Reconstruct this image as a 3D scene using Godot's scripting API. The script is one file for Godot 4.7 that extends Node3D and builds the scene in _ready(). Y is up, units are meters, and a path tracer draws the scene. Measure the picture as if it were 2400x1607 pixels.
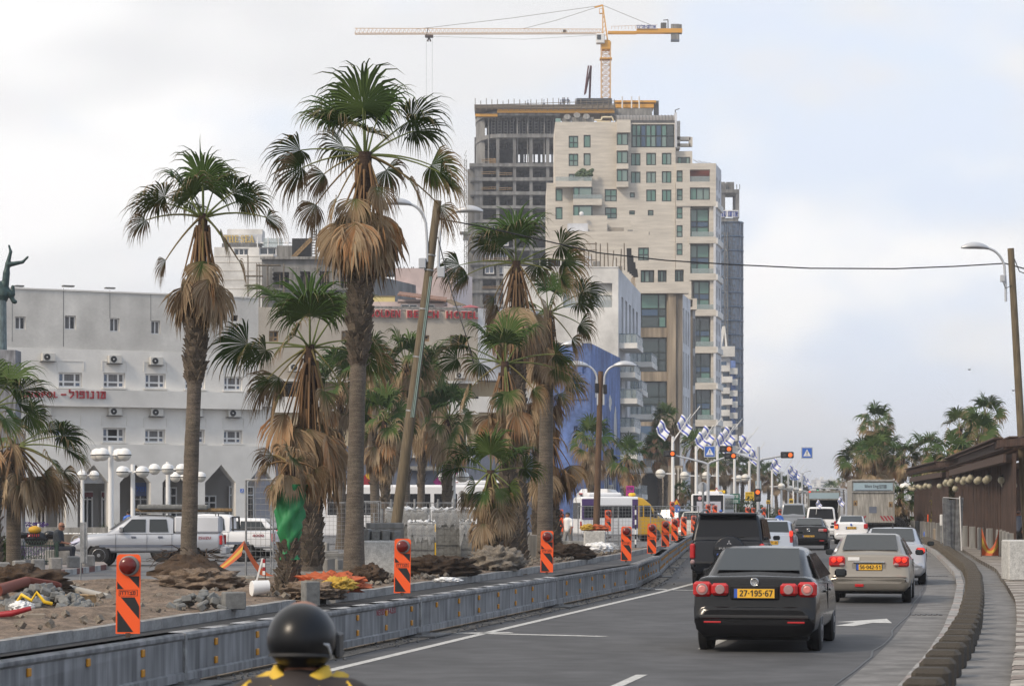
extends Node3D
# The street is laid out in metres from the camera: x to the right, z = minus the distance ahead.
# F, CX and HY are the lens as measured on the photograph; at() turns a sight line and a distance into a place.
const F:=5800.0
const CX:=1200.0
const HY:=1184.0
const EYE:=2.05
# lines along the street as [distance, x]
const KERB_RIGHT:=[[5,-0.4],[20,2.75],[28,4.47],[32,5.36],[38.5,6.71],[48.6,8.67],[60,10.8],[71,12.7],[88,15.3],[106,18.0],[134,21.8],[170,26.3],[250,35.5],[400,52.0],[700,84.5],[1500,172.0]]
const KERB_LEFT:=[[5,-12.9],[34.2,-7.1],[45.5,-4.95],[57.3,-2.7],[75,0.75],[95,4.1],[107,5.85],[125,8.2],[170,13.5],[250,22.0],[400,38.0],[700,70.0],[1500,157.0]]
const BARRIER:=[[8,-8.0],[23.3,-4.82],[28,-3.82],[38.7,-1.55],[50,0.83],[59.8,2.88],[70,4.05],[81,5.0],[95,6.3],[110,7.65],[128.5,9.55],[140,10.8]]
const STREET:=[[5,-6.0],[30,-1.0],[35,3.4],[200,27.0]]
var M:={}
func _ready()->void:
	var cam:=Camera3D.new()
	cam.name="camera"
	cam.position=V(0,EYE,0)
	cam.projection=Camera3D.PROJECTION_FRUSTUM
	cam.keep_aspect=Camera3D.KEEP_HEIGHT
	cam.near=0.5
	cam.far=9000.0
	cam.size=0.5*1607.0/F
	cam.frustum_offset=V2(0,0.5*(HY-803.5)/F)
	var lens:=CameraAttributesPhysical.new()
	lens.frustum_focal_length=87.0
	lens.frustum_near=0.5
	lens.frustum_far=9000.0
	lens.frustum_focus_distance=72.0
	lens.exposure_aperture=8.0
	cam.attributes=lens
	add_child(cam)
	cam.current=true
	var env:=Environment.new()
	env.background_mode=Environment.BG_SKY
	var sky:=Sky.new()
	var pan:=PanoramaSkyMaterial.new()
	pan.panorama=sky_image()
	pan.energy_multiplier=1.02
	sky.sky_material=pan
	env.sky=sky
	env.tonemap_mode=Environment.TONE_MAPPER_LINEAR
	env.tonemap_exposure=1.15
	env.sdfgi_enabled=true
	env.ssao_enabled=true
	env.ssil_enabled=true
	env.fog_enabled=true
	env.fog_density=0.0003
	env.fog_light_color=Color(0.88,0.9,0.94)
	var we:=WorldEnvironment.new()
	we.name="environment"
	we.environment=env
	add_child(we)
	var sun:=DirectionalLight3D.new()
	sun.name="sun"
	sun.light_energy=0.85
	sun.light_color=Color(1.0,0.93,0.84)
	sun.light_angular_distance=11.0
	sun.shadow_enabled=true
	sun.look_at_from_position(Vector3.ZERO,V(0.62,-0.62,-0.5),Vector3.UP)
	add_child(sun)
	build_materials()
	build_ground()
	build_barrier()
	build_promenade()
	build_hotel()
	build_beach_hotel()
	build_back_buildings()
	build_white_block()
	build_towers()
	build_crane()
	build_palms()
	build_vehicles()
	build_furniture()
	build_site()
	build_people()
func sky_image()->ImageTexture:
	var w:=2048
	var h:=1024
	var a:=FastNoiseLite.new()
	a.seed=5
	a.noise_type=FastNoiseLite.TYPE_SIMPLEX_SMOOTH
	a.fractal_octaves=5
	a.frequency=1.0
	var b:=FastNoiseLite.new()
	b.seed=19
	b.noise_type=FastNoiseLite.TYPE_SIMPLEX_SMOOTH
	b.fractal_octaves=3
	b.frequency=1.0
	var im:=Image.create_empty(w,h,false,Image.FORMAT_RGB8)
	var clear_low:=Color(0.865,0.9,0.955)
	var clear_top:=Color(0.72,0.8,0.92)
	for y in h:
		var lat:=(0.5-(y+0.5)/h)*PI
		if lat<-0.06:
			im.fill_rect(Rect2i(0,y,w,1),Color(0.62,0.61,0.6))
			continue
		var cl:=cos(lat)
		var up:=sin(lat)
		var clear:=clear_low.lerp(clear_top,smoothstep(0.05,0.9,up))
		var low:=1.0-smoothstep(0.0,0.07,up)
		for x in w:
			var lon:=(x+0.5)/w*TAU
			var d:=V(sin(lon)*cl,up,-cos(lon)*cl)
			var q:=V(d.x*6.5,d.y*15.0,d.z*6.5)
			var n:=a.get_noise_3dv(q)*0.5+0.5
			var m:=b.get_noise_3dv(q*0.7+V(31,7,3))*0.5+0.5
			var cover:=smoothstep(0.3,0.62,n+0.1-0.9*d.x*cl)
			var white:=Color(0.9,0.9,0.905).lerp(Color(0.985,0.98,0.975),smoothstep(0.32,0.62,m))
			var c:=clear.lerp(white,cover)
			c=c.lerp(Color(0.9,0.905,0.92),low*0.75)
			im.set_pixel(x,y,c)
	return ImageTexture.create_from_image(im)
# ---------------------------------------------------------------- helpers
class Sh:
	var v:=PackedVector3Array()
	var n:=PackedVector3Array()
	var c:=PackedColorArray()
	var t:=PackedVector2Array()
	var xf:=Transform3D.IDENTITY
	var col:=Color.WHITE
	var uvs:=false
	func put(a:Vector3,b:Vector3,d:Vector3,na:Vector3,nb:Vector3,nd:Vector3,ca:Color,cb:Color,cd:Color)->void:
		v.append(a); v.append(d); v.append(b)
		n.append(na); n.append(nd); n.append(nb)
		c.append(ca); c.append(cd); c.append(cb)
		if uvs:
			t.append(Vector2.ZERO); t.append(Vector2.ZERO); t.append(Vector2.ZERO)
	func tri(a:Vector3,b:Vector3,d:Vector3)->void:
		a=xf*a; b=xf*b; d=xf*d
		var m:=(b-a).cross(d-a)
		if m.length_squared()<1e-16:
			return
		m=m.normalized()
		put(a,b,d,m,m,m,col,col,col)
	func tric(a:Vector3,b:Vector3,d:Vector3,ca:Color,cb:Color,cd:Color)->void:
		var m:=(b-a).cross(d-a)
		if m.length_squared()<1e-16:
			return
		m=m.normalized()
		put(a,b,d,m,m,m,ca,cb,cd)
	func quad(a:Vector3,b:Vector3,d:Vector3,e:Vector3)->void:
		tri(a,b,d)
		tri(a,d,e)
	func quado(a:Vector3,b:Vector3,d:Vector3,e:Vector3,out:Vector3)->void:
		if (b-a).cross(d-a).dot(out)<0.0:
			quad(a,e,d,b)
		else:
			quad(a,b,d,e)
	func uvquad(a:Vector3,b:Vector3,d:Vector3,e:Vector3)->void:
		uvs=true
		a=xf*a; b=xf*b; d=xf*d; e=xf*e
		var m:=(b-a).cross(d-a).normalized()
		for p in [a,d,b,a,e,d]:
			v.append(p); n.append(m); c.append(col)
		for q in [Vector2(0,1),Vector2(1,0),Vector2(1,1),Vector2(0,1),Vector2(0,0),Vector2(1,0)]:
			t.append(q)
	func box(lo:Vector3,hi:Vector3)->void:
		var x0:=lo.x; var y0:=lo.y; var z0:=lo.z
		var x1:=hi.x; var y1:=hi.y; var z1:=hi.z
		quad(Vector3(x0,y0,z1),Vector3(x1,y0,z1),Vector3(x1,y1,z1),Vector3(x0,y1,z1))
		quad(Vector3(x1,y0,z0),Vector3(x0,y0,z0),Vector3(x0,y1,z0),Vector3(x1,y1,z0))
		quad(Vector3(x1,y0,z1),Vector3(x1,y0,z0),Vector3(x1,y1,z0),Vector3(x1,y1,z1))
		quad(Vector3(x0,y0,z0),Vector3(x0,y0,z1),Vector3(x0,y1,z1),Vector3(x0,y1,z0))
		quad(Vector3(x0,y1,z1),Vector3(x1,y1,z1),Vector3(x1,y1,z0),Vector3(x0,y1,z0))
		quad(Vector3(x0,y0,z0),Vector3(x1,y0,z0),Vector3(x1,y0,z1),Vector3(x0,y0,z1))
	func cbox(o:Vector3,h:Vector3,b:float)->void:
		for ax in 3:
			var u:=(ax+1)%3
			var w:=(ax+2)%3
			for s in [-1.0,1.0]:
				var q:=[]
				for k in [[-1,-1],[1,-1],[1,1],[-1,1]]:
					var p:=Vector3.ZERO
					p[ax]=s*h[ax]; p[u]=k[0]*(h[u]-b); p[w]=k[1]*(h[w]-b)
					q.append(o+p)
				var out:=Vector3.ZERO
				out[ax]=s
				quado(q[0],q[1],q[2],q[3],out)
			for su in [-1.0,1.0]:
				for sw in [-1.0,1.0]:
					var q:=[]
					for k in [[-1,0],[1,0],[1,1],[-1,1]]:
						var p:=Vector3.ZERO
						p[ax]=k[0]*(h[ax]-b)
						p[u]=su*(h[u]-(b if k[1] else 0.0)); p[w]=sw*(h[w]-(0.0 if k[1] else b))
						q.append(o+p)
					var out:=Vector3.ZERO
					out[u]=su; out[w]=sw
					quado(q[0],q[1],q[2],q[3],out)
		for sx in [-1.0,1.0]:
			for sy in [-1.0,1.0]:
				for sz in [-1.0,1.0]:
					var a:=o+Vector3(sx*h.x,sy*(h.y-b),sz*(h.z-b))
					var d:=o+Vector3(sx*(h.x-b),sy*h.y,sz*(h.z-b))
					var e:=o+Vector3(sx*(h.x-b),sy*(h.y-b),sz*h.z)
					if sx*sy*sz>0:
						tri(a,d,e)
					else:
						tri(a,e,d)
	func grid(rows:Array,wrap:=false,colors:Array=[])->void:
		var rn:=rows.size()
		var cn:int=rows[0].size()
		var nn:=[]
		for i in rn:
			var nr:=PackedVector3Array()
			var a:PackedVector3Array=rows[i]
			var lo:PackedVector3Array=rows[maxi(i-1,0)]
			var hi:PackedVector3Array=rows[mini(i+1,rn-1)]
			for j in cn:
				var j0:=(j-1+cn)%cn if wrap else maxi(j-1,0)
				var j1:=(j+1)%cn if wrap else mini(j+1,cn-1)
				var m:=(a[j1]-a[j0]).cross(hi[j]-lo[j])
				if m.length_squared()<1e-14:
					m=(lo[j1]+hi[j1]-lo[j0]-hi[j0]).cross(hi[j]-lo[j])
				if m.length_squared()<1e-14:
					m=Vector3.UP
				nr.append((xf.basis*m).normalized())
			nn.append(nr)
		var last:=cn if wrap else cn-1
		for i in rn-1:
			var a:PackedVector3Array=rows[i]
			var b:PackedVector3Array=rows[i+1]
			var na:PackedVector3Array=nn[i]
			var nb:PackedVector3Array=nn[i+1]
			var c0:Color=colors[i] if colors else col
			var c1:Color=colors[i+1] if colors else col
			for j in last:
				var k:=(j+1)%cn
				var p:=xf*a[j]; var q:=xf*a[k]; var r:=xf*b[k]; var s:=xf*b[j]
				if (q-p).cross(r-p).length_squared()>1e-16:
					put(p,q,r,na[j],na[k],nb[k],c0,c0,c1)
				if (r-p).cross(s-p).length_squared()>1e-16:
					put(p,r,s,na[j],nb[k],nb[j],c0,c1,c1)
	func fan(ring:PackedVector3Array,flip:=false)->void:
		var m:=Vector3.ZERO
		for p in ring:
			m+=p
		m /= ring.size()
		for j in ring.size():
			var k:=(j+1)%ring.size()
			if flip:
				tri(m,ring[k],ring[j])
			else:
				tri(m,ring[j],ring[k])
	func tube(pts:Array,radii:Array,sides:=8,caps:=true,colors:Array=[])->void:
		var rows:=[]
		var x:=Vector3.ZERO
		for i in pts.size():
			var dir:Vector3=pts[mini(i+1,pts.size()-1)]-pts[maxi(i-1,0)]
			dir=dir.normalized()
			if i==0:
				x=dir.cross(Vector3.UP if absf(dir.y)<0.9 else Vector3.RIGHT).normalized()
			x=(x-dir*x.dot(dir)).normalized()
			var y:=dir.cross(x)
			var r:float=radii[i] if radii.size()>1 else radii[0]
			var row:=PackedVector3Array()
			for k in sides:
				var a:=TAU*k/sides
				row.append(pts[i]+(x*cos(a)+y*sin(a))*r)
			rows.append(row)
		grid(rows,true,colors)
		if caps:
			fan(rows[0],true)
			fan(rows[-1])
	func bar(a:Vector3,b:Vector3,r:float,sides:=5)->void:
		tube([a,b],[r],sides)
	func beam(a:Vector3,b:Vector3,w:float,h:float)->void:
		var dir:=(b-a).normalized()
		var x:=dir.cross(Vector3.UP if absf(dir.y)<0.95 else Vector3.BACK).normalized()*w*0.5
		var y:=x.cross(dir).normalized()*h*0.5
		var r0:=[a-x-y,a+x-y,a+x+y,a-x+y]
		var r1:=[b-x-y,b+x-y,b+x+y,b-x+y]
		for k in 4:
			var l:=(k+1)%4
			quado(r0[k],r0[l],r1[l],r1[k],(r0[k]+r0[l])*0.5-a)
		quado(r0[0],r0[1],r0[2],r0[3],-dir)
		quado(r1[0],r1[1],r1[2],r1[3],dir)
	func lathe(o:Vector3,prof:Array,sides:=16)->void:
		var rows:=[]
		for p in prof:
			var row:=PackedVector3Array()
			for k in sides:
				var a:=TAU*k/sides
				row.append(o+Vector3(cos(a)*p[0],p[1],-sin(a)*p[0]))
			rows.append(row)
		grid(rows,true)
		if prof[0][0]>0.002:
			fan(rows[0],true)
		if prof[-1][0]>0.002:
			fan(rows[-1])
	func ball(o:Vector3,r:Vector3,rings:=8,sides:=12)->void:
		var rows:=[]
		for i in rings+1:
			var e:=-PI/2+PI*i/rings
			var row:=PackedVector3Array()
			for k in sides:
				var a:=TAU*k/sides
				row.append(o+Vector3(cos(a)*cos(e)*r.x,sin(e)*r.y,-sin(a)*cos(e)*r.z))
			rows.append(row)
		grid(rows,true)
	func prism(poly:PackedVector2Array,z0:float,z1:float)->void:
		if Geometry2D.is_polygon_clockwise(poly):
			poly=poly.duplicate()
			poly.reverse()
		var idx:=Geometry2D.triangulate_polygon(poly)
		for i in range(0,idx.size(),3):
			var a:=poly[idx[i]]; var b:=poly[idx[i+1]]; var d:=poly[idx[i+2]]
			if (b-a).cross(d-a)<0:
				var e:=b
				b=d
				d=e
			tri(Vector3(a.x,a.y,z1),Vector3(b.x,b.y,z1),Vector3(d.x,d.y,z1))
			tri(Vector3(a.x,a.y,z0),Vector3(d.x,d.y,z0),Vector3(b.x,b.y,z0))
		for i in poly.size():
			var a:=poly[i]
			var b:=poly[(i+1)%poly.size()]
			quad(Vector3(a.x,a.y,z0),Vector3(b.x,b.y,z0),Vector3(b.x,b.y,z1),Vector3(a.x,a.y,z1))
	func column(poly:Array,y0:float,y1:float)->void:
		var keep:=xf
		var flat:=PackedVector2Array()
		for p in poly:
			flat.append(Vector2(p[0],-p[1]))
		xf=keep*Transform3D(Basis(Vector3.RIGHT,Vector3(0,0,-1),Vector3.UP),Vector3.ZERO)
		prism(flat,y0,y1)
		xf=keep
	func wall(x0:float,y0:float,x1:float,y1:float,z0:float,z1:float,holes:Array)->void:
		var xs:=[x0,x1]
		var ys:=[y0,y1]
		for h in holes:
			xs.append_array([clampf(h[0],x0,x1),clampf(h[2],x0,x1)])
			ys.append_array([clampf(h[1],y0,y1),clampf(h[3],y0,y1)])
		xs.sort()
		ys.sort()
		for j in ys.size()-1:
			if ys[j+1]-ys[j]<1e-4:
				continue
			var from:=x0
			var my:float=(ys[j]+ys[j+1])*0.5
			var row:=[]
			for h in holes:
				if h[1]<my and h[3]>my:
					row.append(h)
			row.sort_custom(func(a,b):return a[0]<b[0])
			for h in row:
				if h[0]>from+1e-4:
					_slab(from,ys[j],h[0],ys[j+1],z0,z1)
				from=maxf(from,h[2])
			if from<x1-1e-4:
				_slab(from,ys[j],x1,ys[j+1],z0,z1)
		for h in holes:
			quad(Vector3(h[0],h[1],z0),Vector3(h[0],h[1],z1),Vector3(h[0],h[3],z1),Vector3(h[0],h[3],z0))
			quad(Vector3(h[2],h[1],z1),Vector3(h[2],h[1],z0),Vector3(h[2],h[3],z0),Vector3(h[2],h[3],z1))
			quad(Vector3(h[0],h[1],z1),Vector3(h[0],h[1],z0),Vector3(h[2],h[1],z0),Vector3(h[2],h[1],z1))
			quad(Vector3(h[0],h[3],z0),Vector3(h[0],h[3],z1),Vector3(h[2],h[3],z1),Vector3(h[2],h[3],z0))
		quad(Vector3(x0,y0,z0),Vector3(x0,y0,z1),Vector3(x0,y1,z1),Vector3(x0,y1,z0))
		quad(Vector3(x1,y0,z1),Vector3(x1,y0,z0),Vector3(x1,y1,z0),Vector3(x1,y1,z1))
		quad(Vector3(x0,y1,z1),Vector3(x1,y1,z1),Vector3(x1,y1,z0),Vector3(x0,y1,z0))
	func _slab(x0:float,y0:float,x1:float,y1:float,z0:float,z1:float)->void:
		quad(Vector3(x0,y0,z1),Vector3(x1,y0,z1),Vector3(x1,y1,z1),Vector3(x0,y1,z1))
		quad(Vector3(x1,y0,z0),Vector3(x0,y0,z0),Vector3(x0,y1,z0),Vector3(x1,y1,z0))
	func box_between(a:Vector3,b:Vector3,side:Vector3,deep:float)->void:
		var f:=Vector3(0,0,deep)
		quado(a-side+f,b-side+f,b+side+f,a+side+f,Vector3.BACK)
		quado(a-side,b-side,b-side+f,a-side+f,-side)
		quado(a+side,b+side,b+side+f,a+side+f,side)
		quado(a-side,a+side,a+side+f,a-side+f,a-b)
		quado(b-side,b+side,b+side+f,b-side+f,b-a)
	func mesh()->ArrayMesh:
		var m:=ArrayMesh.new()
		if v.is_empty():
			return m
		var a:=[]
		a.resize(Mesh.ARRAY_MAX)
		a[Mesh.ARRAY_VERTEX]=v
		a[Mesh.ARRAY_NORMAL]=n
		a[Mesh.ARRAY_COLOR]=c
		if uvs and t.size()==v.size():
			a[Mesh.ARRAY_TEX_UV]=t
		m.add_surface_from_arrays(Mesh.PRIMITIVE_TRIANGLES,a)
		return m
func V(x:float,y:float,z:float)->Vector3:
	return Vector3(x,y,z)
func V2(x:float,y:float)->Vector2:
	return Vector2(x,y)
func px_x(px:float,d:float)->float:
	return (px-CX)*d/F
func px_y(py:float,d:float)->float:
	return EYE+(HY-py)*d/F
func at(px:float,py:float,d:float)->Vector3:
	return V(px_x(px,d),px_y(py,d),-d)
func on_ground(px:float,d:float,y:=0.0)->Vector3:
	return V(px_x(px,d),y,-d)
func lut(table:Array,d:float)->float:
	for i in table.size()-1:
		if d<=table[i+1][0] or i==table.size()-2:
			var a=table[i]
			var b=table[i+1]
			return a[1]+(b[1]-a[1])*(d-a[0])/(b[0]-a[0])
	return 0.0
func heading(table:Array,d:float)->float:
	return (lut(table,d+3.0)-lut(table,d-3.0))/6.0
func lin(r:float,g:float,b:float,a:=1.0)->Color:
	var c:=Color(r,g,b).linear_to_srgb()
	c.a=a
	return c
var textures:={}
# grey texture from layered noise: [frequency, octaves, weight, stretch x, stretch y], mapped to lo..1
func tex(key:String,layers:Array,lo:float,size:=512,gamma:=1.0)->ImageTexture:
	if textures.has(key):
		return textures[key]
	var sum:=PackedFloat32Array()
	sum.resize(size*size)
	var total:=0.0
	var s:=11
	for l in layers:
		var f:=FastNoiseLite.new()
		f.noise_type=FastNoiseLite.TYPE_SIMPLEX_SMOOTH
		f.fractal_octaves=l[1]
		f.seed=key.hash()%9973+s
		s+=7
		f.frequency=l[0]
		var w:=int(size/l[3])
		var h:=int(size/l[4])
		var im:Image=f.get_seamless_image(w,h,false,false,0.15,true)
		im.convert(Image.FORMAT_L8)
		if w!=size or h!=size:
			im.resize(size,size,Image.INTERPOLATE_BILINEAR)
		var bytes:=im.get_data()
		for i in size*size:
			sum[i]+=bytes[i]*l[2]/255.0
		total+=l[2]
	var out:=PackedByteArray()
	out.resize(size*size)
	for i in size*size:
		out[i]=int(255.0*clampf(lo+(1.0-lo)*pow(clampf((sum[i]/total-0.15)/0.7,0.0,1.0),gamma),0.0,1.0))
	textures[key]=ImageTexture.create_from_image(Image.create_from_data(size,size,false,Image.FORMAT_L8,out))
	return textures[key]
# linear base colour; opts: tex, scale, world, metal, bump, vc, alpha, back, emit, coat
func mat(key:String,r:=0.5,g:=0.5,b:=0.5,rough:=0.8,o:={})->StandardMaterial3D:
	if M.has(key):
		return M[key]
	var m:=StandardMaterial3D.new()
	m.resource_name=key
	m.albedo_color=lin(r,g,b)
	m.roughness=rough
	m.metallic=o.get("metal",0.0)
	if o.has("tex"):
		m.albedo_texture=o.tex
		if not o.get("uv",false):
			m.uv1_triplanar=true
			m.uv1_world_triplanar=o.get("world",true)
			var sc=o.get("scale",0.2)
			m.uv1_scale=sc if sc is Vector3 else V(sc,sc,sc)
	if o.has("bump"):
		m.heightmap_enabled=true
		m.heightmap_texture=o.get("bumptex",o.get("tex"))
		m.heightmap_scale=o.bump
	if o.get("vc",false):
		m.vertex_color_use_as_albedo=true
	if o.has("alpha"):
		m.transparency=BaseMaterial3D.TRANSPARENCY_ALPHA
		m.albedo_color.a=o.alpha
	if o.has("back"):
		m.backlight_enabled=true
		m.backlight=Color(o.back,o.back,o.back)
	if o.has("emit"):
		m.emission_enabled=true
		m.emission=lin(o.emit[0],o.emit[1],o.emit[2])
		m.emission_energy_multiplier=o.emit[3]
	if o.has("coat"):
		m.clearcoat_enabled=true
		m.clearcoat=o.coat
		m.clearcoat_roughness=0.04
	if o.has("spec"):
		m.metallic_specular=o.spec
	M[key]=m
	return m
func meta(o:Node,label:String,category:String,group:="",kind:="")->void:
	if label:
		o.set_meta("label",label)
	if category:
		o.set_meta("category",category)
	if group:
		o.set_meta("group",group)
	if kind:
		o.set_meta("kind",kind)
func thing(called:String,label:String,category:String,where:=Vector3.ZERO,turn:=0.0,group:="")->Node3D:
	var o:=Node3D.new()
	o.name=called
	add_child(o,true)
	o.position=where
	o.rotation.y=turn
	meta(o,label,category,group)
	return o
func part(parent:Node3D,called:String,shape,m:Material,label:="",kind:="")->MeshInstance3D:
	var o:=MeshInstance3D.new()
	o.name=called
	o.mesh=shape.mesh() if shape is Sh else shape
	o.material_override=m
	parent.add_child(o,true)
	meta(o,label,"","",kind)
	return o
func solo(called:String,label:String,category:String,shape,m:Material,group:="",where:=Vector3.ZERO,turn:=0.0,kind:="")->MeshInstance3D:
	var o:=part(self,called,shape,m)
	o.position=where
	o.rotation.y=turn
	meta(o,label,category,group,kind)
	return o
func struct(called:String,shape,m:Material)->MeshInstance3D:
	var o:=part(self,called,shape,m)
	o.set_meta("kind","structure")
	return o
func copy_of(o:Node3D,where:Vector3,turn:=0.0,label:="",size:=1.0)->Node3D:
	var c:Node3D=o.duplicate()
	c.name=str(o.name).rstrip("0123456789")
	add_child(c,true)
	c.position=where
	c.rotation.y=turn
	c.scale=Vector3.ONE*size
	if label:
		c.set_meta("label",label)
	return c
func dice(s:int)->RandomNumberGenerator:
	var r:=RandomNumberGenerator.new()
	r.seed=s
	return r
# -------- lettering
const GLYPHS:={
	"א": "09 60|04 09|24 00|69 65 44","ב": "09 59 50|00 70","ד": "09 79|59 50","ה": "09 69 60|06 00","ו": "29 49 40","ז": "19 49|39 30","ט": "09 00 60 69 39",
	"י": "29 49 45","כ": "09 59 50 00","ל": "0b 08 68 64 20","ם": "09 69 60 00 09","מ": "09 38 69 60 30|39 00","נ": "29 49 40 00","ן": "39 30","ס": "09 69 63 40 20 03 09",
	"פ": "35 05 09 69 60 00","צ": "09 60 00|69 34","ק": "09 69 64 40|06 00","ר": "09 69 60","ש": "09 01 60 69|39 13","ת": "09 69 60|19 10 00","ע": "09 20 00|69 62 20","ח": "09 69 60|09 00","ג": "29 49 40|44 10",
	"-": "15 55",".": "21 31","'": "39 37"," ": "",
}
# Hebrew lettering as strokes, right to left, its left end at o, in the plane of the shape's frame
func hebrew(s:Sh,word:String,o:Vector3,h:float,stroke:float,deep:=0.01,width:=0.0)->float:
	var u:=h/9.0
	var adv:=u*8.6
	var total:=adv*word.length()
	var sq:=1.0
	if width>0.0:
		sq=width/total
	var x:=total*sq
	for ch in word:
		x-=adv*sq
		for line in str(GLYPHS.get(ch,"09 69 60")).split("|"):
			var last=null
			for pt in line.split(" ",false):
				var p:=o+V(x+pt[0].hex_to_int()*u*sq,pt[1].hex_to_int()*u,0)
				if last!=null:
					var e:=(p-(last as Vector3)).normalized()*stroke*0.5
					var side:=V(-e.y,e.x,0)
					var q0:Vector3=last-e
					var q1:=p+e
					s.box_between(q0,q1,side,deep)
				last=p
	return total*sq
var fonts:={}
func word_mesh(text:String,h:float,deep:float,bold:=true,serif:=false)->TextMesh:
	var key:="serif" if serif else "bold" if bold else "plain"
	if not fonts.has(key):
		var f:=SystemFont.new()
		f.font_names=PackedStringArray(["Droid Serif" if serif else "Droid Sans"])
		f.font_weight=700 if bold else 400
		fonts[key]=f
	var t:=TextMesh.new()
	t.font=fonts[key]
	t.text=text
	t.font_size=48
	t.pixel_size=h/34.5
	t.depth=deep
	t.curve_step=4.0
	return t
# Latin lettering centred on o in front of parent, squeezed to the given width
func words(parent:Node3D,called:String,text:String,o:Vector3,h:float,deep:float,m:Material,width:=0.0,turn:=0.0,serif:=false)->MeshInstance3D:
	var t:=word_mesh(text,h,deep,true,serif)
	var p:=part(parent,called,t,m)
	p.position=o
	p.rotation.y=turn
	if width>0.0:
		p.scale.x=width/maxf(t.get_aabb().size.x,0.01)
	return p
func build_materials()->void:
	var grain:=tex("grain",[[0.09,3,1.0,1,1],[0.012,3,0.7,1,1]],0.62)
	var rough:=tex("rough",[[0.2,2,1.0,1,1],[0.05,3,0.8,1,1],[0.008,2,0.7,1,1]],0.3)
	var soft:=tex("soft",[[0.006,4,1.0,1,1],[0.05,3,0.25,1,1]],0.8)
	var dirty:=tex("dirty",[[0.008,4,1.0,1,1],[0.06,3,0.45,1,1]],0.66)
	var streak:=tex("streak",[[0.02,4,1.0,1,5],[0.006,3,0.6,1,1]],0.6)
	var speck:=tex("speck",[[0.35,1,1.0,1,1],[0.12,2,0.5,1,1]],0.15)
	mat("asphalt",0.088,0.089,0.094,0.82,{tex=tex("asphalt",[[0.3,2,0.7,1,1],[0.012,4,1.0,1,1],[0.004,2,0.8,1,1]],0.62,1024),scale=0.11,bump=0.5,bumptex=grain})
	mat("new_asphalt",0.03,0.03,0.033,0.8,{tex=rough,scale=0.6,bump=0.6})
	mat("gutter",0.19,0.185,0.18,0.85,{tex=dirty,scale=0.25})
	mat("paving",0.3,0.28,0.26,0.9,{tex=dirty,scale=0.12})
	mat("dust",0.42,0.365,0.3,0.95,{tex=rough,scale=0.3,bump=2.0})
	mat("dirt",0.42,0.31,0.225,0.98,{tex=rough,scale=0.45,bump=4.0})
	mat("roots",0.16,0.1,0.06,0.98,{tex=rough,scale=0.9,bump=4.0})
	mat("kerb",0.36,0.355,0.345,0.85,{tex=dirty,scale=0.35})
	mat("kerb_pink",0.36,0.315,0.295,0.85,{tex=dirty,scale=0.35})
	mat("kerb_red",0.2,0.07,0.06,0.8,{tex=dirty,scale=0.5})
	mat("kerb_white",0.5,0.5,0.49,0.8,{tex=dirty,scale=0.5})
	mat("concrete",0.34,0.335,0.32,0.88,{tex=streak,scale=V(0.3,0.12,0.3)})
	mat("concrete_dark",0.2,0.2,0.2,0.9,{tex=streak,scale=V(0.3,0.12,0.3)})
	mat("raw_concrete",0.3,0.3,0.295,0.9,{tex=streak,scale=V(0.08,0.05,0.08)})
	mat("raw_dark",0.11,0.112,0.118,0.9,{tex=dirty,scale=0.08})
	mat("block",0.25,0.255,0.25,0.9,{tex=grain,scale=1.2,bump=1.0})
	mat("aggregate",0.36,0.31,0.25,0.95,{tex=speck,scale=3.0,bump=3.0})
	mat("steel_wall",0.62,0.63,0.65,0.7,{tex=streak,scale=V(0.5,0.22,0.5)})
	mat("galvanised",0.42,0.43,0.44,0.5,{metal=0.6,tex=dirty,scale=0.7})
	mat("paint_white",0.62,0.62,0.6,0.7,{tex=tex("worn",[[0.12,3,1.0,1,1],[0.03,3,0.8,1,1]],0.7),scale=0.35})
	mat("plaster",0.76,0.745,0.71,0.9,{tex=tex("plaster",[[0.006,5,1.0,1,1],[0.012,4,0.7,1,4],[0.08,3,0.3,1,1]],0.84,1024),scale=0.06})
	mat("plaster_old",0.7,0.685,0.65,0.9,{tex=tex("old",[[0.006,5,1.0,1,1],[0.012,4,0.9,1,4],[0.08,3,0.4,1,1]],0.74,1024),scale=0.06})
	mat("beige",0.44,0.4,0.345,0.9,{tex=textures.plaster,scale=0.06})
	mat("sand_wall",0.47,0.385,0.255,0.9,{tex=soft,scale=0.06})
	mat("slate_blue",0.16,0.185,0.245,0.9,{tex=soft,scale=0.1})
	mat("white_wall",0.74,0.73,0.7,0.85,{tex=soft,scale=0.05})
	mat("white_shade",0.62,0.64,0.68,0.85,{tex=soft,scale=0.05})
	mat("pink_wall",0.6,0.49,0.47,0.9,{tex=soft,scale=0.05})
	mat("yellow_wall",0.62,0.53,0.25,0.9)
	mat("stone",0.6,0.555,0.485,0.85,{tex=tex("stone",[[0.03,3,1.0,4,1],[0.006,3,0.7,1,1]],0.87),scale=V(0.05,0.12,0.05)})
	mat("stone_brown",0.3,0.255,0.205,0.85,{tex=textures.streak,scale=V(0.12,0.03,0.12)})
	mat("stone_tan",0.42,0.34,0.25,0.85,{tex=textures.streak,scale=V(0.12,0.03,0.12)})
	mat("wood_clad",0.25,0.12,0.055,0.7,{tex=textures.streak,scale=V(0.6,0.1,0.6)})
	mat("blue_wall",0.17,0.27,0.6,0.85,{tex=tex("bluewear",[[0.01,4,1.0,1,3],[0.05,3,0.4,1,1]],0.55),scale=0.08})
	mat("pane",0.03,0.04,0.05,0.08,{spec=0.6})
	mat("pane_dark",0.012,0.013,0.016,0.15)
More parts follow.
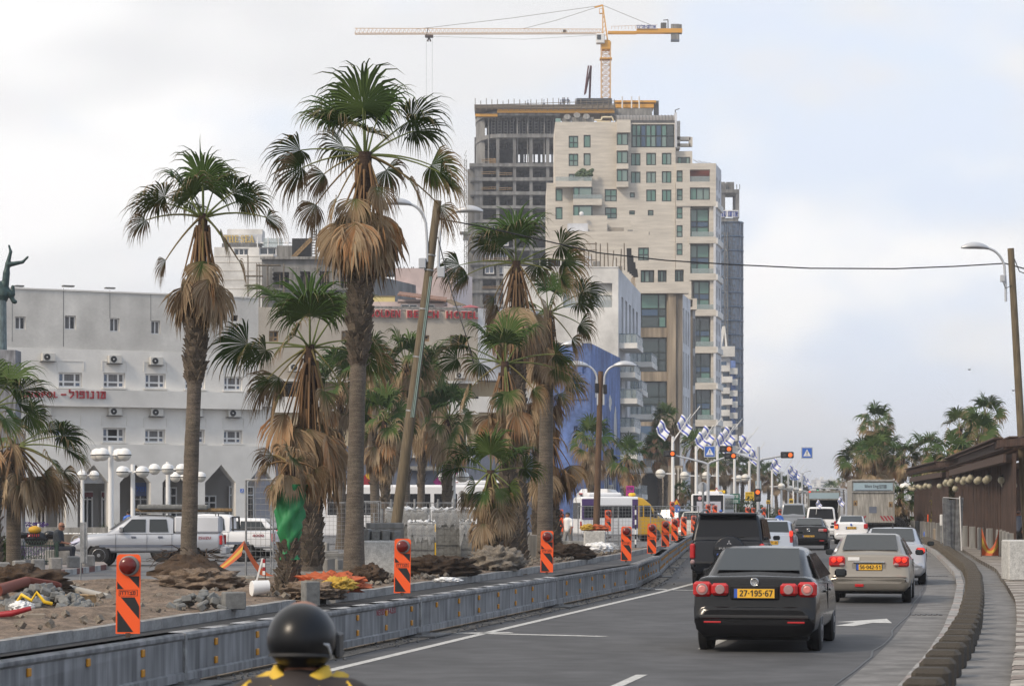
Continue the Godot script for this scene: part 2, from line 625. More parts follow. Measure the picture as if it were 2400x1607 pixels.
	mat("pane_blue",0.06,0.09,0.15,0.08,{spec=0.7})
	mat("pane_green",0.09,0.19,0.16,0.1,{spec=0.6})
	mat("pane_pale",0.16,0.23,0.21,0.12,{spec=0.6})
	mat("pane_navy",0.035,0.075,0.14,0.1,{spec=0.6})
	mat("pane_deep",0.018,0.035,0.036,0.08,{spec=0.7})
	mat("curtain",0.24,0.24,0.25,0.9,{tex=textures.streak,scale=V(6,0.2,6)})
	mat("frame_white",0.66,0.66,0.66,0.5)
	mat("frame_dark",0.02,0.03,0.03,0.4)
	mat("black_gap",0.006,0.006,0.007,0.9)
	mat("sign_red",0.3,0.012,0.02,0.45)
	mat("black_paint",0.012,0.012,0.013,0.5)
	mat("white_paint",0.72,0.72,0.71,0.5)
	mat("orange",0.85,0.1,0.012,0.55)
	mat("lamp_red",0.12,0.008,0.006,0.25)
	mat("amber",0.5,0.22,0.01,0.4)
	mat("lamp_grey",0.45,0.47,0.5,0.35,{metal=0.2})
	mat("globe",0.62,0.6,0.55,0.35)
	mat("globe_dirty",0.5,0.46,0.33,0.45,{tex=dirty,scale=1.2})
	mat("wood_pole",0.21,0.165,0.105,0.85,{tex=textures.streak,scale=V(3,0.4,3)})
	mat("timber_dark",0.1,0.058,0.042,0.75,{tex=textures.streak,scale=V(3,0.4,3)})
	mat("timber",0.42,0.28,0.14,0.85,{tex=textures.streak,scale=V(1,1,1)})
	mat("timber_grey",0.3,0.25,0.19,0.85,{tex=textures.streak,scale=V(1,1,1)})
	mat("crane_yellow",0.6,0.3,0.035,0.5)
	mat("crane_pale",0.55,0.36,0.2,0.6)
	mat("leaf",1,1,1,0.7,{spec=0.25,vc=true,back=0.35})
	mat("leaf_dry",1,1,1,0.85,{vc=true,back=0.25})
	mat("bark",1,1,1,0.95,{vc=true,tex=tex("bark",[[0.06,3,1.0,1,1],[0.03,3,0.8,5,1]],0.5),scale=0.8,bump=3.0})
	mat("tinted",1,1,1,0.7,{vc=true})
	mat("net_green",0.02,0.2,0.07,0.6)
	mat("rubber",0.014,0.014,0.015,0.75)
	mat("chrome",0.6,0.6,0.6,0.15,{metal=1.0})
	mat("rim",0.36,0.37,0.39,0.35,{metal=0.7})
	mat("plate_yellow",0.75,0.42,0.03,0.4)
	mat("plate_blue",0.03,0.09,0.4,0.4)
	mat("tail_red",0.42,0.012,0.014,0.2,{coat=0.5})
	mat("tail_clear",0.3,0.2,0.2,0.15)
	mat("tail_lit",0.6,0.02,0.01,0.3,{emit=[1.0,0.05,0.02,0.9]})
	mat("signal_orange",0.5,0.1,0.02,0.3,{emit=[1.0,0.16,0.02,0.9]})
	mat("signal_green",0.02,0.4,0.2,0.3,{emit=[0.1,0.9,0.5,0.8]})
	mat("road_sign_blue",0.03,0.12,0.48,0.4)
	mat("sign_green",0.01,0.11,0.07,0.4)
	mat("sign_yellow",0.72,0.45,0.01,0.4)
	mat("plastic_sheet",0.6,0.62,0.64,0.35,{alpha=0.28})
	mat("plastic_white",0.7,0.71,0.72,0.45)
	mat("wire",0.015,0.015,0.017,0.6)
	mat("mesh_orange",0.4,0.09,0.03,0.8)
	mat("mesh_yellow",0.45,0.29,0.04,0.8)
	mat("flag_white",0.75,0.76,0.78,0.8,{back=0.4})
	mat("flag_blue",0.04,0.08,0.5,0.8,{back=0.4})
	mat("purple",0.07,0.035,0.14,0.5)
	mat("magenta",0.4,0.03,0.22,0.8)
	mat("skin",0.28,0.13,0.08,0.6)
	mat("bronze",0.05,0.09,0.09,0.45,{metal=0.5,tex=dirty,scale=1.0})
	mat("interior",0.045,0.045,0.05,0.9)
func strip(s:Sh,left:Array,right:Array,d0:float,d1:float,y:float,dl:=0.0,dr:=0.0,step:=2.0)->void:
	var d:=d0
	while d<d1-0.01:
		var e:=minf(d+step*maxf(1.0,d/60.0),d1)
		s.quad(V(lut(left,d)+dl,y,-d),V(lut(right,d)+dr,y,-d),V(lut(right,e)+dr,y,-e),V(lut(left,e)+dl,y,-e))
		d=e
# a long ribbon seen from above, wide w, along a table
func ribbon(s:Sh,table:Array,off:float,w:float,d0:float,d1:float,y:float,step:=1.5)->void:
	strip(s,table,table,d0,d1,y,off-w*0.5,off+w*0.5,step)
func build_ground()->void:
	var s:=Sh.new()
	s.quad(V(-3000,-0.03,100),V(3000,-0.03,100),V(3000,-0.03,-5200),V(-3000,-0.03,-5200))
	struct("ground",s,M.paving)
	s=Sh.new()
	strip(s,KERB_LEFT,KERB_RIGHT,5,1500,0.0,0.0,0.0)
	struct("road",s,M.asphalt)
	s=Sh.new()
	s.column([[-60,-62.5],[-3.2,-63.2],[-1.0,-75.5],[2.4,-95],[7.2,-126],[13.4,-170],[-20,-172],[-20,-128],[-60,-128]],-0.02,-0.004)
	struct("side_street",s,mat("asphalt_old",0.2,0.2,0.205,0.85,{tex=textures.asphalt,scale=0.09}))
	s=Sh.new()
	strip(s,KERB_LEFT,BARRIER,20,66,0.004,0.0,-0.9)
	struct("fresh_tarmac",s,M.new_asphalt)
	s=Sh.new()
	strip(s,BARRIER,BARRIER,14,128,0.008,-0.5,0.42)
	struct("dusty_verge_by_barrier",s,M.dust)
	s=Sh.new()
	strip(s,KERB_RIGHT,KERB_RIGHT,16,150,0.004,-0.75,0.0)
	struct("gutter",s,M.gutter)
	s=Sh.new()
	ribbon(s,[[10,-6.3],[31,-2.2],[38.7,-0.62],[50,1.75],[59,3.65],[66,5.0],[74,6.2],[90,7.9],[110,9.8],[128,11.6],[170,15.8]],0.0,0.15,12,170,0.006)
	struct("white_edge_line",s,M.paint_white)
	var lane:=[[10,-2.5],[31.9,1.98],[34.2,2.5],[50,5.75],[62,8.0],[90,12.2],[128,17.0],[250,30.0]]
	var d:=19.5
	var k:=0
	while d<150:
		s=Sh.new()
		ribbon(s,lane,0.0,0.14,d,d+2.6,0.006,0.9)
		struct("lane_dash",s,M.paint_white)
		d+=7.4+0.02*d
		k+=1
	for g in [[39.5,-0.2,0.0,1],[60.2,3.55,0.1,1],[43.2,6.15,0.2,0],[74.5,8.6,0.15,0],[68.0,7.5,0.15,0]]:
		s=Sh.new()
		s.xf=Transform3D(Basis(Vector3.UP,-0.2-g[2]),V(g[1],0.006,-g[0]))
		if g[3]==1:
			for p in [[[-0.9,0.0],[1.7,0.62],[1.85,0.42],[-0.3,-0.12]],[[-0.9,0.0],[0.05,-0.5],[0.2,-0.2],[-0.3,-0.05]]]:
				s.quad(V(p[0][0],0,p[0][1]),V(p[3][0],0,p[3][1]),V(p[2][0],0,p[2][1]),V(p[1][0],0,p[1][1]))
		else:
			s.tri(V(-0.5,0,0),V(0.5,0,0),V(0,0,-1.6))
			s.quad(V(-0.16,0,1.3),V(0.16,0,1.3),V(0.16,0,0),V(-0.16,0,0))
		struct("road_arrow",s,M.paint_white)
	s=Sh.new()
	var r:=dice(4)
	var prev:=Vector3.ZERO
	for i in 60:
		d=18.0+i*1.4
		var p:=V(lut(KERB_RIGHT,d)-0.85+r.randf_range(-0.04,0.04),0.007,-d)
		if i:
			s.quad(prev,prev+V(0.03,0,0),p+V(0.03,0,0),p)
		prev=p
	struct("road_crack_line",s,M.black_paint)
	for g in [46.2,71.5,100.0]:
		s=Sh.new()
		for i in 6:
			var p:=V(lut(KERB_RIGHT,g)-0.72+i*0.1,0.012,-g)
			s.box(p-V(0.032,0.004,0.16),p+V(0.032,0.004,0.16))
		solo("drain_grate","slotted drain grate in the gutter, %s"%["nearest to the camera","level with the beige sedan","farthest up the road"][[46.2,71.5,100.0].find(g)],"drain",s,M.black_paint)
	var kr:=Node3D.new()
	kr.name="kerb"
	add_child(kr)
	kr.set_meta("kind","structure")
	d=18.0
	k=0
	while d<150:
		s=Sh.new()
		var e:=d+(1.0 if d<90 else 6.0)-0.012
		var a:=[lut(KERB_RIGHT,d),-d]
		var b:=[lut(KERB_RIGHT,e),-e]
		s.column([a,[a[0]+0.17,a[1]],[b[0]+0.17,b[1]],b],-0.02,0.13+0.004*(k%3))
		part(kr,"kerb_stone",s,M.kerb if k%3 else M.kerb_pink)
		d=e+0.012
		k+=1
	kr=Node3D.new()
	kr.name="island_kerb"
	add_child(kr)
	kr.set_meta("kind","structure")
	d=22.0
	k=0
	while d<125:
		var e:=d+1.0
		if d<49.0 or d>51.6:
			s=Sh.new()
			var a:=[lut(KERB_LEFT,d),-d]
			var b:=[lut(KERB_LEFT,e)-0.004,-e+0.012]
			s.column([[a[0]-0.2,a[1]],a,b,[b[0]-0.2,b[1]]],-0.02,0.17+0.006*(k%3))
			part(kr,"kerb_stone",s,M.kerb)
		d=e
		k+=1
	kr=Node3D.new()
	kr.name="rear_kerb"
	add_child(kr)
	kr.set_meta("kind","structure")
	var line:=[V2(-22,55.2),V2(-10.7,59.4),V2(-6.4,62.2),V2(-3.5,62.9),V2(-1.28,74.2),V2(2.0,95.0),V2(4.6,108.0)]
	for i in line.size()-1:
		var n:=int(line[i].distance_to(line[i+1]))
		for j in n:
			var a:Vector2=line[i].lerp(line[i+1],float(j)/n)
			var b:Vector2=line[i].lerp(line[i+1],(j+0.985)/n)
			var side:=(b-a).orthogonal().normalized()*0.2
			s=Sh.new()
			s.column([[a.x,-a.y],[b.x,-b.y],[b.x+side.x,-b.y-side.y],[a.x+side.x,-a.y-side.y]],-0.02,0.18+0.005*(j%2))
			part(kr,"kerb_stone",s,M.kerb)
	var f:=FastNoiseLite.new()
	f.frequency=0.35
	f.fractal_octaves=4
	f.seed=3
	s=Sh.new()
	var rows:=[]
	d=21.0
	while d<110:
		var row:=PackedVector3Array()
		var xr:=lut(KERB_LEFT,d)-0.2
		var xl:=lut([[21,-30],[58.5,-16.0],[61.0,-10.0],[62.4,-4.4],[63.4,-3.5],[74.2,-1.28],[95,2.0],[110,5.0]],d)
		for i in 41:
			var x:=lerpf(xl,xr,1.0-pow(1.0-i/40.0,1.6))
			var away:=minf(minf(xr-x,1.2),maxf(x-xl,0.0)+0.25)
			row.append(V(x,0.13+maxf(0.0,0.12*away*(0.45+f.get_noise_2d(x,d)*1.3+f.get_noise_2d(x*4.0,d*4.0)*0.5)),-d))
		rows.append(row)
		d+=0.45
	s.grid(rows)
	struct("dirt_island",s,M.dirt)
	s=Sh.new()
	s.column([[-3.3,-63.3],[-1.2,-74.4],[2.0,-95.2],[-2.5,-95.2],[-6.5,-80],[-6.4,-63.0]],-0.02,0.16)
	struct("dusty_pavement",s,M.dust)
func build_barrier()->void:
	var joints:=[10.5,18.0,28.0,38.7,49.8,60.2,70.4,81.0,95.0,110.0,128.5]
	for i in joints.size()-1:
		var d0:float=joints[i]
		var d1:float=joints[i+1]
		var a:=V(lut(BARRIER,d0),0,-d0)
		var b:=V(lut(BARRIER,d1),0,-d1)
		var dir:=(b-a).normalized()
		var length:=a.distance_to(b)-0.03
		var where:=["lowest left corner of the view","left edge behind the helmet","with red stencilled letters behind the motorcyclist","right of the stencilled one","by the third orange beacon","by the fourth orange beacon","where the barrier bends","beside the dark off-roader","beyond the bend","last before the parked white car"]
		var o:=thing("steel_barrier","grey steel road barrier segment with amber reflectors, %s"%where[i],"barrier",a,atan2(-dir.z,dir.x),"steel barrier segments along the roadworks")
		var s:=Sh.new()
		var prof:=[V2(-0.11,0.06),V2(0.13,0.06),V2(0.13,0.15),V2(0.105,0.17),V2(0.105,0.52),V2(0.13,0.545),V2(0.13,0.585),V2(0.1,0.615),V2(-0.08,0.615),V2(-0.11,0.585)]
		for k in prof.size():
			var p:Vector2=prof[k]
			var q:Vector2=prof[(k+1)%prof.size()]
			s.quad(V(0,p.y,p.x),V(0,q.y,q.x),V(length,q.y,q.x),V(length,p.y,p.x))
			s.quad(V(0,p.y,p.x),V(length,p.y,p.x),V(length,q.y,q.x),V(0,q.y,q.x))
		for e in [0.0,length]:
			var flat:=PackedVector2Array()
			for p in prof:
				flat.append(p)
			var t:=Sh.new()
			s.xf=Transform3D(Basis(Vector3.BACK,Vector3.UP,Vector3.RIGHT),V(e,0,0))
			s.prism(flat,-0.004,0.004)
			s.xf=Transform3D.IDENTITY
		part(o,"panel",s,M.steel_wall)
		s=Sh.new()
		s.box(V(-0.03,0.03,-0.12),V(0.045,0.6,0.137))
		part(o,"joint_post",s,M.galvanised)
		s=Sh.new()
		s.cbox(V(0.1,0.02,0.14),V(0.55,0.014,0.33),0.006)
		s.box(V(-0.25,0.03,0.0),V(0.3,0.075,0.2))
		part(o,"foot_plate",s,M.concrete_dark)
		var step:=1.55
		var x:=1.1
		var k:=0
		while x<length-0.3:
			for y in [0.24,0.455]:
				if (k*7+i*3+int(y*10))%11==0:
					continue
				s=Sh.new()
				s.cbox(V(x+0.03*(k%2),y,0.118),V(0.042,0.042,0.013),0.008)
				part(o,"reflector",s,M.amber)
			x+=step*(1.0 if d0<60 else 0.8)
			k+=1
		if i==2:
			s=Sh.new()
			words(o,"stencil","NETSIVIM-4.5.8",V(length-2.0,0.475,0.1055),0.085,0.003,mat("stencil_red",0.25,0.03,0.04,0.8),1.1)
# ---------------------------------------------------------------- buildings
# A building is a Node3D at the foot of its front's left corner; local x runs along the front, local z comes out of it.
var fa:=Vector3.ZERO
var fu:=Vector3.RIGHT
func front(called:String,label:String,a:Vector3,b:Vector3)->Node3D:
	fa=V(a.x,0,a.z)
	fu=V(b.x-a.x,0,b.z-a.z).normalized()
	return thing(called,label,"building",fa,atan2(-fu.z,fu.x))
func face_again(o:Node3D)->void:
	fa=o.position
	fu=V(cos(o.rotation.y),0,-sin(o.rotation.y))
# where the sight line of a column of the photograph meets the front, as local x
func ux(px:float)->float:
	var r:=(px-CX)/F
	return (-r*fa.z-fa.x)/(fu.x+r*fu.z)
func dist(px:float)->float:
	return -(fa.z+ux(px)*fu.z)
func vy(px:float,py:float)->float:
	return EYE+(HY-py)*dist(px)/F
func rect(q:Array)->Array:
	return [ux(q[0]),vy(q[0],q[3]),ux(q[2]),vy(q[0],q[1])]
func rects(list:Array)->Array:
	var out:=[]
	for q in list:
		out.append(rect(q))
	return out
func fwall(o:Node3D,called:String,q:Array,z0:float,z1:float,holes:Array,m:Material,to_ground:=false)->MeshInstance3D:
	var r:=rect(q)
	var s:=Sh.new()
	s.wall(r[0],-0.02 if to_ground else r[1],r[2],r[3],z0,z1,rects(holes))
	if not to_ground:
		s.quad(V(r[0],r[1],z0),V(r[2],r[1],z0),V(r[2],r[1],z1),V(r[0],r[1],z1))
	return part(o,called,s,m)
func fbox(o:Node3D,called:String,q:Array,z0:float,z1:float,m:Material,to_ground:=false)->MeshInstance3D:
	var r:=rect(q)
	var s:=Sh.new()
	s.box(V(r[0],-0.02 if to_ground else r[1],z0),V(r[2],r[3],z1))
	return part(o,called,s,m)
# a window in the opening [x0, y0, x1, y1] (local metres): frame, then panes split at the given fractions across and up
func window(o:Node3D,r:Array,z:float,cols:Array,rows:Array,fm:Material,panes:Array,fw:=0.07,called:="window")->MeshInstance3D:
	var xs:=[r[0]]
	for c in cols:
		xs.append(lerpf(r[0],r[2],c))
	xs.append(r[2])
	var ys:=[r[1]]
	for c in rows:
		ys.append(lerpf(r[1],r[3],c))
	ys.append(r[3])
	var s:=Sh.new()
	for x in xs:
		var c:=clampf(x,r[0]+fw*0.5,r[2]-fw*0.5)
		s.box(V(c-fw*0.5,r[1],z-0.04),V(c+fw*0.5,r[3],z+0.04))
	for y in ys:
		var c:=clampf(y,r[1]+fw*0.5,r[3]-fw*0.5)
		for i in xs.size()-1:
			s.box(V(xs[i]+fw*0.45,c-fw*0.5,z-0.036),V(xs[i+1]-fw*0.45,c+fw*0.5,z+0.036))
	var w:=part(o,called,s,fm)
	var k:=0
	for j in ys.size()-1:
		for i in xs.size()-1:
			s=Sh.new()
			s.box(V(xs[i]+0.01,ys[j]+0.01,z-0.03),V(xs[i+1]-0.01,ys[j+1]-0.01,z-0.012))
			part(w,"pane",s,panes[k%panes.size()])
			k+=1
	return w
func ac_unit(where:Vector3,turn:float,label:String,w:=0.82,h:=0.5)->void:
	var o:=thing("air_conditioner",label,"air conditioner",where,turn,"air conditioners on the facades")
	var s:=Sh.new()
	s.cbox(V(0,h*0.5+0.03,0.16),V(w*0.5,h*0.5,0.15),0.02)
	part(o,"casing",s,M.get("ac",mat("ac",0.5,0.49,0.46,0.6)))
	s=Sh.new()
	s.xf=Transform3D(Basis(Vector3.RIGHT,V(0,0,1),V(0,-1,0)),V(-w*0.14,h*0.5+0.03,0.31))
	s.lathe(Vector3.ZERO,[[h*0.4,0.0],[h*0.4,0.012],[h*0.13,0.014]],14)
	part(o,"fan_grille",s,M.black_paint)
	s=Sh.new()
	s.xf=Transform3D(Basis(Vector3.RIGHT,V(0,0,1),V(0,-1,0)),V(-w*0.14,h*0.5+0.03,0.323))
	s.lathe(Vector3.ZERO,[[h*0.09,0.0],[h*0.08,0.01]],8)
	part(o,"fan_hub",s,M.frame_white)
	s=Sh.new()
	s.box(V(-w*0.6,0,-0.1),V(w*0.55,0.028,0.36))
	part(o,"bracket",s,M.black_paint)
func build_hotel()->void:
	var o:=front("white_hotel","long white plastered hotel with red letters on its band and pointed arches below",at(-40,1184,149.2),at(605,1184,157.0))
	var top:=[[34.6,741,59,771.6],[151,739,177,771.6],[257,745,279,776.7],[353.6,751,374.6,782.6],[447,756,468,787],[537,760,557,791],[541,738,557.5,752]]
	fwall(o,"upper_wall",[-40,674,605,812],-0.35,0,top,M.plaster_old)
	for i in 6:
		window(o,rect(top[i]),-0.22,[0.5] if i<5 else [0.25,0.5,0.75],[],M.frame_white,[M.curtain,M.pane_dark if i<2 else M.curtain],0.07)
	fbox(o,"vent_back",top[6],-0.33,-0.3,M.black_gap)
	var mid:=[[136,872,191,907],[241,873,292,908],[339,875,387,909],[433,878,479,911],[524,882,566,914]]
	fwall(o,"middle_wall",[-40,812,605,915],-0.35,0.05,mid,M.plaster)
	var low:=[[129,1001,184.5,1034.5],[239.5,1002,292,1035.5],[338,1005.6,385.6,1037],[432,1006,478,1038],[522.7,1007.6,566,1039]]
	fwall(o,"lower_wall",[-40,915,641,1041],-0.35,0.12,low,M.plaster)
	for list in [mid,low]:
		for i in 5:
			var open:bool=list==low and i==1
			var panes:=[M.curtain,M.black_gap if open else M.curtain,M.pane_blue,M.pane_blue,M.black_gap if open else M.curtain,M.curtain]
			window(o,rect(list[i]),-0.2,[0.24,0.72],[0.38],M.frame_white,panes,0.1)
			var r:=rect(list[i])
			var s:=Sh.new()
			s.box(V(r[0]-0.1,r[1]-0.09,-0.2),V(r[2]+0.1,r[1]-0.004,0.2))
			part(o,"window_sill",s,M.white_wall)
	for list in [mid,low]:
		for i in 5:
			var q:Array=list[i]
			var s:=Sh.new()
			var r:=rect([q[0]-4,q[1]-28,q[2]+4,q[1]-5])
			var z:=0.054 if list==mid else 0.124
			s.box(V(r[0],r[1],z),V(r[0]+0.05,r[3],z+0.03))
			s.box(V(r[2]-0.05,r[1],z),V(r[2],r[3],z+0.03))
			s.box(V(r[0]+0.06,r[3]-0.05,z),V(r[2]-0.06,r[3],z+0.03))
			part(o,"panel_moulding",s,M.plaster)
	var joint:=Sh.new()
	for q in [[147,676,148.5,812],[256,680,257.2,745],[352,686,353,751],[535,700,536,800],[27,690,28,800]]:
		var r:=rect(q)
		joint.box(V(r[0],r[1],0.002),V(r[2],r[3],0.006))
	part(o,"plaster_crack",joint,M.concrete_dark)
	fbox(o,"sign_band",[-40,909,605,949],0.125,0.62,M.white_wall)
	fbox(o,"band_right_end",[605.3,909,641,953],0.125,0.6,M.white_wall)
	fbox(o,"roof_coping",[-40,670.5,605,674],-0.5,0.06,M.plaster)
	for q in [[38,667,58,670.4],[150,667,176,670.4],[250,672,272,675]]:
		fbox(o,"roof_cap",q,-0.6,-0.2,M.concrete_dark)
	fbox(o,"cornice",[-40,1037.5,641,1042],0.13,0.3,M.plaster)
	var s:=Sh.new()
	var r:=rect([155,918,241,932])
	hebrew(s,"מונופול",V(r[0],r[1],0.63),r[3]-r[1],0.085,0.1,r[2]-r[0])
	s.box(V(ux(135),vy(135,927),0.63),V(ux(147),vy(135,923.5),0.72))
	part(o,"hebrew_letters",s,M.sign_red)
	words(o,"latin_letters","MONOPOL",V((ux(20)+ux(126))*0.5,(vy(70,918)+vy(70,932))*0.5,0.68),0.36,0.1,M.sign_red,ux(126)-ux(20))
	var z1:=0.35
	var y1:=vy(300,1042)
	var poly:=PackedVector2Array()
	var apex:=[18.0,116.0,215.0,314.0,414.0,513.5,609.0]
	poly.append(V2(ux(641),-0.02))
	poly.append(V2(ux(641),y1))
	poly.append(V2(ux(-40),y1))
	poly.append(V2(ux(-40),-0.02))
	for x in apex:
		var w:=38.0 if x>20 else 30.0
		if x>600:
			w=33
		poly.append(V2(ux(x-w),-0.02))
		poly.append(V2(ux(x-w),vy(x,1131)))
		poly.append(V2(ux(x),vy(x,1089)))
		poly.append(V2(ux(x+w-4),vy(x,1131)))
		poly.append(V2(ux(x+w-4),-0.02))
	s=Sh.new()
	s.prism(poly,-0.45,z1)
	part(o,"arcade",s,M.white_wall)
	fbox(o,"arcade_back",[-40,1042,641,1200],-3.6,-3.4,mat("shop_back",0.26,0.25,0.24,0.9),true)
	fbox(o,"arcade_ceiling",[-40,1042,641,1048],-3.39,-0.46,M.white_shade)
	for q in [[225,1150,252,1200,0],[272,1150,290,1200,0],[345,1150,385,1200,0],[422,1140,452,1200,0],[512,1160,546,1200,0],[60,1150,84,1200,0],[118,1150,140,1200,0],[168,1150,184,1200,0],[576,1138,636,1200,0]]:
		r=[ux(q[0]),0.1,ux(q[2]),vy(q[0],q[1])]
		window(o,r,-3.2,[0.5],[0.82],M.frame_white,[M.pane_dark],0.09,"shop_door")
	for q in [[231,1153,250,1164],[272,1153,289,1164]]:
		fbox(o,"red_fascia",q,-3.1,-3.0,mat("fascia_red",0.14,0.02,0.03,0.6))
	var g:=fbox(o,"hanging_sign",[328,1130,382,1162],-1.4,-1.25,mat("sign_navy",0.06,0.09,0.2,0.5))
	s=Sh.new()
	hebrew(s,"מונופול",V(ux(333),vy(340,1150),-1.24),0.24,0.05,0.015,ux(377)-ux(333))
	part(g,"sign_lettering",s,M.road_sign_blue)
	fbox(o,"gable_infill",[180,1092,250,1132],-0.44,-0.4,M.white_shade)
	g=fbox(o,"house_number",[558,1145,565.7,1154],z1+0.003,z1+0.03,M.road_sign_blue)
	words(g,"digit","2",V(ux(561.8),vy(561,1149.5),z1+0.034),0.16,0.006,M.white_paint)
	s=Sh.new()
	s.box(V(ux(-40),-0.02,-14),V(ux(603),vy(300,684),-4.0))
	s.box(V(ux(-40),vy(300,1040),-3.99),V(ux(603),vy(300,686),-0.36))
	part(o,"building_core",s,M.plaster_old)
	var units:=[[110,848,0],[266,853,0],[363,857,0],[100,975,0.1],[265,975,0.1],[363,977,0.1],[455,978,0.1],[544,979,0.1]]
	var where:=["upper row, left of the first window","upper row, above the second window","upper row, above the third window","lower row, under the red Latin letters","lower row, above the open window","lower row, left of the big palm trunk","lower row, behind the left palm trunk","lower row, near the hotel's right end"]
	for i in units.size():
		var q:Array=units[i]
		var l:=V(ux(q[0]),vy(q[0],q[1]),0.14 if q[2]>0 else 0.06)
		ac_unit(o.transform*l,o.rotation.y,"old cream air conditioner on the white hotel, %s"%where[i])
func build_beach_hotel()->void:
	var o:=front("beige_hotel","beige hotel with red roofline letters and a grey blue painted ground floor",at(598,1184,186),at(1120,1184,190))
	var holes:=[[1055,785,1095,817],[985,785,1006,800],[630,775,652,800],[800,775,830,800]]
	fwall(o,"upper_wall",[598,722,1120,890],-0.4,0,holes,M.beige)
	for i in holes.size():
		window(o,rect(holes[i]),-0.2,[0.5],[0.4],M.timber,[M.timber,M.pane_dark,M.timber_grey,M.black_gap],0.1)
	fbox(o,"canopy_slab",[640,888,1118,893],-0.9,0.25,M.white_wall)
	fwall(o,"loggia_back",[598,893,1120,932],-1.7,-1.3,[],M.sand_wall)
	for x in [665,690,973,985,1103]:
		fbox(o,"loggia_post",[x,893,x+3.2,931],-0.15,0.05,M.timber)
	fbox(o,"dark_doorway",[650,896,700,931],-1.29,-1.25,M.black_gap)
	fbox(o,"balcony_parapet",[598,929,1120,966],-0.15,0.2,M.white_wall)
	fbox(o,"balcony_floor",[598,962,1120,966.5],-1.28,-0.16,M.white_wall)
	holes=[[1057,1014,1096,1043],[958,1006,976.5,1029],[880,1012,915,1042]]
	fwall(o,"lower_wall",[598,966,1120,1044],-0.45,-0.02,holes,M.sand_wall)
	for q in holes:
		window(o,rect(q),-0.2,[0.5],[],M.frame_white,[M.pane_dark,M.pane_dark],0.08)
	fbox(o,"painted_ground_floor",[598,1044,1122,1200],-0.4,0.04,M.slate_blue,true)
	var s:=Sh.new()
	var c:=V(ux(1120),0,-4.6)
	for q in [[890.0,722.0,0,4.6],[966.0,929.0,1,4.8],[1044.0,966.0,2,4.58],[930.0,892.0,3,3.3],[1260.0,1044.0,4,4.64]]:
		s=Sh.new()
		var rows:=[]
		for y in [vy(1120,q[0]),vy(1120,q[1])]:
			var row:=PackedVector3Array()
			for k in 13:
				var a:=PI*0.5-PI*0.45*k/12.0
				row.append(c+V(cos(a)*q[3]*1.35,y,sin(a)*q[3]))
			rows.append(row)
		s.grid(rows)
		var e:PackedVector3Array=rows[1]
		for k in 12:
			s.tri(V(c.x,e[0].y,c.z),e[k],e[k+1])
			s.tri(V(c.x,rows[0][0].y,c.z),rows[0][k+1],rows[0][k])
		part(o,"corner_"+["wall","parapet","wall","recess","base"][q[2]],s,[M.white_shade,M.white_wall,M.sand_wall,M.sand_wall,M.slate_blue][q[2]])
	s=Sh.new()
	s.box(V(ux(598),0,-12),V(ux(1118),vy(900,726),-1.75))
	s.box(V(ux(598),vy(900,888),-1.74),V(ux(1118),vy(900,724),-0.41))
	part(o,"building_core",s,M.beige)
	fbox(o,"roof_edge",[860,716.5,1112,721.6],-0.35,0.04,M.concrete)
	var y:=(vy(1000,729)+vy(1000,745.5))*0.5
	for q in [["GOLDEN",864,937],["BEACH",953.5,1027],["HOTEL",1044.5,1118]]:
		var w:=ux(q[2])-ux(q[1])
		var x:=(ux(q[1])+ux(q[2]))*0.5
		words(o,"letter_rim",q[0],V(x,y,0.1),0.62,0.12,mat("letter_rim",0.6,0.42,0.36,0.6),w+0.12)
		words(o,"red_letters",q[0],V(x,y,0.19),0.52,0.1,M.sign_red,w)
	s=Sh.new()
	hebrew(s,"איטלקית",V(ux(1034),vy(1040,1057),0.045),0.28,0.05,0.02,ux(1092)-ux(1034))
	part(o,"wall_lettering",s,M.black_paint)
	var cloud:=Sh.new()
	var rim:=Sh.new()
	for k in 5:
		var p:=V(lerpf(ux(1066),ux(1098),k/4.0),vy(1080,1070+1.5*sin(k*2.1)),0.05)
		cloud.ball(p,V(0.3,0.2,0.02),6,14)
		rim.ball(p,V(0.36,0.26,0.012),6,14)
	part(o,"painted_cloud",cloud,M.white_paint)
	part(o,"cloud_outline",rim,M.black_paint)
	for q in [[1030,1129,16,0],[1056,1112,18,0],[1080,1128,14,1],[862,1140,34,2]]:
		s=Sh.new()
		var x:=ux(q[0])
		var yy:=vy(q[0],q[1])
		var w:float=q[2]*0.033
		s.prism(PackedVector2Array([V2(x-w,yy),V2(x,yy-w),V2(x+w,yy),V2(x,yy+w)]),0.044,0.06)
		part(o,"painted_diamond",s,[M.magenta,M.purple,M.sign_red][q[3]])
	s=Sh.new()
	s.ball(V(ux(873),vy(873,1114),0.06),V(0.55,0.36,0.015),6,16)
	part(o,"painted_disc",s,M.sign_yellow)
	ac_unit(o.transform*V(ux(983),vy(983,1074),0.05),o.rotation.y,"white air conditioner high on the grey blue wall",1.15,0.62)
	ac_unit(o.transform*V(ux(930),vy(930,1076),0.05),o.rotation.y,"white air conditioner behind the leaning lamp pole",1.0,0.6)
	ac_unit(o.transform*V(ux(690),vy(690,872),0.26),o.rotation.y,"white air conditioner among the palm leaves on the beige hotel",0.95,0.6)
	ac_unit(o.transform*V(ux(1075),vy(1075,888),0.26),o.rotation.y,"grey air conditioner on the beige hotel's canopy slab",0.75,0.46)
	var p:=thing("wall_awning","small grey fabric awning over a wall fan on the grey blue wall","awning",o.transform*V(ux(982),0,0.05),o.rotation.y)
	s=Sh.new()
	var w:=1.5
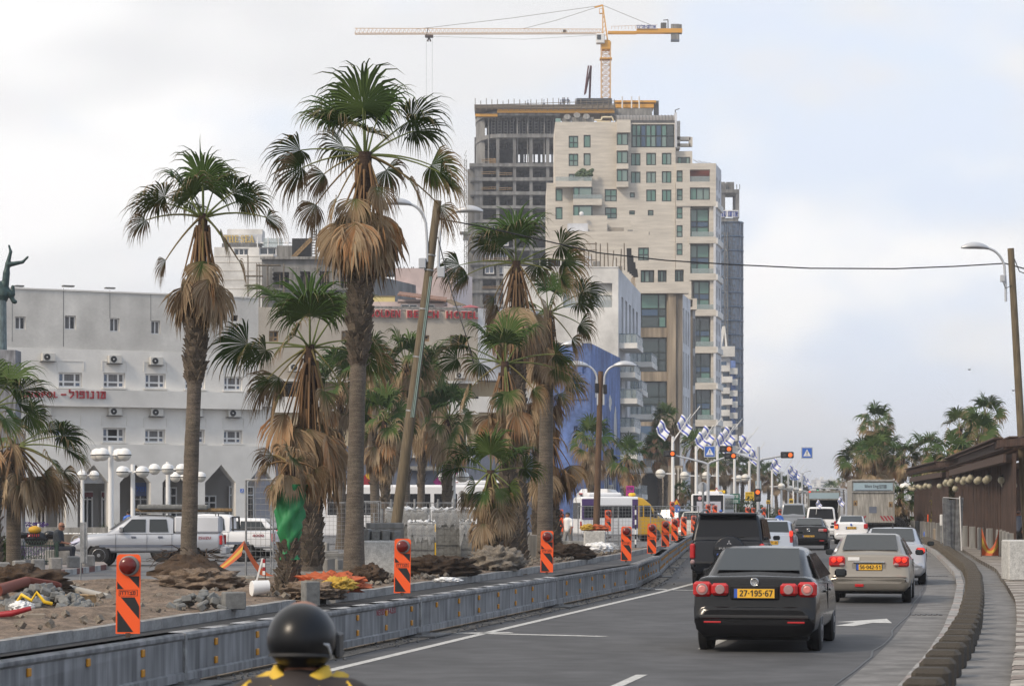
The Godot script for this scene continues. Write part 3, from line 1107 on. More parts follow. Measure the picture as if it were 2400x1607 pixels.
	for k in 8:
		var x0:=-w+2*w*k/8.0
		var x1:=x0+w/4.0
		s.quad(V(x0,vy(982,1098),0.9),V(x1,vy(982,1098),0.9),V(x1,vy(982,1092),0),V(x0,vy(982,1092),0))
		s.quad(V(x0,vy(982,1102+(k%2)),0.92),V(x1,vy(982,1103-(k%2)),0.92),V(x1,vy(982,1098),0.9),V(x0,vy(982,1098),0.9))
	part(p,"fabric",s,M.concrete)
	s=Sh.new()
	s.bar(V(w,vy(982,1096),0.1),V(w,vy(982,1120),0.5),0.03)
	part(p,"strut",s,M.galvanised)
func build_back_buildings()->void:
	var o:=front("unfinished_building","grey concrete building shell with bare window openings and rooftop formwork",at(613,1184,235),at(872,1184,235))
	var holes:=[[637,637,677,676],[702,636,727,676],[746.5,635,771.6,676],[797,634,822,676],[840,634,862,676]]
	fwall(o,"front_wall",[613,602.5,872,730],-0.35,0,holes,M.raw_concrete,true)
	fbox(o,"floor_slab",[610,602,874,608],0.01,0.4,M.concrete)
	fbox(o,"window_ledge",[613,675.5,872,680],0.01,0.25,M.concrete)
	var s:=Sh.new()
	var r:=dice(8)
	for q in [[679,624,700,675],[729,624,745,675],[774,624,795,675],[824,624,838,675],[629,624,636,675]]:
		var b:=rect(q)
		var y:float=b[1]
		var j:=0
		while y<b[3]-0.1:
			var x:float=b[0]-(0.2 if j%2 else 0.0)
			while x<b[2]:
				s.cbox(V(minf(maxf(x,b[0])+0.195,b[2]),y+0.1,0.02),V(0.18,0.09,0.02+r.randf()*0.012),0.01)
				x+=0.4
			y+=0.2
			j+=1
	part(o,"block_masonry",s,M.concrete,"","stuff")
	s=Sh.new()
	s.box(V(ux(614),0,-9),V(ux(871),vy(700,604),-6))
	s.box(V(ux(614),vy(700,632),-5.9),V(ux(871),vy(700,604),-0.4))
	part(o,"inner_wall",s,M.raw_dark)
	for q in [[655,0],[664,0],[710,1],[716,0],[720,0],[752,0],[758,1],[765,0],[806,0],[812,0],[850,0]]:
		s=Sh.new()
		s.bar(V(ux(q[0]),vy(q[0],676),-0.2-0.1*q[1]),V(ux(q[0]+q[1]*3),vy(q[0],634),-0.3),0.05)
		part(o,"prop_pole",s,M.timber_grey)
	s=Sh.new()
	s.wall(0,0,12,vy(872,606)-1.5,-0.3,0,[[1.5,16.5,3.0,18.6],[5,16.5,6.5,18.6],[8.5,16.5,10,18.6]])
	var side:=part(o,"side_wall",s,M.raw_concrete)
	side.position=V(ux(872),0,0)
	side.rotation.y=deg_to_rad(72)
	for q in [[682,556,727,602,-1.2,-0.9],[750,581,787,601,-1.6,-1.4],[640,566,680,601,-4,-3.6]]:
		fbox(o,"formwork_board",[q[0],q[1],q[2],q[3]],q[4],q[5],M.black_paint if q[0]>650 else M.concrete)
	fbox(o,"lift_shaft",[896,574,921,640],-4.0,-1.0,mat("board_slate",0.07,0.08,0.1,0.7))
	fbox(o,"lift_shaft",[876,586,895.5,640],-4.2,-1.2,M.raw_dark)
	s=Sh.new()
	for x in [729,740]:
		s.bar(V(ux(x),vy(x,601),-0.5),V(ux(x),vy(x,536),-0.5),0.07)
	for k in 10:
		s.bar(V(ux(729),vy(730,600-k*6.5),-0.5),V(ux(740),vy(730,600-k*6.5),-0.5),0.05)
	part(o,"column_cage",s,M.concrete_dark)
	for q in [[683,601,727,556],[690,601,730,560]]:
		s=Sh.new()
		s.beam(V(ux(q[0]),vy(q[0],q[1]),-0.4),V(ux(q[2]),vy(q[2],q[3]),-0.5),0.12,0.18)
		part(o,"brace_plank",s,M.timber)
	var sc:=thing("scaffold","thin brown pole scaffold with plank decks at the shell's left corner","scaffold",V(px_x(596,234),0,-234),0)
	s=Sh.new()
	for x in [583,604,610,629,667]:
		for z in [0.5,1.4]:
			s.bar(V(px_x(x,234)-sc.position.x,19,z),V(px_x(x,234)-sc.position.x,px_y(600 if x<600 else 620,234),z),0.035,4)
	part(sc,"poles",s,M.timber_grey)
	for q in [[578,618,650.0],[576,620,672.5],[583,612,678.0],[585,640,699.0],[604,660,625.0]]:
		s=Sh.new()
		s.box(V(px_x(q[0],234)-sc.position.x,px_y(q[2],234),0.45),V(px_x(q[1],234)-sc.position.x,px_y(q[2],234)+0.07,1.45))
		part(sc,"deck_plank",s,M.timber_grey)
	o=front("pale_stone_building","pale stone building far behind with gold letters on its roof wall",at(497,1184,335),at(640,1184,335))
	fwall(o,"front_wall",[501,579,640,760],-0.4,0,[[548,582,582,598],[607,579,666,597]],M.white_wall,true)
	fbox(o,"front_wall_low",[490,600,500.6,760],-3,-0.4,M.white_wall,true)
	for q in [[548,582,582,598],[607,579,666,597]]:
		window(o,rect(q),-0.25,[0.33,0.66],[],M.frame_white,[M.pane],0.12)
	for y in [600.0,614.0,634.0,655.0,676.0,694.0]:
		fbox(o,"stone_course",[501,y,640,y+1.2],0.01,0.06,M.stone)
	fbox(o,"roof_wall",[518,545,610,567],-2.4,-2.0,M.white_shade)
	fbox(o,"penthouse",[527,532,610,566],-6,-2.5,M.white_wall)
	fbox(o,"sign_base",[516,567.5,610,577],-2.4,-1.6,M.concrete_dark)
	words(o,"gold_letters","THE SEA",V((ux(521)+ux(592))*0.5,vy(560,556.5),-1.8),1.0,0.15,mat("gold",0.55,0.4,0.12,0.4,{metal=0.5}),ux(592)-ux(521),0.0,true)
	fbox(o,"glass_rail",[615,556,660,578],-1.2,-1.1,mat("rail_glass",0.3,0.36,0.36,0.1,{alpha=0.45}))
	for x in [600,625,650,672]:
		fbox(o,"roof_post",[x,553,x+2,579],-1.3,-1.0,M.frame_white)
	fbox(o,"roof_beam",[598,565,684,568],-1.5,-1.25,M.frame_white)
	s=Sh.new()
	s.box(V(ux(501),0,-14),V(ux(640),vy(560,580),-0.45))
	part(o,"building_core",s,M.white_wall)
	o=front("pink_house","plain pink rendered house with a lean-to tiled roof above the beige hotel",at(924,1184,250),at(1062,1184,250))
	fwall(o,"front_wall",[924,628,1062,760],-0.35,0,[[934,670,952,687]],M.pink_wall,true)
	window(o,rect([934,670,952,687]),-0.15,[],[],M.frame_white,[M.curtain],0.12)
	fbox(o,"window_hood",[930,663.5,958,665.5],0.01,0.7,M.pink_wall)
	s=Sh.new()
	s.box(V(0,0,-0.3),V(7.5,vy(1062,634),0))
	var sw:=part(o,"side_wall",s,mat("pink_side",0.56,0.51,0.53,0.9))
	sw.position=V(ux(1062),0,0)
	sw.rotation.y=deg_to_rad(76)
	s=Sh.new()
	s.box(V(ux(925),0,-7),V(ux(1061),vy(1000,630),-0.36))
	part(o,"building_core",s,M.pink_wall)
	for x in [934,944,962,966,981]:
		fbox(o,"chimney_pipe",[x,621,x+2.2,628],-2,-1.8,M.black_paint)
	var lean:=thing("lean_to","pink annex with a sloping terracotta roof and dark windows on the hotel roof","annex",at(1000,1184,215)*V(1,0,1),0)
	fa=V(lean.position.x,0,lean.position.z)
	fu=Vector3.RIGHT
	fwall(lean,"front_wall",[864,707,1040,735],-0.3,0,[[939,712,979,725],[983,712,1019,725]],M.pink_wall)
	for q in [[939,712,979,725],[983,712,1019,725]]:
		window(lean,rect(q),-0.15,[0.5],[],M.frame_white,[M.pane],0.1)
	s=Sh.new()
	var rl:=[V(ux(932),vy(932,688),0.5),V(ux(1046),vy(1046,702),0.5)]
	s.quad(rl[0]+V(0,-0.12,0.3),rl[1]+V(0,-0.12,0.3),rl[1]+V(0,0.5,-4),rl[0]+V(0,0.5,-4))
	s.quad(rl[0]+V(0,-0.24,0.3),rl[1]+V(0,-0.24,0.3),rl[1]+V(0,-0.12,0.3),rl[0]+V(0,-0.12,0.3))
	part(lean,"roof",s,mat("terracotta",0.36,0.2,0.14,0.9,{tex=textures.streak,scale=0.6}))
	s=Sh.new()
	s.column([[ux(932),0.0],[ux(1046),0.0],[ux(1046),-4.0],[ux(932),-4.0]],vy(990,710),vy(990,701))
	part(lean,"upper_wall",s,M.pink_wall)
	fbox(lean,"yellow_wall",[864,692,924,706.5],-1.2,-0.9,M.yellow_wall)
	fbox(lean,"yellow_wall_cap",[864,690.5,926,692],-1.3,-0.8,M.timber_grey)
	for k in 5:
		s=Sh.new()
		s.beam(V(ux(1040+k*4),vy(1040,703),0.2),V(ux(1068+k*6),vy(1060,718),0.9),0.12,0.12)
		part(lean,"loose_beam",s,M.timber_grey)
	var um:=thing("red_parasol","red and white parasol top peeping over the beige hotel's roof","parasol",on_ground(1102,205,0),0)
	s=Sh.new()
	s.lathe(V(0,px_y(722,205),0),[[0.95,0.0],[0.5,0.16],[0.02,0.28]],8)
	part(um,"canopy",s,M.sign_red)
	s=Sh.new()
	s.bar(V(0,px_y(722,205)-2.0,0),V(0,px_y(722,205)+0.2,0),0.03)
	part(um,"pole",s,M.white_paint)
# the parts built on a turned face become parts of the building itself
func flatten(st:Node3D,o:Node3D)->void:
	for c in st.get_children():
		var x:Transform3D=st.transform*c.transform
		st.remove_child(c)
		c.name=str(c.name).rstrip("0123456789")
		o.add_child(c,true)
		c.transform=x
	o.remove_child(st)
	st.free()
func side_local(o:Node3D,a:Vector3,b:Vector3)->void:
	fa=V(a.x,0,a.z)
	fu=V(b.x-a.x,0,b.z-a.z).normalized()
func balcony(o:Node3D,x0:float,x1:float,y:float,out:float)->void:
	var s:=Sh.new()
	s.box(V(x0,y,0.004),V(x1,y+0.55,out))
	var b:=part(o,"balcony",s,M.white_wall)
	s=Sh.new()
	s.box(V(x0+0.05,y+0.58,out-0.1),V(x1-0.05,y+1.45,out-0.07))
	s.box(V(x0+0.05,y+0.58,0.02),V(x0+0.08,y+1.45,out-0.1))
	part(b,"glass_rail",s,mat("rail_glass",0.3,0.36,0.36,0.1,{alpha=0.45}))
	s=Sh.new()
	s.box(V(x0,y+1.45,out-0.12),V(x1,y+1.53,out-0.04))
	s.box(V(x0,y+1.45,0.01),V(x0+0.08,y+1.53,out-0.12))
	var n:=int((x1-x0)/0.9)
	for k in n+1:
		var x:=lerpf(x0+0.03,x1-0.03,float(k)/n)
		s.box(V(x-0.03,y+0.55,out-0.12),V(x+0.03,y+1.45,out-0.05))
	for z in [out*0.35,out*0.7]:
		s.box(V(x0,y+0.55,z-0.03),V(x0+0.07,y+1.45,z+0.03))
	part(b,"rail",s,mat("rail_blue",0.12,0.16,0.2,0.5))
func build_white_block()->void:
	var a:=at(1449.5,1184,255)
	var b:=at(1501,1184,285)
	var o:=front("white_apartment_block","plain white apartment block with two loggias and glass balconies on its street side",at(1180,1184,255),a)
	var holes:=[[1320,665,1370,721],[1384.6,663,1435,720]]
	fwall(o,"front_wall",[1180,627.5,1449.5,900],-0.4,0,holes,M.white_wall,true)
	for i in 2:
		var q:Array=holes[i]
		var r:=rect(q)
		var s:=Sh.new()
		s.box(V(r[0]-0.3,r[1]-0.3,-2.6),V(r[2]+0.3,r[3]+0.3,-2.5))
		part(o,"loggia_back",s,M.stone_tan if i==0 else M.beige)
		window(o,[r[0]+0.4+0.7*i,r[1],r[2]-0.6,r[3]-0.7],-2.3,[0.5],[0.75],M.frame_dark,[M.pane_deep,M.pane_navy],0.1)
		s=Sh.new()
		s.box(V(r[0],r[1]+0.02,-0.25),V(r[2],lerpf(r[1],r[3],0.48),-0.22))
		part(o,"glass_rail",s,mat("rail_glass2",0.4,0.46,0.48,0.1,{alpha=0.4}))
		s=Sh.new()
		s.box(V(r[0],lerpf(r[1],r[3],0.48),-0.28),V(r[2],lerpf(r[1],r[3],0.5),-0.18))
		part(o,"rail",s,M.rail_blue if M.has("rail_blue") else M.frame_dark)
	fbox(o,"roof_coping",[1180,624.5,1450,627.4],-0.5,0.06,M.white_wall)
	var st:=Node3D.new()
	st.name="street_front"
	o.add_child(st)
	var dir:=(b-a).normalized()
	var yaw:=atan2(-dir.z,dir.x)
	st.global_transform=Transform3D(Basis(Vector3.UP,yaw),V(a.x,0,a.z))
	fa=V(a.x,0,a.z)
	fu=V(dir.x,0,dir.z).normalized()
	var h:=px_y(627.5,255)
	var side_holes:=[]
	for k in 5:
		side_holes.append([4.0+k*5.0,h-8.2,6.4+k*5.0,h-2.6])
	for f in 6:
		var y:=h-12.6-f*3.1
		for k in 4:
			side_holes.append([1.0+k*7.5,y,4.2+k*7.5,y+2.3])
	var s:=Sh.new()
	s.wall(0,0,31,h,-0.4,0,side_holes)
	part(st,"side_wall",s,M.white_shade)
	for q in side_holes:
		s=Sh.new()
		s.box(V(q[0],q[1],-0.34),V(q[2],q[3],-0.28))
		part(st,"window",s,M.pane)
	var rows:=[[1450,818,0],[1458,885,0],[1450,947,0],[1460,1013,0],[1450,1078,0],[1469,1144,0]]
	for i in rows.size():
		var d:=257.0
		var y:=px_y(rows[i][1],d)
		balcony(st,0.6+(1.0 if i%2 else 0.0),9.0,y,1.9 if i%2==0 else 1.6)
		balcony(st,15.5,24.0,y-1.1,2.4 if i%2==0 else 1.3)
	s=Sh.new()
	flatten(st,o)
	s=Sh.new()
	s.box(V(-11.3,0,-29),V(-0.5,h-0.3,-0.7))
	var core:=part(o,"building_core",s,M.white_wall)
	core.position=V(o.to_local(V(a.x,0,a.z)).x,0,0)
	face_again(o)
	for q in [[1250,596,1352,627,M.black_paint,"shade_net"],[1395,600,1412,624,M.concrete,"roof_hut"],[1352,588,1392,624,M.white_shade,"roof_hut"],[1450,612,1464,630,M.concrete,"pier"]]:
		fbox(o,q[5],[q[0],q[1],q[2],q[3]],-6.0,-5.2,q[4])
	for x in [1265.0,1283.0,1316.0,1444.0]:
		fbox(o,"white_post",[x,598,x+3,624],-5.1,-4.9,M.white_wall)
	s=Sh.new()
	var r:=dice(71)
	for k in 12:
		var x:=1372.0+k*9.5
		var hh:float=560.0+r.randf()*40
		s.bar(V(ux(x),vy(x,626),-3-r.randf()),V(ux(x+r.randf_range(-3,3)),vy(x,hh),-3),0.06,4)
	for y in [565.0,580.0,603.0]:
		s.bar(V(ux(1330),vy(1330,y),-3),V(ux(1402),vy(1402,y-1),-3),0.06,4)
	part(o,"scaffold_poles",s,M.timber_grey)
	for k in 4:
		s=Sh.new()
		s.beam(V(ux(1478+k*7),vy(1480,634),-1.5-k*2),V(ux(1476+k*7),vy(1480,578+k*12),-1.5-k*2),0.5,0.12)
		part(o,"torn_netting",s,M.black_paint)
	a=at(1384.5,1184,215)
	b=at(1452,1184,236)
	o=front("blue_building","weathered bright blue windowless building with peeling patches",at(1262,1184,215),a)
	fwall(o,"front_wall",[1262,804,1384.5,1170],-0.4,0,[[1340,858,1352,876],[1365,858,1376,876],[1345,998,1354,1015]],M.blue_wall,true)
	for q in [[1340,858,1352,876],[1365,858,1376,876],[1345,998,1354,1015]]:
		window(o,rect(q),-0.2,[0.25,0.5,0.75],[],M.blue_wall,[M.black_gap],0.09)
	for x in range(1300,1384,14):
		fbox(o,"panel_joint",[x,880,x+0.8,934],0.006,0.03,M.slate_blue)
	fbox(o,"panel_ledge",[1300,934,1376,936],0.006,0.1,M.slate_blue)
	s=Sh.new()
	s.box(V(ux(1262),0,-18),V(ux(1384)-0.3,vy(1384,808),-0.5))
	part(o,"building_core",s,M.blue_wall)
	dir=(b-a).normalized()
	yaw=atan2(-dir.z,dir.x)
	st=Node3D.new()
	st.name="street_front"
	o.add_child(st)
	st.global_transform=Transform3D(Basis(Vector3.UP,yaw),V(a.x,0,a.z))
	h=px_y(804,215)
	s=Sh.new()
	s.wall(0,0,22,h,-0.4,0,[[15.5,2.0,20,5.6],[9.5,1.6,14.2,5.2],[4.2,10.3,5.4,12.2],[11.0,8.6,12.0,10.2]])
	part(st,"side_wall",s,M.blue_wall)
	for q in [[15.5,2.0,20,5.6],[9.5,1.6,14.2,5.2],[4.2,10.3,5.4,12.2],[11.0,8.6,12.0,10.2]]:
		window(st,q,-0.2,[0.33,0.66],[],M.frame_white,[M.pane_dark,M.curtain],0.09)
	r=dice(15)
	for q in [[2.0,7.2,1.0,2.6],[3.4,12.4,1.4,2.2],[6.3,9.0,1.2,2.6],[7.8,9.2,1.9,3.0],[14,11.5,2.4,1.6],[18,9.5,2.2,4.4],[1.0,3.0,0.8,2.4]]:
		s=Sh.new()
		var poly:=PackedVector2Array()
		for k in 14:
			var an:=TAU*k/14
			poly.append(V2(q[0]+cos(an)*q[2]*r.randf_range(0.25,0.55),q[1]+sin(an)*q[3]*r.randf_range(0.3,0.55)))
		s.prism(poly,0.003,0.012)
		part(st,"peeling_patch",s,M.plaster_old)
	var keep:=st.global_transform
	flatten(st,o)
	s=Sh.new()
	s.lathe(Vector3.ZERO,[[0.05,0.0],[0.5,0.08],[0.8,0.22]],14)
	var dish:=solo("satellite_dish","dark satellite dish at the foot of the blue building","satellite dish",s,M.raw_dark,"",at(1345,1117,210))
	dish.rotation=V(1.2,0.5,0.3)
	ac_unit(keep*V(13.2,3.0,0.01),yaw,"white air conditioner on the blue building's street side",1.3,0.9)
# ---------------------------------------------------------------- the tall buildings
func green_window(o:Node3D,q:Array,n:int,z:=-0.2,upper:=false)->void:
	var r:=rect(q)
	var cols:=[]
	for k in range(1,n):
		cols.append(float(k)/n)
	var k:=int(q[0]*7+q[1]*3)
	var pool:=[M.pane_green,M.pane_pale,M.pane_green,M.pane_pale,M.pane_green]
	var panes:=[]
	for i in n*2:
		panes.append(pool[(k+i*(3 if upper else 2))%5])
	window(o,r,z,cols,[0.45] if (k%3) else [],M.frame_dark,panes,0.16)
func build_towers()->void:
	var d:=430.0
	var o:=front("stone_tower","stepped cream stone apartment tower with green windows, in front of the shell",at(1281,1184,d),at(1690,1184,d))
	var left:=[[1333,318,1355.5,346.5,2],[1368,316,1384.5,345.5,1],[1333,360,1355.5,389,2],[1368,359,1384.5,388,1],[1333,407,1355.5,427,2],[1368,406,1384.5,427,1]]
	fwall(o,"upper_wall",[1301.5,285.5,1476.5,428.5],-0.6,0,left,M.stone)
	for q in left:
		green_window(o,[q[0],q[1],q[2],q[3]],q[4])
	left=[[1302,442,1318.5,471,1],[1417.5,443,1446,472,2],[1302,485,1318.5,514,1],[1418,486,1446,512,2],[1476.5,451,1488,463,1],[1475,493,1488.5,503,1],[1518.6,492,1532,505,1],[1515,444,1538,472,2],[1551.5,444,1574,472,2]]
	fwall(o,"middle_wall",[1281.4,428.5,1583,700],-0.6,0.005,left,M.stone,true)
	for q in left:
		green_window(o,[q[0],q[1],q[2],q[3]],q[4])
	left=[[1479,359,1501.5,388,2],[1515,358,1538,387,2],[1551.5,358,1574,386,2],[1479,402,1501.5,431,2],[1515,402,1538,430,2],[1551.5,401,1574,429,2],[1480,291,1581,345.5,8]]
	fwall(o,"right_upper_wall",[1476.5,288,1583.7,428.5],-0.6,-0.003,left,M.stone)
	for q in left:
		if q[4]<8:
			green_window(o,[q[0],q[1],q[2],q[3]],q[4])
	window(o,rect(left[6]),-0.15,[0.118,0.22,0.34,0.452,0.57,0.7,0.82],[0.5],M.frame_dark,[M.pane_pale,M.pane_green,M.pane_navy,M.pane_green,M.pane_pale,M.pane_navy,M.pane_pale,M.pane_deep,M.pane_green,M.pane_green,M.pane_navy,M.pane_green,M.pane_green,M.pane_navy,M.pane_green,M.pane_deep],0.22,"penthouse_glazing")
	for q in [[1445,315,1471,343],[1445,357,1471,386],[1445,400,1471,428]]:
		fbox(o,"bay",[q[0]-0.5,q[3],1472,q[3]+12.5],0.006,1.6,M.stone)
		var r:=rect(q)
		window(o,r,1.4,[0.45],[],M.frame_dark,[M.pane_green,M.pane_pale],0.16)
		var s:=Sh.new()
		s.box(V(r[2],r[1],0.1),V(r[2]+0.05,r[3],1.35))
		part(o,"side_pane",s,M.pane_deep)
	fbox(o,"corner_parapet",[1445,284,1477,313.6],0.006,1.7,M.stone)
	for q in [[1343,441,1387.5,469],[1343,484,1387.5,512]]:
		var r:=rect(q)
		window(o,r,1.7,[0.3],[],M.frame_dark,[M.pane_green,M.pane_pale],0.18)
		var s:=Sh.new()
		s.box(V(r[2],r[1],0.1),V(r[2]+0.05,r[3],1.6))
		part(o,"side_pane",s,M.pane_deep)
	for q in [[1302,427.5,1386,441],[1343,469.2,1410,483.5]]:
		fbox(o,"terrace",q,0.01,2.0,M.stone)
		var r:=rect([q[0],q[1]-10,q[2]+1,q[1]])
		var s:=Sh.new()
		s.box(V(r[0],r[1]+0.02,1.9),V(r[2],r[3],1.95))
		part(o,"terrace_glass",s,M.rail_glass)
	for i in 6:
		var s:=Sh.new()
		var rr:=dice(40+i)
		for k in 9:
			s.ball(V(ux(1350+i*6+k),vy(1350,421-(i%3)*3)+rr.randf()*1.2,1.2+rr.randf()*0.5),V(0.35,0.3,0.3),4,5)
		part(o,"terrace_plant",s,mat("shrub_far",0.05,0.08,0.03,0.9))
	left=[[1583.7+2,400,1600,427,1],[1585.7,443,1600,470.5,1],[1585.7,486,1600,513,1],[1585.7,528,1600,556,1],[1585.7,570,1600,598,1],[1617,398,1664,426.5,0],[1617,440,1664,469,3]]
	fwall(o,"right_wall",[1583.7,383.5,1678,483.5],-0.7,0.5,[left[0],left[1],left[5],left[6]],M.stone)
	fwall(o,"right_lower_wall",[1583.7,483.5,1618,700],-0.7,0.3,[left[2],left[3],left[4]],M.stone,true)
	for q in left:
		if q[4]:
			green_window(o,[q[0],q[1],q[2],q[3]],q[4],0.1)
	var r:=rect(left[5])
	var s:=Sh.new()
	s.box(V(r[0]-0.2,r[1],-2.2),V(r[2]+0.2,r[3]+0.2,-2.1))
	part(o,"loggia_back",s,mat("loggia_red",0.2,0.06,0.045,0.9))
	s=Sh.new()
	s.box(V(r[0],r[1],0.2),V(r[2],r[1]+1.0,0.24))
	part(o,"loggia_glass",s,M.rail_glass)
	var stack:=[[1618.6,488,1663,555,0.48],[1618.6,572,1664,641,0.5],[1626,658,1664.5,725,0.5],[1628,743,1666,812,0.48],[1630,827,1667,897,0.5],[1632,912,1667.5,983.5,0.5],[1633,998,1667.5,1017,0.0]]
	for i in stack.size():
		var q:Array=stack[i]
		r=rect([q[0],q[1],q[2],q[3]])
		window(o,r,-0.9,[0.36],[0.36,0.56] if q[4]>0 else [],M.frame_dark,[M.pane_green,M.pane_green,M.pane_navy,M.pane_navy,M.pane_pale,M.pane_green] if i<3 else [M.pane_deep,M.pane_green,M.pane_navy,M.pane_navy,M.pane_deep,M.pane_deep],0.2,"corner_glazing")
		s=Sh.new()
		s.box(V(r[2],r[1],-1.2),V(ux(1678.5),r[3]+0.3,0.0))
		part(o,"corner_pier",s,M.stone)
		s=Sh.new()
		s.box(V(r[0]-0.3,r[1]-1.15,-1.2),V(ux(1678),r[1]-0.01,0.55))
		part(o,"balcony_slab",s,M.stone)
		s=Sh.new()
		s.box(V(r[0]+0.2,r[1],0.4),V(ux(1675),r[1]+0.85,0.43))
		part(o,"balcony_glass",s,M.rail_glass)
		s=Sh.new()
		s.box(V(r[0]-0.5,r[1]-1.2,-3),V(ux(1678),r[3]+1.2,-1.25))
		part(o,"floor_back",s,M.stone)
	var a:=at(1678,1184,d-0.5)
	var b:=at(1690.5,1184,d+8.0)
	var dir:=(b-a).normalized()
	var st:=Node3D.new()
	st.name="street_front"
	o.add_child(st)
	st.global_transform=Transform3D(Basis(Vector3.UP,atan2(-dir.z,dir.x)),V(a.x,0,a.z))
	var h:=px_y(384,d)
	var holes:=[]
	for f in 15:
		for k in 2:
			holes.append([1.2+k*3.6,h-4.4-f*3.15,2.8+k*3.6,h-2.2-f*3.15])
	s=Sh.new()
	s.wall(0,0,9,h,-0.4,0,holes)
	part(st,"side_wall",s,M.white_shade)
	for q in holes:
		s=Sh.new()
		s.box(V(q[0],q[1],-0.36),V(q[2],q[3],-0.3))
		part(st,"window",s,M.pane)
	for f in 8:
		s=Sh.new()
		s.box(V(0,h-7.6-f*6.3,0.01),V(9,h-6.6-f*6.3,0.35))
		part(st,"side_band",s,M.white_wall)
	flatten(st,o)
	s=Sh.new()
	s.box(V(ux(1301),vy(1400,700),-18),V(ux(1476),vy(1400,287),-0.65))
	s.box(V(ux(1476.6),vy(1400,700),-17.9),V(ux(1583),vy(1400,290),-0.8))
	s.box(V(ux(1282),0,-17.8),V(ux(1676),vy(1400,430),-3.1))
	s.box(V(ux(1583.5),0,-17.7),V(ux(1676),vy(1600,386),-2.3))
	part(o,"building_core",s,M.stone)
	s=Sh.new()
	var rows:=[]
	for x in [ux(1446),ux(1584)]:
		var row:=PackedVector3Array()
		for k in 13:
			var an:=PI*k/12.0
			row.append(V(x,vy(1500,281)+sin(an)*1.35,-4.0+cos(an)*3.4))
		rows.append(row)
	s.grid(rows)
	part(o,"barrel_roof",s,mat("zinc",0.24,0.225,0.21,0.5,{metal=0.3}))
	s=Sh.new()
	for k in 19:
		var x:=lerpf(ux(1446),ux(1584),k/18.0)
		for i in 6:
			var an0:=PI*i/12.0
			var an1:=PI*(i+1)/12.0
			s.beam(V(x,vy(1500,281)+sin(an0)*1.38,-4.0+cos(an0)*3.45),V(x,vy(1500,281)+sin(an1)*1.38,-4.0+cos(an1)*3.45),0.1,0.1)
	part(o,"roof_rib",s,M.concrete_dark)
	fbox(o,"roof_fascia",[1446,281,1582,287.8],-1.2,-0.3,M.raw_dark)
	fbox(o,"roof_end_wall",[1582,264,1587,345],-3.0,0.2,M.white_shade)
	fbox(o,"stair_wall",[1587.2,280,1596,345],-6,-1.5,M.stone)
	fbox(o,"roof_terrace",[1584,352,1624,383],-9.0,-1.0,M.stone)
	window(o,[ux(1589),vy(1600,384),ux(1618),vy(1600,366)],-0.9,[0.3,0.7],[],M.frame_dark,[M.pane_green,M.pane_deep,M.pane_pale],0.15)
	for q in [[1586,317,1620,325],[1586,333,1620,339],[1617,318,1625,339]]:
		fbox(o,"pergola_arm",q,-3.0,-1.5,M.stone)
	for k in 4:
		s=Sh.new()
		s.bar(V(ux(1626+k*12),vy(1640,372+k*2),-1),V(ux(1650+k*9),vy(1640,383),-2),0.08,4)
		part(o,"roof_spar",s,M.frame_white)
	fbox(o,"plant_box",[1341,270,1393,285.5],-5,-2,M.concrete)
	fbox(o,"plant_box",[1318,272,1339,285.5],-5,-2,M.raw_concrete)
	fbox(o,"vent_duct",[1303,271,1315,285.5],-4,-3,mat("duct_teal",0.2,0.32,0.3,0.5))
	for q in [[1330,272],[1353,268],[1375,271]]:
		var p:=V(ux(q[0]),vy(q[0],q[1]),-1.9)
		s=Sh.new()
		s.xf=Transform3D(Basis(Vector3.RIGHT,1.0),p)
		s.lathe(Vector3.ZERO,[[0.02,0.0],[0.35,0.08],[0.62,0.28]],12)
		part(o,"dish_antenna",s,M.concrete)
	s=Sh.new()
	for q in [[1394,284,1425,284],[1394,277,1410,277],[1410,277,1413,270],[1413,270,1436,270],[1436,270,1440,280],[1400,281,1432,281]]:
		s.bar(V(ux(q[0]),vy(q[0],q[1]),-2),V(ux(q[2]),vy(q[2],q[3]),-2),0.16,6)
	part(o,"roof_pipe",s,mat("pipe_cream",0.6,0.52,0.36,0.5))
	s=Sh.new()
	s.bar(V(ux(1584),vy(1584,264),-1),V(ux(1584),vy(1584,255),-1),0.1,5)
	s.bar(V(ux(1584),vy(1584,256),-1),V(ux(1594),vy(1594,252),-1),0.08,5)
	part(o,"camera_mast",s,M.concrete_dark)
	d=372.0
	o=front("terraced_block","low cream block with stepped roof terraces below the stone tower",at(1290,1184,d),at(1500,1184,d))
	for q in [[1343,503,1424,541,-1.0,0],[1424,507,1482,545,-5.0,1],[1330,524,1378,556,0.4,2],[1290,544,1520,720,1.2,3]]:
		var holes2:=[[1427,525,1466,541]] if q[5]==1 else [[1495,582,1520,612]] if q[5]==3 else []
		fwall(o,"terrace_wall",[q[0],q[1],q[2],q[3]],q[4]-0.6,q[4],holes2,[M.stone,M.stone,M.white_shade,M.stone][q[5]],q[5]==3)
		s=Sh.new()
		r=rect([q[0],q[1],q[2],q[3]])
		s.box(V(r[0]+0.1,r[1],q[4]-7),V(r[2]-0.1,r[3]-0.5,q[4]-(2.4 if holes2 else 0.61)))
		part(o,"terrace_core",s,M.beige)
	green_window(o,[1495,582,1520,612],2,1.0)
	s=Sh.new()
	s.ball(V(ux(1363),vy(1363,501),0.0),V(0.35,0.35,0.2),6,10)
	part(o,"dish_antenna",s,M.frame_white)
	for q in [[1474,533,1486,541],[1488,536,1498,541],[1509,538,1525,544]]:
		fbox(o,"roof_unit",q,-4,-3,M.concrete if q[0]<1500 else M.black_paint)
	d=338.0
	o=front("tan_stone_block","tan stone block with tall dark double height windows and a wood clad base",at(1490,1184,d),at(1597,1184,d))
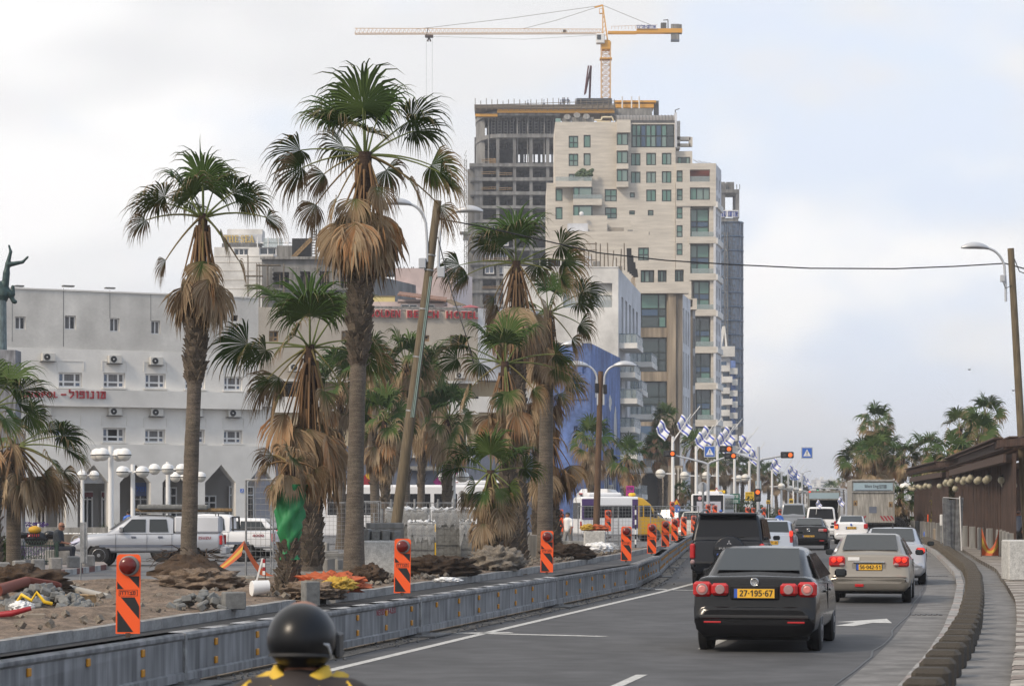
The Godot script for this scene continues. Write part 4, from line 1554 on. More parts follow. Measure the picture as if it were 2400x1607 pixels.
	var tall:=[[1490,687,1563,768],[1490,790,1563.5,871],[1490,893,1564,975]]
	fwall(o,"front_wall",[1490,664,1600,1018],-0.7,0,tall,M.stone_tan)
	for q in tall:
		window(o,rect(q),-0.45,[0.18,0.74],[0.34,0.56],M.frame_dark,[M.pane_deep,M.pane_deep,M.pane_green,M.pane_deep,M.pane_navy,M.pane_deep,M.pane_green,M.pane_green,M.pane_pale] if q==tall[0] else [M.pane_deep],0.2,"tall_window")
	fwall(o,"upper_wall",[1490,630,1614,688],-1.0,0.9,[[1501,634,1533,663],[1541,634,1562,662],[1581,633,1602,661]],M.stone)
	for q in [[1501,634,1533,663],[1541,634,1562,662],[1581,633,1602,661]]:
		window(o,rect(q),0.3,[0.3,0.65],[],M.frame_dark,[M.pane_green,M.pane_pale,M.pane_deep],0.16)
	fbox(o,"pier",[1566,688.5,1584,1016],0.004,0.5,M.stone_tan)
	fbox(o,"pier",[1584.3,688.5,1600,1016],0.004,0.25,M.stone_brown)
	fbox(o,"strip_window",[1500,998,1600,1019],-0.3,0.02,M.pane_navy)
	fwall(o,"wood_front",[1490,1021,1576,1091],-0.5,1.0,[],M.wood_clad)
	for k in 12:
		fbox(o,"wood_batten",[1503,1024+k*5.5,1576,1025.2+k*5.5],1.004,1.05,M.wood_clad)
	words(o,"restaurant_letters","BISTRO",V(ux(1543),vy(1543,1066),1.05),0.55,0.06,M.frame_dark,3.4)
	fbox(o,"wood_top_band",[1490,1018.6,1577,1022],-0.4,1.2,M.white_wall)
	var arch:=PackedVector2Array([V2(ux(1495),0),V2(ux(1503),0)])
	for k in 13:
		var an:=PI-PI*k/12.0
		arch.append(V2(lerpf(ux(1503),ux(1553),0.5+cos(an)*0.5),vy(1530,1128)+sin(an)*1.35))
	arch.append_array([V2(ux(1553),0),V2(ux(1600),0),V2(ux(1600),vy(1590,1091)),V2(ux(1495),vy(1590,1091))])
	s=Sh.new()
	s.prism(arch,-0.4,0.9)
	part(o,"arched_base",s,M.stone_tan)
	s=Sh.new()
	s.box(V(ux(1496),0,-5),V(ux(1600),vy(1590,1092),-4.8))
	part(o,"passage_back",s,M.black_gap)
	for k in 6:
		s=Sh.new()
		for i in 8:
			var a0:=PI*i/8.0
			var a1:=PI*(i+1)/8.0
			var c:=V(ux(1528),vy(1530,1130),-0.8-k*0.6)
			s.beam(c+V(cos(a0)*1.45,sin(a0)*1.3,0),c+V(cos(a1)*1.45,sin(a1)*1.3,0),0.05,0.06)
		part(o,"arch_rib",s,M.concrete_dark)
	for x in [1578.0,1587.0,1595.0]:
		fbox(o,"base_fin",[x,1096,x+3,1180],0.904,1.3,M.stone)
	st=Node3D.new()
	st.name="street_front"
	o.add_child(st)
	a=at(1600,1184,d)
	b=at(1618,1184,d+11)
	dir=(b-a).normalized()
	st.global_transform=Transform3D(Basis(Vector3.UP,atan2(-dir.z,dir.x)),V(a.x,0,a.z))
	holes=[]
	for f in 3:
		for k in 3:
			holes.append([1.0+k*3.4,px_y(1008-f*103,d),2.6+k*3.4,px_y(905-f*103,d)-1.2])
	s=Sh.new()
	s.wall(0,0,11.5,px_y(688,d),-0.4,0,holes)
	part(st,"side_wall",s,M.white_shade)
	for q in holes:
		s=Sh.new()
		s.box(V(q[0],q[1],-0.36),V(q[2],q[3],-0.3))
		part(st,"window",s,M.pane)
	flatten(st,o)
	s=Sh.new()
	s.box(V(ux(1491),vy(1500,1090),-14),V(ux(1597),vy(1500,632),-1.1))
	part(o,"building_core",s,M.stone_tan)
	d=366.0
	o=front("brown_stone_pier","narrow brown stone block between the tan block and the tower",at(1606,1184,d),at(1632,1184,d))
	fbox(o,"shaft",[1606,725,1624,1012],-6,0,M.stone_brown)
	fbox(o,"shaft_side",[1624.4,726,1631,1014],-9,-1.0,M.white_shade)
	fwall(o,"top_wall",[1604,700,1633,726],-3,0.8,[[1614,703,1623,720]],M.stone)
	fbox(o,"parapet",[1604,657,1622,700],-5,-1.0,M.stone)
	for f in 3:
		for k in 2:
			fbox(o,"slot_window",[1625.4+k*3,745+f*88,1627+k*3,815+f*88],-0.99,-0.95,M.pane)
	d=505.0
	o=front("blue_white_block","white block with zigzag balconies and blue shading, last in the row",at(1684,1184,d),at(1730,1184,d))
	fbox(o,"main_wall",[1684,832,1712,1150],-10,0,M.white_shade,true)
	fbox(o,"roof_band",[1684,812,1722,836],-9.5,1.0,M.white_wall)
	s=Sh.new()
	s.prism(PackedVector2Array([V2(ux(1686),vy(1690,812)),V2(ux(1697),vy(1690,763)),V2(ux(1701),vy(1700,763)),V2(ux(1706),vy(1690,812)),V2(ux(1702),vy(1690,812)),V2(ux(1699),vy(1700,778)),V2(ux(1693),vy(1690,812))]),-4,-1)
	part(o,"roof_fin",s,M.white_wall)
	for f in 9:
		var y:=855.0+f*26
		var x:=1687.0+(f%2)*6
		fbox(o,"balcony",[x,y+2,x+22,y+16],0.01,2.0,M.white_wall)
		fbox(o,"balcony",[x+22.3,y+8,1728,y+22],-6,1.2,M.white_wall)
		fbox(o,"window",[x+2,y-8,x+16,y+1.6],0.01,0.1,M.pane_navy)
		fbox(o,"blue_fin",[1712.4,y-10,1724,y+7.6],-6,0.5,M.blue_wall)
	d=560.0
	o=front("glass_tower","rounded blue glass tower with an unfinished concrete top and a lettered banner",at(1690,1184,d),at(1745,1184,d))
	var cx:=ux(1716)
	var rad:=ux(1744)-cx
	s=Sh.new()
	rows=[]
	for y in [1000.0,517.0]:
		var row:=PackedVector3Array()
		for k in 25:
			var an:=PI*1.15-PI*1.3*k/24.0
			row.append(V(cx+cos(an)*rad,vy(1716,y),-rad+sin(an)*rad))
		var rev:=PackedVector3Array()
		for k in 25:
			rev.append(row[24-k])
		rows.append(rev)
	s.grid(rows)
	part(o,"glass_wall",s,mat("tower_glass",0.06,0.11,0.19,0.12,{spec=0.8,tex=tex("panels",[[0.05,1,1.0,1,1]],0.55,64),scale=0.3}))
	for k in 15:
		var y:=520.0+k*33.0
		s=Sh.new()
		var pts:=[]
		for i in 17:
			var an:=PI*1.1-PI*1.2*i/16.0
			pts.append(V(cx+cos(an)*(rad+0.1),vy(1716,y),-rad+sin(an)*(rad+0.1)))
		s.tube(pts,[0.22],4,true)
		part(o,"floor_band",s,M.pane_navy)
	for k in 11:
		var an:=PI*1.05-PI*1.1*k/10.0
		s=Sh.new()
		s.bar(V(cx+cos(an)*(rad+0.06),vy(1716,1000),-rad+sin(an)*(rad+0.06)),V(cx+cos(an)*(rad+0.06),vy(1716,517),-rad+sin(an)*(rad+0.06)),0.08,4)
		part(o,"mullion",s,M.slate_blue)
	s=Sh.new()
	for x in [1699.0,1705.0]:
		s.bar(V(ux(x),vy(x,1160),2.0),V(ux(x),vy(x,545),0.8),0.14,4)
	for k in 60:
		s.bar(V(ux(1699),vy(1700,1160-k*10),2.0-k*0.02),V(ux(1705),vy(1700,1155-k*10),2.0-k*0.02),0.08,4)
	part(o,"hoist_mast",s,M.concrete_dark)
	fbox(o,"base_block",[1708,998,1744,1018],-9,-1,M.concrete)
	fbox(o,"base_stub",[1690,1018,1735,1150],-9,-3,M.raw_concrete,true)
	for q in [[1690,511,1731,519,-8.0,0.2],[1690,444,1733,452,-8.0,0.4],[1690,426,1700,512,-1.0,0.0],[1725,452,1733,511,-1.0,0.2],[1690,452,1697,511,-8,-6],[1725,452,1732,511,-8,-6],[1703,425,1722,443,-4,-1]]:
		fbox(o,"concrete_frame",[q[0],q[1],q[2],q[3]],q[4],q[5],M.raw_concrete)
	for k in 7:
		s=Sh.new()
		s.bar(V(ux(1692+k*7),vy(1700,444),0.2),V(ux(1692+k*7),vy(1700,432),0.2),0.08,4)
		part(o,"edge_rail",s,M.concrete_dark)
	var ban:=fbox(o,"banner",[1688,493,1731,509.5],0.42,0.5,M.white_paint)
	s=Sh.new()
	hebrew(s,"אורתם סהר",V(ux(1689),vy(1700,507.5),0.51),vy(1700,496)-vy(1700,507.5),0.17,0.05,ux(1730)-ux(1689))
	part(ban,"lettering",s,mat("letter_blue",0.04,0.07,0.3,0.6))
	d=490.0
	o=front("concrete_shell","tower shell under construction with bare slabs and columns below the crane",at(1093,1184,d),at(1310,1184,d))
	var floors:=[383.0,416.0,449.0,482.0,515.0,548.0,581.0,614.0,647.0,680.0,713.0]
	for i in floors.size():
		var y:float=floors[i]
		fbox(o,"floor_slab",[1102 if i else 1100,y,1312,y+(8.0 if i<3 else 6.5)],-16,0.4,M.raw_concrete)
	s=Sh.new()
	s.column([[ux(1112),0.0],[ux(1112),-16.0],[ux(1125),-16.3],[ux(1126),-14.0],[ux(1125),-0.3]],vy(1110,720),vy(1110,383))
	s.box(V(ux(1095),vy(1100,720),-15.9),V(ux(1111.8),vy(1100,391),-3.0))
	part(o,"end_wall",s,M.raw_concrete)
	for x in [1124.0,1163.0,1202.0,1241.0,1280.0]:
		s=Sh.new()
		s.box(V(ux(x),vy(x,720),-0.9),V(ux(x+7.5),vy(x,384),0.0))
		if x>1150:
			s.box(V(ux(x),vy(x,384),-0.88),V(ux(x+7.5),vy(x,322),-0.02))
		part(o,"column",s,M.raw_concrete)
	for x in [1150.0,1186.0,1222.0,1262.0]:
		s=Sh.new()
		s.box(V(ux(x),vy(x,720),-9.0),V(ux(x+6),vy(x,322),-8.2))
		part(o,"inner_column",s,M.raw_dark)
	var gaps:=[]
	for f in [[362.0,381.0],[428.0,446.0],[497.0,512.0]]:
		for k in 9:
			gaps.append([1212.0+k*10.5,f[0],1218.5+k*10.5,f[1]])
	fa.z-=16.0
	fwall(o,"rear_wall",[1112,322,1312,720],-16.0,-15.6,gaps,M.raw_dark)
	face_again(o)
	for q in [[314.0,323.0,0.0],[262.0,272.0,0.5]]:
		s=Sh.new()
		var pl:=[[ux(1312),0.4+q[2]],[ux(1312),-15.5],[ux(1113),-15.5],[ux(1112),-12.0]]
		for k in 7:
			var t:=k/6.0
			pl.append([lerpf(ux(1112),ux(1170),1.0-cos(t*PI*0.5)) ,-12.0+(12.4+q[2])*sin(t*PI*0.5)])
		s.column(pl,vy(1200,q[1]),vy(1200,q[0]))
		part(o,"curved_slab",s,M.raw_concrete)
	s=Sh.new()
	rows=[]
	for y in [vy(1200,383),vy(1200,272)]:
		var row:=PackedVector3Array()
		for k in 9:
			var t:=k/8.0
			row.append(V(ux(1113)+(ux(1136)-ux(1113))*(1.0-cos(t*PI*0.5)),y,-13.0+9.0*sin(t*PI*0.5)))
		rows.append(row)
	s.grid(rows)
	part(o,"curved_wall",s,M.raw_concrete)
	s=Sh.new()
	s.box(V(ux(1140),vy(1200,314),-6.5),V(ux(1312),vy(1200,272),-6.2))
	part(o,"formwork_wall",s,mat("form_dark",0.06,0.066,0.08,0.8))
	for k in 11:
		var x:=1152.0+k*14.5
		s=Sh.new()
		for e in [0.0,8.0]:
			s.bar(V(ux(x+e),vy(x,314),-2.0),V(ux(x+e),vy(x,272),-2.0),0.09,4)
		for j in 6:
			s.bar(V(ux(x),vy(x,312-j*7),-2.0),V(ux(x+8),vy(x,312-j*7),-2.0),0.06,4)
		part(o,"shoring_frame",s,M.concrete)
	for x in [1145.0,1213.0,1237.0,1276.0]:
		s=Sh.new()
		s.bar(V(ux(x),vy(x,384),-0.5),V(ux(x),vy(x,270),-0.5),0.14,5)
		part(o,"steel_post",s,M.concrete)
	for q in [[1165,258,1440,266,1.3],[1114,268,1166,274,0.9]]:
		fbox(o,"formwork_beam",[q[0],q[1],q[2],q[3]],q[4]-1.0,q[4],M.crane_yellow)
	fbox(o,"deck_edge",[1112,248,1442,257.5],-14,1.8,M.timber_grey)
	s=Sh.new()
	var rd:=dice(9)
	for k in 26:
		var x:=1114.0+k*13
		s.bar(V(ux(x),vy(x,262),1.9),V(ux(x),vy(x,240-rd.randf()*7),1.9),0.07,4)
	for y in [243.0,249.0]:
		s.bar(V(ux(1113),vy(1113,y+7),1.9),V(ux(1442),vy(1442,y-3),1.9),0.06,4)
	part(o,"guard_rail",s,M.timber_grey)
	for x in [1235.0,1273.0,1312.0]:
		s=Sh.new()
		s.box(V(ux(x),vy(x,249),-3),V(ux(x+5),vy(x,236),-2.4))
		s.box(V(ux(x+1.6),vy(x,236),-2.8),V(ux(x+3.2),vy(x,228),-2.6))
		part(o,"column_form",s,M.slate_blue)
	fbox(o,"core_formwork",[1352,224,1436,248],-10,-3,mat("form_dark",0.06,0.066,0.08,0.8))
	for k in 4:
		fbox(o,"form_waler",[1352,228+k*5,1436,229.4+k*5],-2.99,-2.8,M.concrete_dark)
	fbox(o,"beam_stack",[1442,229,1540,234],-8,-3,M.crane_yellow)
	fbox(o,"beam_stack",[1442,237,1535,246],-8,-3.2,M.crane_yellow)
	fbox(o,"roof_hump",[1432,250,1530,268],-8,-2,M.concrete)
	fbox(o,"placing_unit",[1537,226,1548,262],-7,-5,M.concrete_dark)
	for x in [1482.0,1460.0,1500.0]:
		s=Sh.new()
		s.bar(V(ux(x),vy(x,250),-2.5),V(ux(x),vy(x,221),-2.5),0.16,5)
		part(o,"mast_pole",s,M.frame_white)
	for q in [[1136,553,1160,575],[1168,553,1192,575],[1136,590,1158,609],[1166,590,1190,609],[1136,622,1158,641],[1166,622,1190,641],[1134,525,1160,541]]:
		window(o,rect(q),-0.6,[0.5],[],M.frame_white,[M.pane_blue],0.2)
	for q in [[1128,404,1162],[1170,406,1200],[1128,440,1162],[1170,441,1200],[1128,374,1162],[1130,538,1160],[1130,606,1200],[1130,672,1200]]:
		s=Sh.new()
		for k in 2:
			s.bar(V(ux(q[0]),vy(q[0],q[1]+k*4),0.3),V(ux(q[2]),vy(q[2],q[1]+k*4-1),0.3),0.07,4)
		part(o,"guard_plank",s,M.timber)
	fbox(o,"plywood_sheet",[1143,369,1162,381],-1.2,-1.0,M.timber)
	var hoist:=thing("hoist_mast","thin lattice hoist mast climbing the left edge of the tower shell","hoist",on_ground(1091,d-2),0)
	s=Sh.new()
	var w0:=px_x(1088,d-2)-hoist.position.x
	var w1:=px_x(1093.5,d-2)-hoist.position.x
	for x in [w0,w1]:
		for z in [-0.25,0.25]:
			s.bar(V(x,0,z),V(x,px_y(377,d),z),0.06,4)
	for k in 72:
		s.bar(V(w0,k*1.0,0.25),V(w1,k*1.0,0.25),0.05,4)
		s.bar(V(w0,k*1.0,0.25),V(w1,k*1.0+1.0,0.25),0.04,4)
	part(hoist,"mast",s,M.concrete)
	s=Sh.new()
	s.box(V(w0-0.9,px_y(552,d),-0.8),V(w1+0.8,px_y(546,d),0.8))
	s.box(V(w0-0.2,px_y(566,d),-0.5),V(w1+0.4,px_y(553,d),0.5))
	part(hoist,"platform",s,M.concrete_dark)
func build_crane()->void:
	var d:=497.0
	var o:=thing("tower_crane","yellow tower crane with long lattice jib over the building site","crane",on_ground(1420,d),0)
	var bx:=o.position.x
	var X:=func(px):return (px-CX)*d/F-bx
	var Y:=func(py):return EYE+(HY-py)*d/F
	var y0:float=Y.call(224)
	var y1:float=Y.call(108)
	var s:=Sh.new()
	var hw:float=X.call(1430.5)
	for sx in [-hw,hw]:
		for sz in [-hw,hw]:
			s.beam(V(sx,0,sz),V(sx,y1,sz),0.22,0.22)
	var n:=9
	for k in n*4:
		var a:=y0-28+k*(y1-y0)/n
		if a>y1-0.5:
			break
		var b:=a+(y1-y0)/n
		for z in [-hw,hw]:
			s.bar(V(-hw,a,z),V(hw,b,z),0.05,4)
			s.bar(V(hw,a,z),V(-hw,b,z),0.05,4)
			s.bar(V(-hw,a,z),V(hw,a,z),0.05,4)
		for x in [-hw,hw]:
			s.bar(V(x,a,-hw),V(x,b,hw),0.05,4)
	part(o,"mast",s,M.crane_pale)
	s=Sh.new()
	s.box(V(-hw*1.35,Y.call(140),-hw*1.35),V(hw*1.35,Y.call(137),hw*1.35))
	s.cbox(V(0,Y.call(108),0),V(hw*1.15,0.9,hw*1.15),0.2)
	s.cbox(V(0,Y.call(101),0),V(hw*0.95,0.5,hw*0.95),0.1)
	part(o,"slewing_ring",s,M.crane_yellow)
	s=Sh.new()
	s.cbox(V(X.call(1407),Y.call(93),hw),V(0.85,1.0,0.8),0.15)
	var cab:=part(o,"cab",s,M.frame_white)
	s=Sh.new()
	s.box(V(X.call(1407)-0.88,Y.call(93)-0.4,hw-0.6),V(X.call(1407)-0.86,Y.call(93)+0.7,hw+0.6))
	s.box(V(X.call(1407)-0.7,Y.call(93)-0.3,hw+0.81),V(X.call(1407)+0.1,Y.call(93)+0.7,hw+0.83))
	part(cab,"window",s,M.pane)
	s=Sh.new()
	var head:=V(X.call(1413),Y.call(12),0)
	for q in [[1413.0,0.6],[1425.0,0.6],[1413.0,-0.6],[1425.0,-0.6]]:
		s.beam(V(X.call(q[0]),Y.call(100),q[1]),head+V(0.0,0,q[1]*0.2),0.18,0.18)
	for k in 8:
		var t0:=k/8.0
		var a:=V(X.call(1413),Y.call(100),0.6).lerp(head,t0)
		var b:=V(X.call(1425),Y.call(100),0.6).lerp(head,t0+0.1)
		s.bar(a,b,0.05,4)
	s.box(V(X.call(1405),Y.call(32),-0.4),V(X.call(1412),Y.call(31),0.4))
	s.bar(V(X.call(1405),Y.call(32),0.4),V(X.call(1405),Y.call(21),0.4),0.05,4)
	s.bar(V(X.call(1405),Y.call(21),0.4),V(X.call(1412),Y.call(21),0.4),0.05,4)
	s.beam(V(X.call(1394),Y.call(17),0),head,0.3,0.3)
	part(o,"tower_head",s,M.crane_yellow)
	s=Sh.new()
	var xl:float=X.call(831)
	var xr:float=X.call(1412)
	var yb0:float=Y.call(79)
	var yt0:float=Y.call(67)
	for q in [[79.0,0.7,78.0],[79.0,-0.7,78.0],[66.0,0.0,68.0]]:
		s.beam(V(xl,Y.call(q[0]),q[1]),V(xr,Y.call(q[2]),q[1]),0.11,0.11)
	var m:=62
	for k in m:
		var xa:=lerpf(xl,xr,float(k)/m)
		var xm:=lerpf(xl,xr,(k+0.5)/m)
		var xb:=lerpf(xl,xr,(k+1.0)/m)
		var ya:=lerpf(yb0,Y.call(78),float(k)/m)
		var yt:=lerpf(Y.call(66),Y.call(68),(k+0.5)/m)
		for z in [0.7,-0.7]:
			s.bar(V(xa,ya,z),V(xm,yt,0),0.035,4)
			s.bar(V(xm,yt,0),V(xb,ya,z),0.035,4)
		s.bar(V(xa,ya,0.7),V(xb,ya,-0.7),0.045,4)
	part(o,"jib",s,M.crane_pale)
	s=Sh.new()
	s.tube([head,V(X.call(1200),Y.call(42),0),V(X.call(976),Y.call(68),0)],[0.045],4)
	s.tube([head,V(X.call(1305),Y.call(47),0),V(X.call(1226),Y.call(67),0)],[0.045],4)
	s.tube([head,V(X.call(1500),Y.call(48),0),V(X.call(1528),Y.call(59),0)],[0.045],4)
	s.tube([V(X.call(1412),Y.call(81),0),V(X.call(1230),Y.call(92),0),V(X.call(1010),Y.call(85),0)],[0.025],4)
	part(o,"tie_rope",s,M.timber_grey)
	s=Sh.new()
	for z in [-0.6,0.6]:
		s.box(V(X.call(1425),Y.call(79),z-0.15),V(X.call(1492),Y.call(74),z+0.15))
		s.box(V(X.call(1492.2),Y.call(78),z-0.17),V(X.call(1599),Y.call(68),z+0.17))
	part(o,"counter_jib",s,M.crane_yellow)
	s=Sh.new()
	for k in 14:
		s.bar(V(X.call(1433+k*8),Y.call(70),0.9),V(X.call(1433+k*8),Y.call(63),0.9),0.04,4)
	s.bar(V(X.call(1433),Y.call(63.5),0.9),V(X.call(1540),Y.call(60),0.9),0.04,4)
	part(o,"walkway_rail",s,M.crane_pale)
	s=Sh.new()
	s.box(V(X.call(1573),Y.call(96),-0.55),V(X.call(1592),Y.call(57),0.55))
	s.box(V(X.call(1592.2),Y.call(79.5),-0.5),V(X.call(1598),Y.call(57.5),0.5))
	part(o,"counterweight",s,M.concrete)
	s=Sh.new()
	s.box(V(X.call(1572.6),Y.call(97),-0.58),V(X.call(1592.4),Y.call(93),0.58))
	part(o,"counterweight_foot",s,M.slate_blue)
	s=Sh.new()
	s.box(V(X.call(1549),Y.call(67.8),-0.6),V(X.call(1562),Y.call(54),0.6))
	s.bar(V(X.call(1566),Y.call(68),0),V(X.call(1566),Y.call(46),0),0.1,4)
	s.bar(V(X.call(1555),Y.call(47),0),V(X.call(1566),Y.call(46),0),0.1,4)
	part(o,"winch",s,M.concrete_dark)
	s=Sh.new()
	s.box(V(X.call(1490),Y.call(69),0.95),V(X.call(1539),Y.call(60),1.0))
	var ban:=part(o,"banner",s,M.white_paint)
	s=Sh.new()
	hebrew(s,"אורתם-מליבו",V(X.call(1491.5),Y.call(67.6),1.005),Y.call(61.5)-Y.call(67.6),0.1,0.03,X.call(1537)-X.call(1491.5))
	part(ban,"lettering",s,mat("letter_blue",0.04,0.07,0.3,0.6))
	s=Sh.new()
	s.box(V(X.call(996),Y.call(87),-0.8),V(X.call(1015),Y.call(83),0.8))
	s.bar(V(X.call(1000),Y.call(83),0.6),V(X.call(1003),Y.call(67),0.6),0.08,4)
	s.beam(V(X.call(1002),Y.call(97),0),V(X.call(1005),Y.call(87),0),0.3,0.3)
	s.beam(V(X.call(1009),Y.call(97),0),V(X.call(1006),Y.call(87),0),0.3,0.3)
	part(o,"trolley",s,M.timber_dark)
	s=Sh.new()
	for x in [999.0,1013.0]:
		s.bar(V(X.call(x),Y.call(88),0),V(X.call(x),Y.call(520),0),0.022,4)
	part(o,"hoist_rope",s,M.concrete)
	s=Sh.new()
	s.box(V(X.call(1319),Y.call(75),-0.3),V(X.call(1328),Y.call(70),0.3))
	part(o,"jib_winch",s,M.concrete_dark)
	var p:=thing("concrete_boom","dark red folded concrete placing boom standing on the core","concrete boom",on_ground(1383,d+3),0)
	bx=p.position.x
	s=Sh.new()
	s.beam(V((1383-CX)*d/F-bx,Y.call(226),0),V((1386-CX)*d/F-bx,Y.call(148),0),0.42,0.5)
	part(p,"mast_arm",s,mat("boom_red",0.1,0.03,0.035,0.5))
	s=Sh.new()
	s.beam(V((1386-CX)*d/F-bx,Y.call(149),0.6),V((1373-CX)*d/F-bx,Y.call(214),0.6),0.35,0.55)
	s.beam(V((1380-CX)*d/F-bx,Y.call(150),1.2),V((1371-CX)*d/F-bx,Y.call(218),1.2),0.3,0.45)
	part(p,"folded_arm",s,M.boom_red)
	s=Sh.new()
	s.box(V(-0.4,0,-0.4),V(0.4,Y.call(226),0.4))
	part(p,"mast",s,M.boom_red)
# ---------------------------------------------------------------- fan palms
# One frond: a stalk that bows under its weight and a fan of folded segments whose tips hang.
# age 0 = fresh green, 1 = dead straw.
func frond(s:Sh,base:Vector3,az:float,elev:float,stalk:float,fan:float,age:float,r:RandomNumberGenerator,segs:=24,steps:=5,closed:=1.0)->void:
	var green:=Color(0.035,0.07,0.018).lerp(Color(0.07,0.105,0.03),r.randf())
	var straw:=Color(0.24,0.17,0.1).lerp(Color(0.14,0.085,0.045),r.randf())
	if age>0.9 and r.randf()<0.3:
		straw=Color(0.27,0.13,0.05)
	var pale:=Color(0.33,0.26,0.17)
	var out:=V(cos(az),0,sin(az))
	var dir:=(out*cos(elev)+Vector3.UP*sin(elev)).normalized()
	var p:=base+out*0.06
	var pts:=[p]
	var n:=6
	for k in n:
		dir=(dir+Vector3.DOWN*(0.045+0.1*age)*cos(asin(clampf(dir.y,-1,1)))).normalized()
		p+=dir*stalk/n
		pts.append(p)
	var stalk_c:=Color(0.14,0.17,0.06).lerp(Color(0.2,0.12,0.06),smoothstep(0.35,0.9,age))
	var cols:=[]
	for k in pts.size():
		cols.append(stalk_c)
	s.tube(pts,[0.04,0.03,0.026,0.023,0.02,0.018,0.015],5,false,cols)
	var axis:=(dir+Vector3.DOWN*(0.16+0.45*age)).normalized()
	if elev<-0.9:
		axis=(dir+Vector3.DOWN*0.4).normalized()
	var side:=axis.cross(Vector3.UP)
	if side.length()<0.2:
		side=Vector3.UP.cross(out)
	side=side.normalized().rotated(axis,r.randf_range(0.25,0.95)*(1.0 if out.x<0.0 else -1.0) if absf(elev)<0.9 else r.randf_range(-0.5,0.5))
	var face:=side.cross(axis).normalized()
	var reach:=lerpf(2.15,1.4,age)*closed
	var bend:=lerpf(0.1,0.2,age)
	var prev_a:Array=[]
	for i in segs:
		var f:=(i+0.5)/segs*2.0-1.0
		var phi:=f*reach+r.randf_range(-0.03,0.03)
		var d:=(axis*cos(phi)+side*sin(phi)+face*(0.42*absf(f)*(1.0-age*0.5)+0.06)).normalized()
		var length:=fan*(1.0-0.28*f*f)*r.randf_range(0.86,1.1)
		var half:=tan(reach/segs)*1.02
		var across:=(side*cos(phi)-axis*sin(phi)).normalized()
		var q:=p
		var t:=0.0
		var l0:=p
		var r0:=p
		var m0:=p
		var dead_from:=clampf(lerpf(1.05,-0.2,pow(age,0.75))+r.randf_range(-0.16,0.12),-0.3,1.0)
		var col0:=green.lerp(straw,smoothstep(dead_from,dead_from+0.35,0.0))
		var wig:=V(r.randf_range(-1,1),r.randf_range(-0.4,0.4),r.randf_range(-1,1))*lerpf(0.16,0.42,age)
		var droop:=r.randf_range(0.7,1.4)
		var tip:=straw.lerp(pale,r.randf()*0.7)
		for k in range(1,steps+1):
			t=float(k)/steps
			d=(d+Vector3.DOWN*droop*(bend*0.5+1.05*smoothstep(0.4,0.9,t)*lerpf(0.55,0.9,age))+wig*smoothstep(0.5,1.0,t)).normalized()
			q=q+d*length/steps
			var w:=length*half*minf(t,0.6)*(1.0 if t<0.63 else maxf(0.0,1.0-(t-0.58)/0.44)*0.5)
			across=(across-d*across.dot(d)).normalized()
			var up:=across.cross(d)*w*0.55
			var l1:=q-across*w
			var r1:=q+across*w
			var m1:=q+up
			var c1:=green.lerp(tip,smoothstep(dead_from,dead_from+0.35,t+0.04))
			if k==steps:
				s.tric(l0,m0,q,col0,col0,c1)
				s.tric(m0,r0,q,col0,col0,c1)
			elif k==1:
				s.tric(p,m1,l1,col0,c1,c1)
				s.tric(p,r1,m1,col0,c1,c1)
			else:
				s.tric(l0,m0,m1,col0,col0,c1)
				s.tric(l0,m1,l1,col0,c1,c1)
				s.tric(m0,r0,r1,col0,col0,c1)
				s.tric(m0,r1,m1,col0,c1,c1)
			l0=l1
			r0=r1
			m0=m1
			col0=c1
# trunk profile: [height, radius]; leaf-base scales between two heights
func palm_trunk(o:Node3D,prof:Array,lean:Vector3,scale_from:float,scale_to:float,seed_:int,scales:=260,sides:=14)->void:
	var r:=dice(seed_)
	var s:=Sh.new()
	var top:float=prof[-1][0]
	var rows:=[]
	var cols:=[]
	var n:=int(top/0.22)+2
	for k in n+1:
		var h:float=top*k/n
		var rad:=lut(prof,h)*0.84
		var mid:=lean*pow(h/top,1.4)
		var row:=PackedVector3Array()
		for j in sides:
			var a:=TAU*j/sides
			row.append(mid+V(cos(a),0,-sin(a))*rad*(1.0+r.randf_range(-0.03,0.03))+V(0,h,0))
		rows.append(row)
		var g:=r.randf_range(0.85,1.12)
		var c:=Color(0.2,0.165,0.13)*g
		if h>scale_to:
			c=Color(0.1,0.06,0.04)*g
		elif h>scale_from:
			c=Color(0.16,0.125,0.095)*g
		c.a=1.0
		cols.append(c)
	s.grid(rows,true,cols)
	s.fan(rows[-1])
	part(o,"trunk",s,M.bark)
	if scales<=0:
		return
	s=Sh.new()
	for k in scales:
		var h:=lerpf(scale_from,scale_to,(k+r.randf())/scales)
		var a:=k*2.39996+r.randf_range(-0.2,0.2)
		var rad:=lut(prof,h)*0.84
		var mid:=lean*pow(h/top,1.4)+V(0,h,0)
		var out:=V(cos(a),0,sin(a))
		var tan_:=V(-sin(a),0,cos(a))
		var w:=r.randf_range(0.07,0.13)*(rad/0.3+0.3)
		var l:=r.randf_range(0.12,0.3)
		var flare:=r.randf_range(0.02,0.13)
		var g:=r.randf_range(0.6,1.25)
		s.col=Color(0.2*g,0.16*g,0.12*g)
		var b0:=mid+out*(rad-0.02)-tan_*w
		var b1:=mid+out*(rad-0.02)+tan_*w
		var tip:=mid+out*(rad+flare)+V(0,l,0)+tan_*r.randf_range(-0.09,0.09)
		var t0:=tip-tan_*w*0.35
		var t1:=tip+tan_*w*0.35
		var back:=-out*0.035
		s.quado(b0,b1,t1,t0,out)
		s.quado(b0+back,b1+back,t1+back,t0+back,-out)
		s.quado(t0,t1,t1+back,t0+back,Vector3.UP)
		s.quado(b0,t0,t0+back,b0+back,-tan_)
		s.quado(b1,t1,t1+back,b1+back,tan_)
	part(o,"leaf_base_scales",s,M.bark,"","stuff")
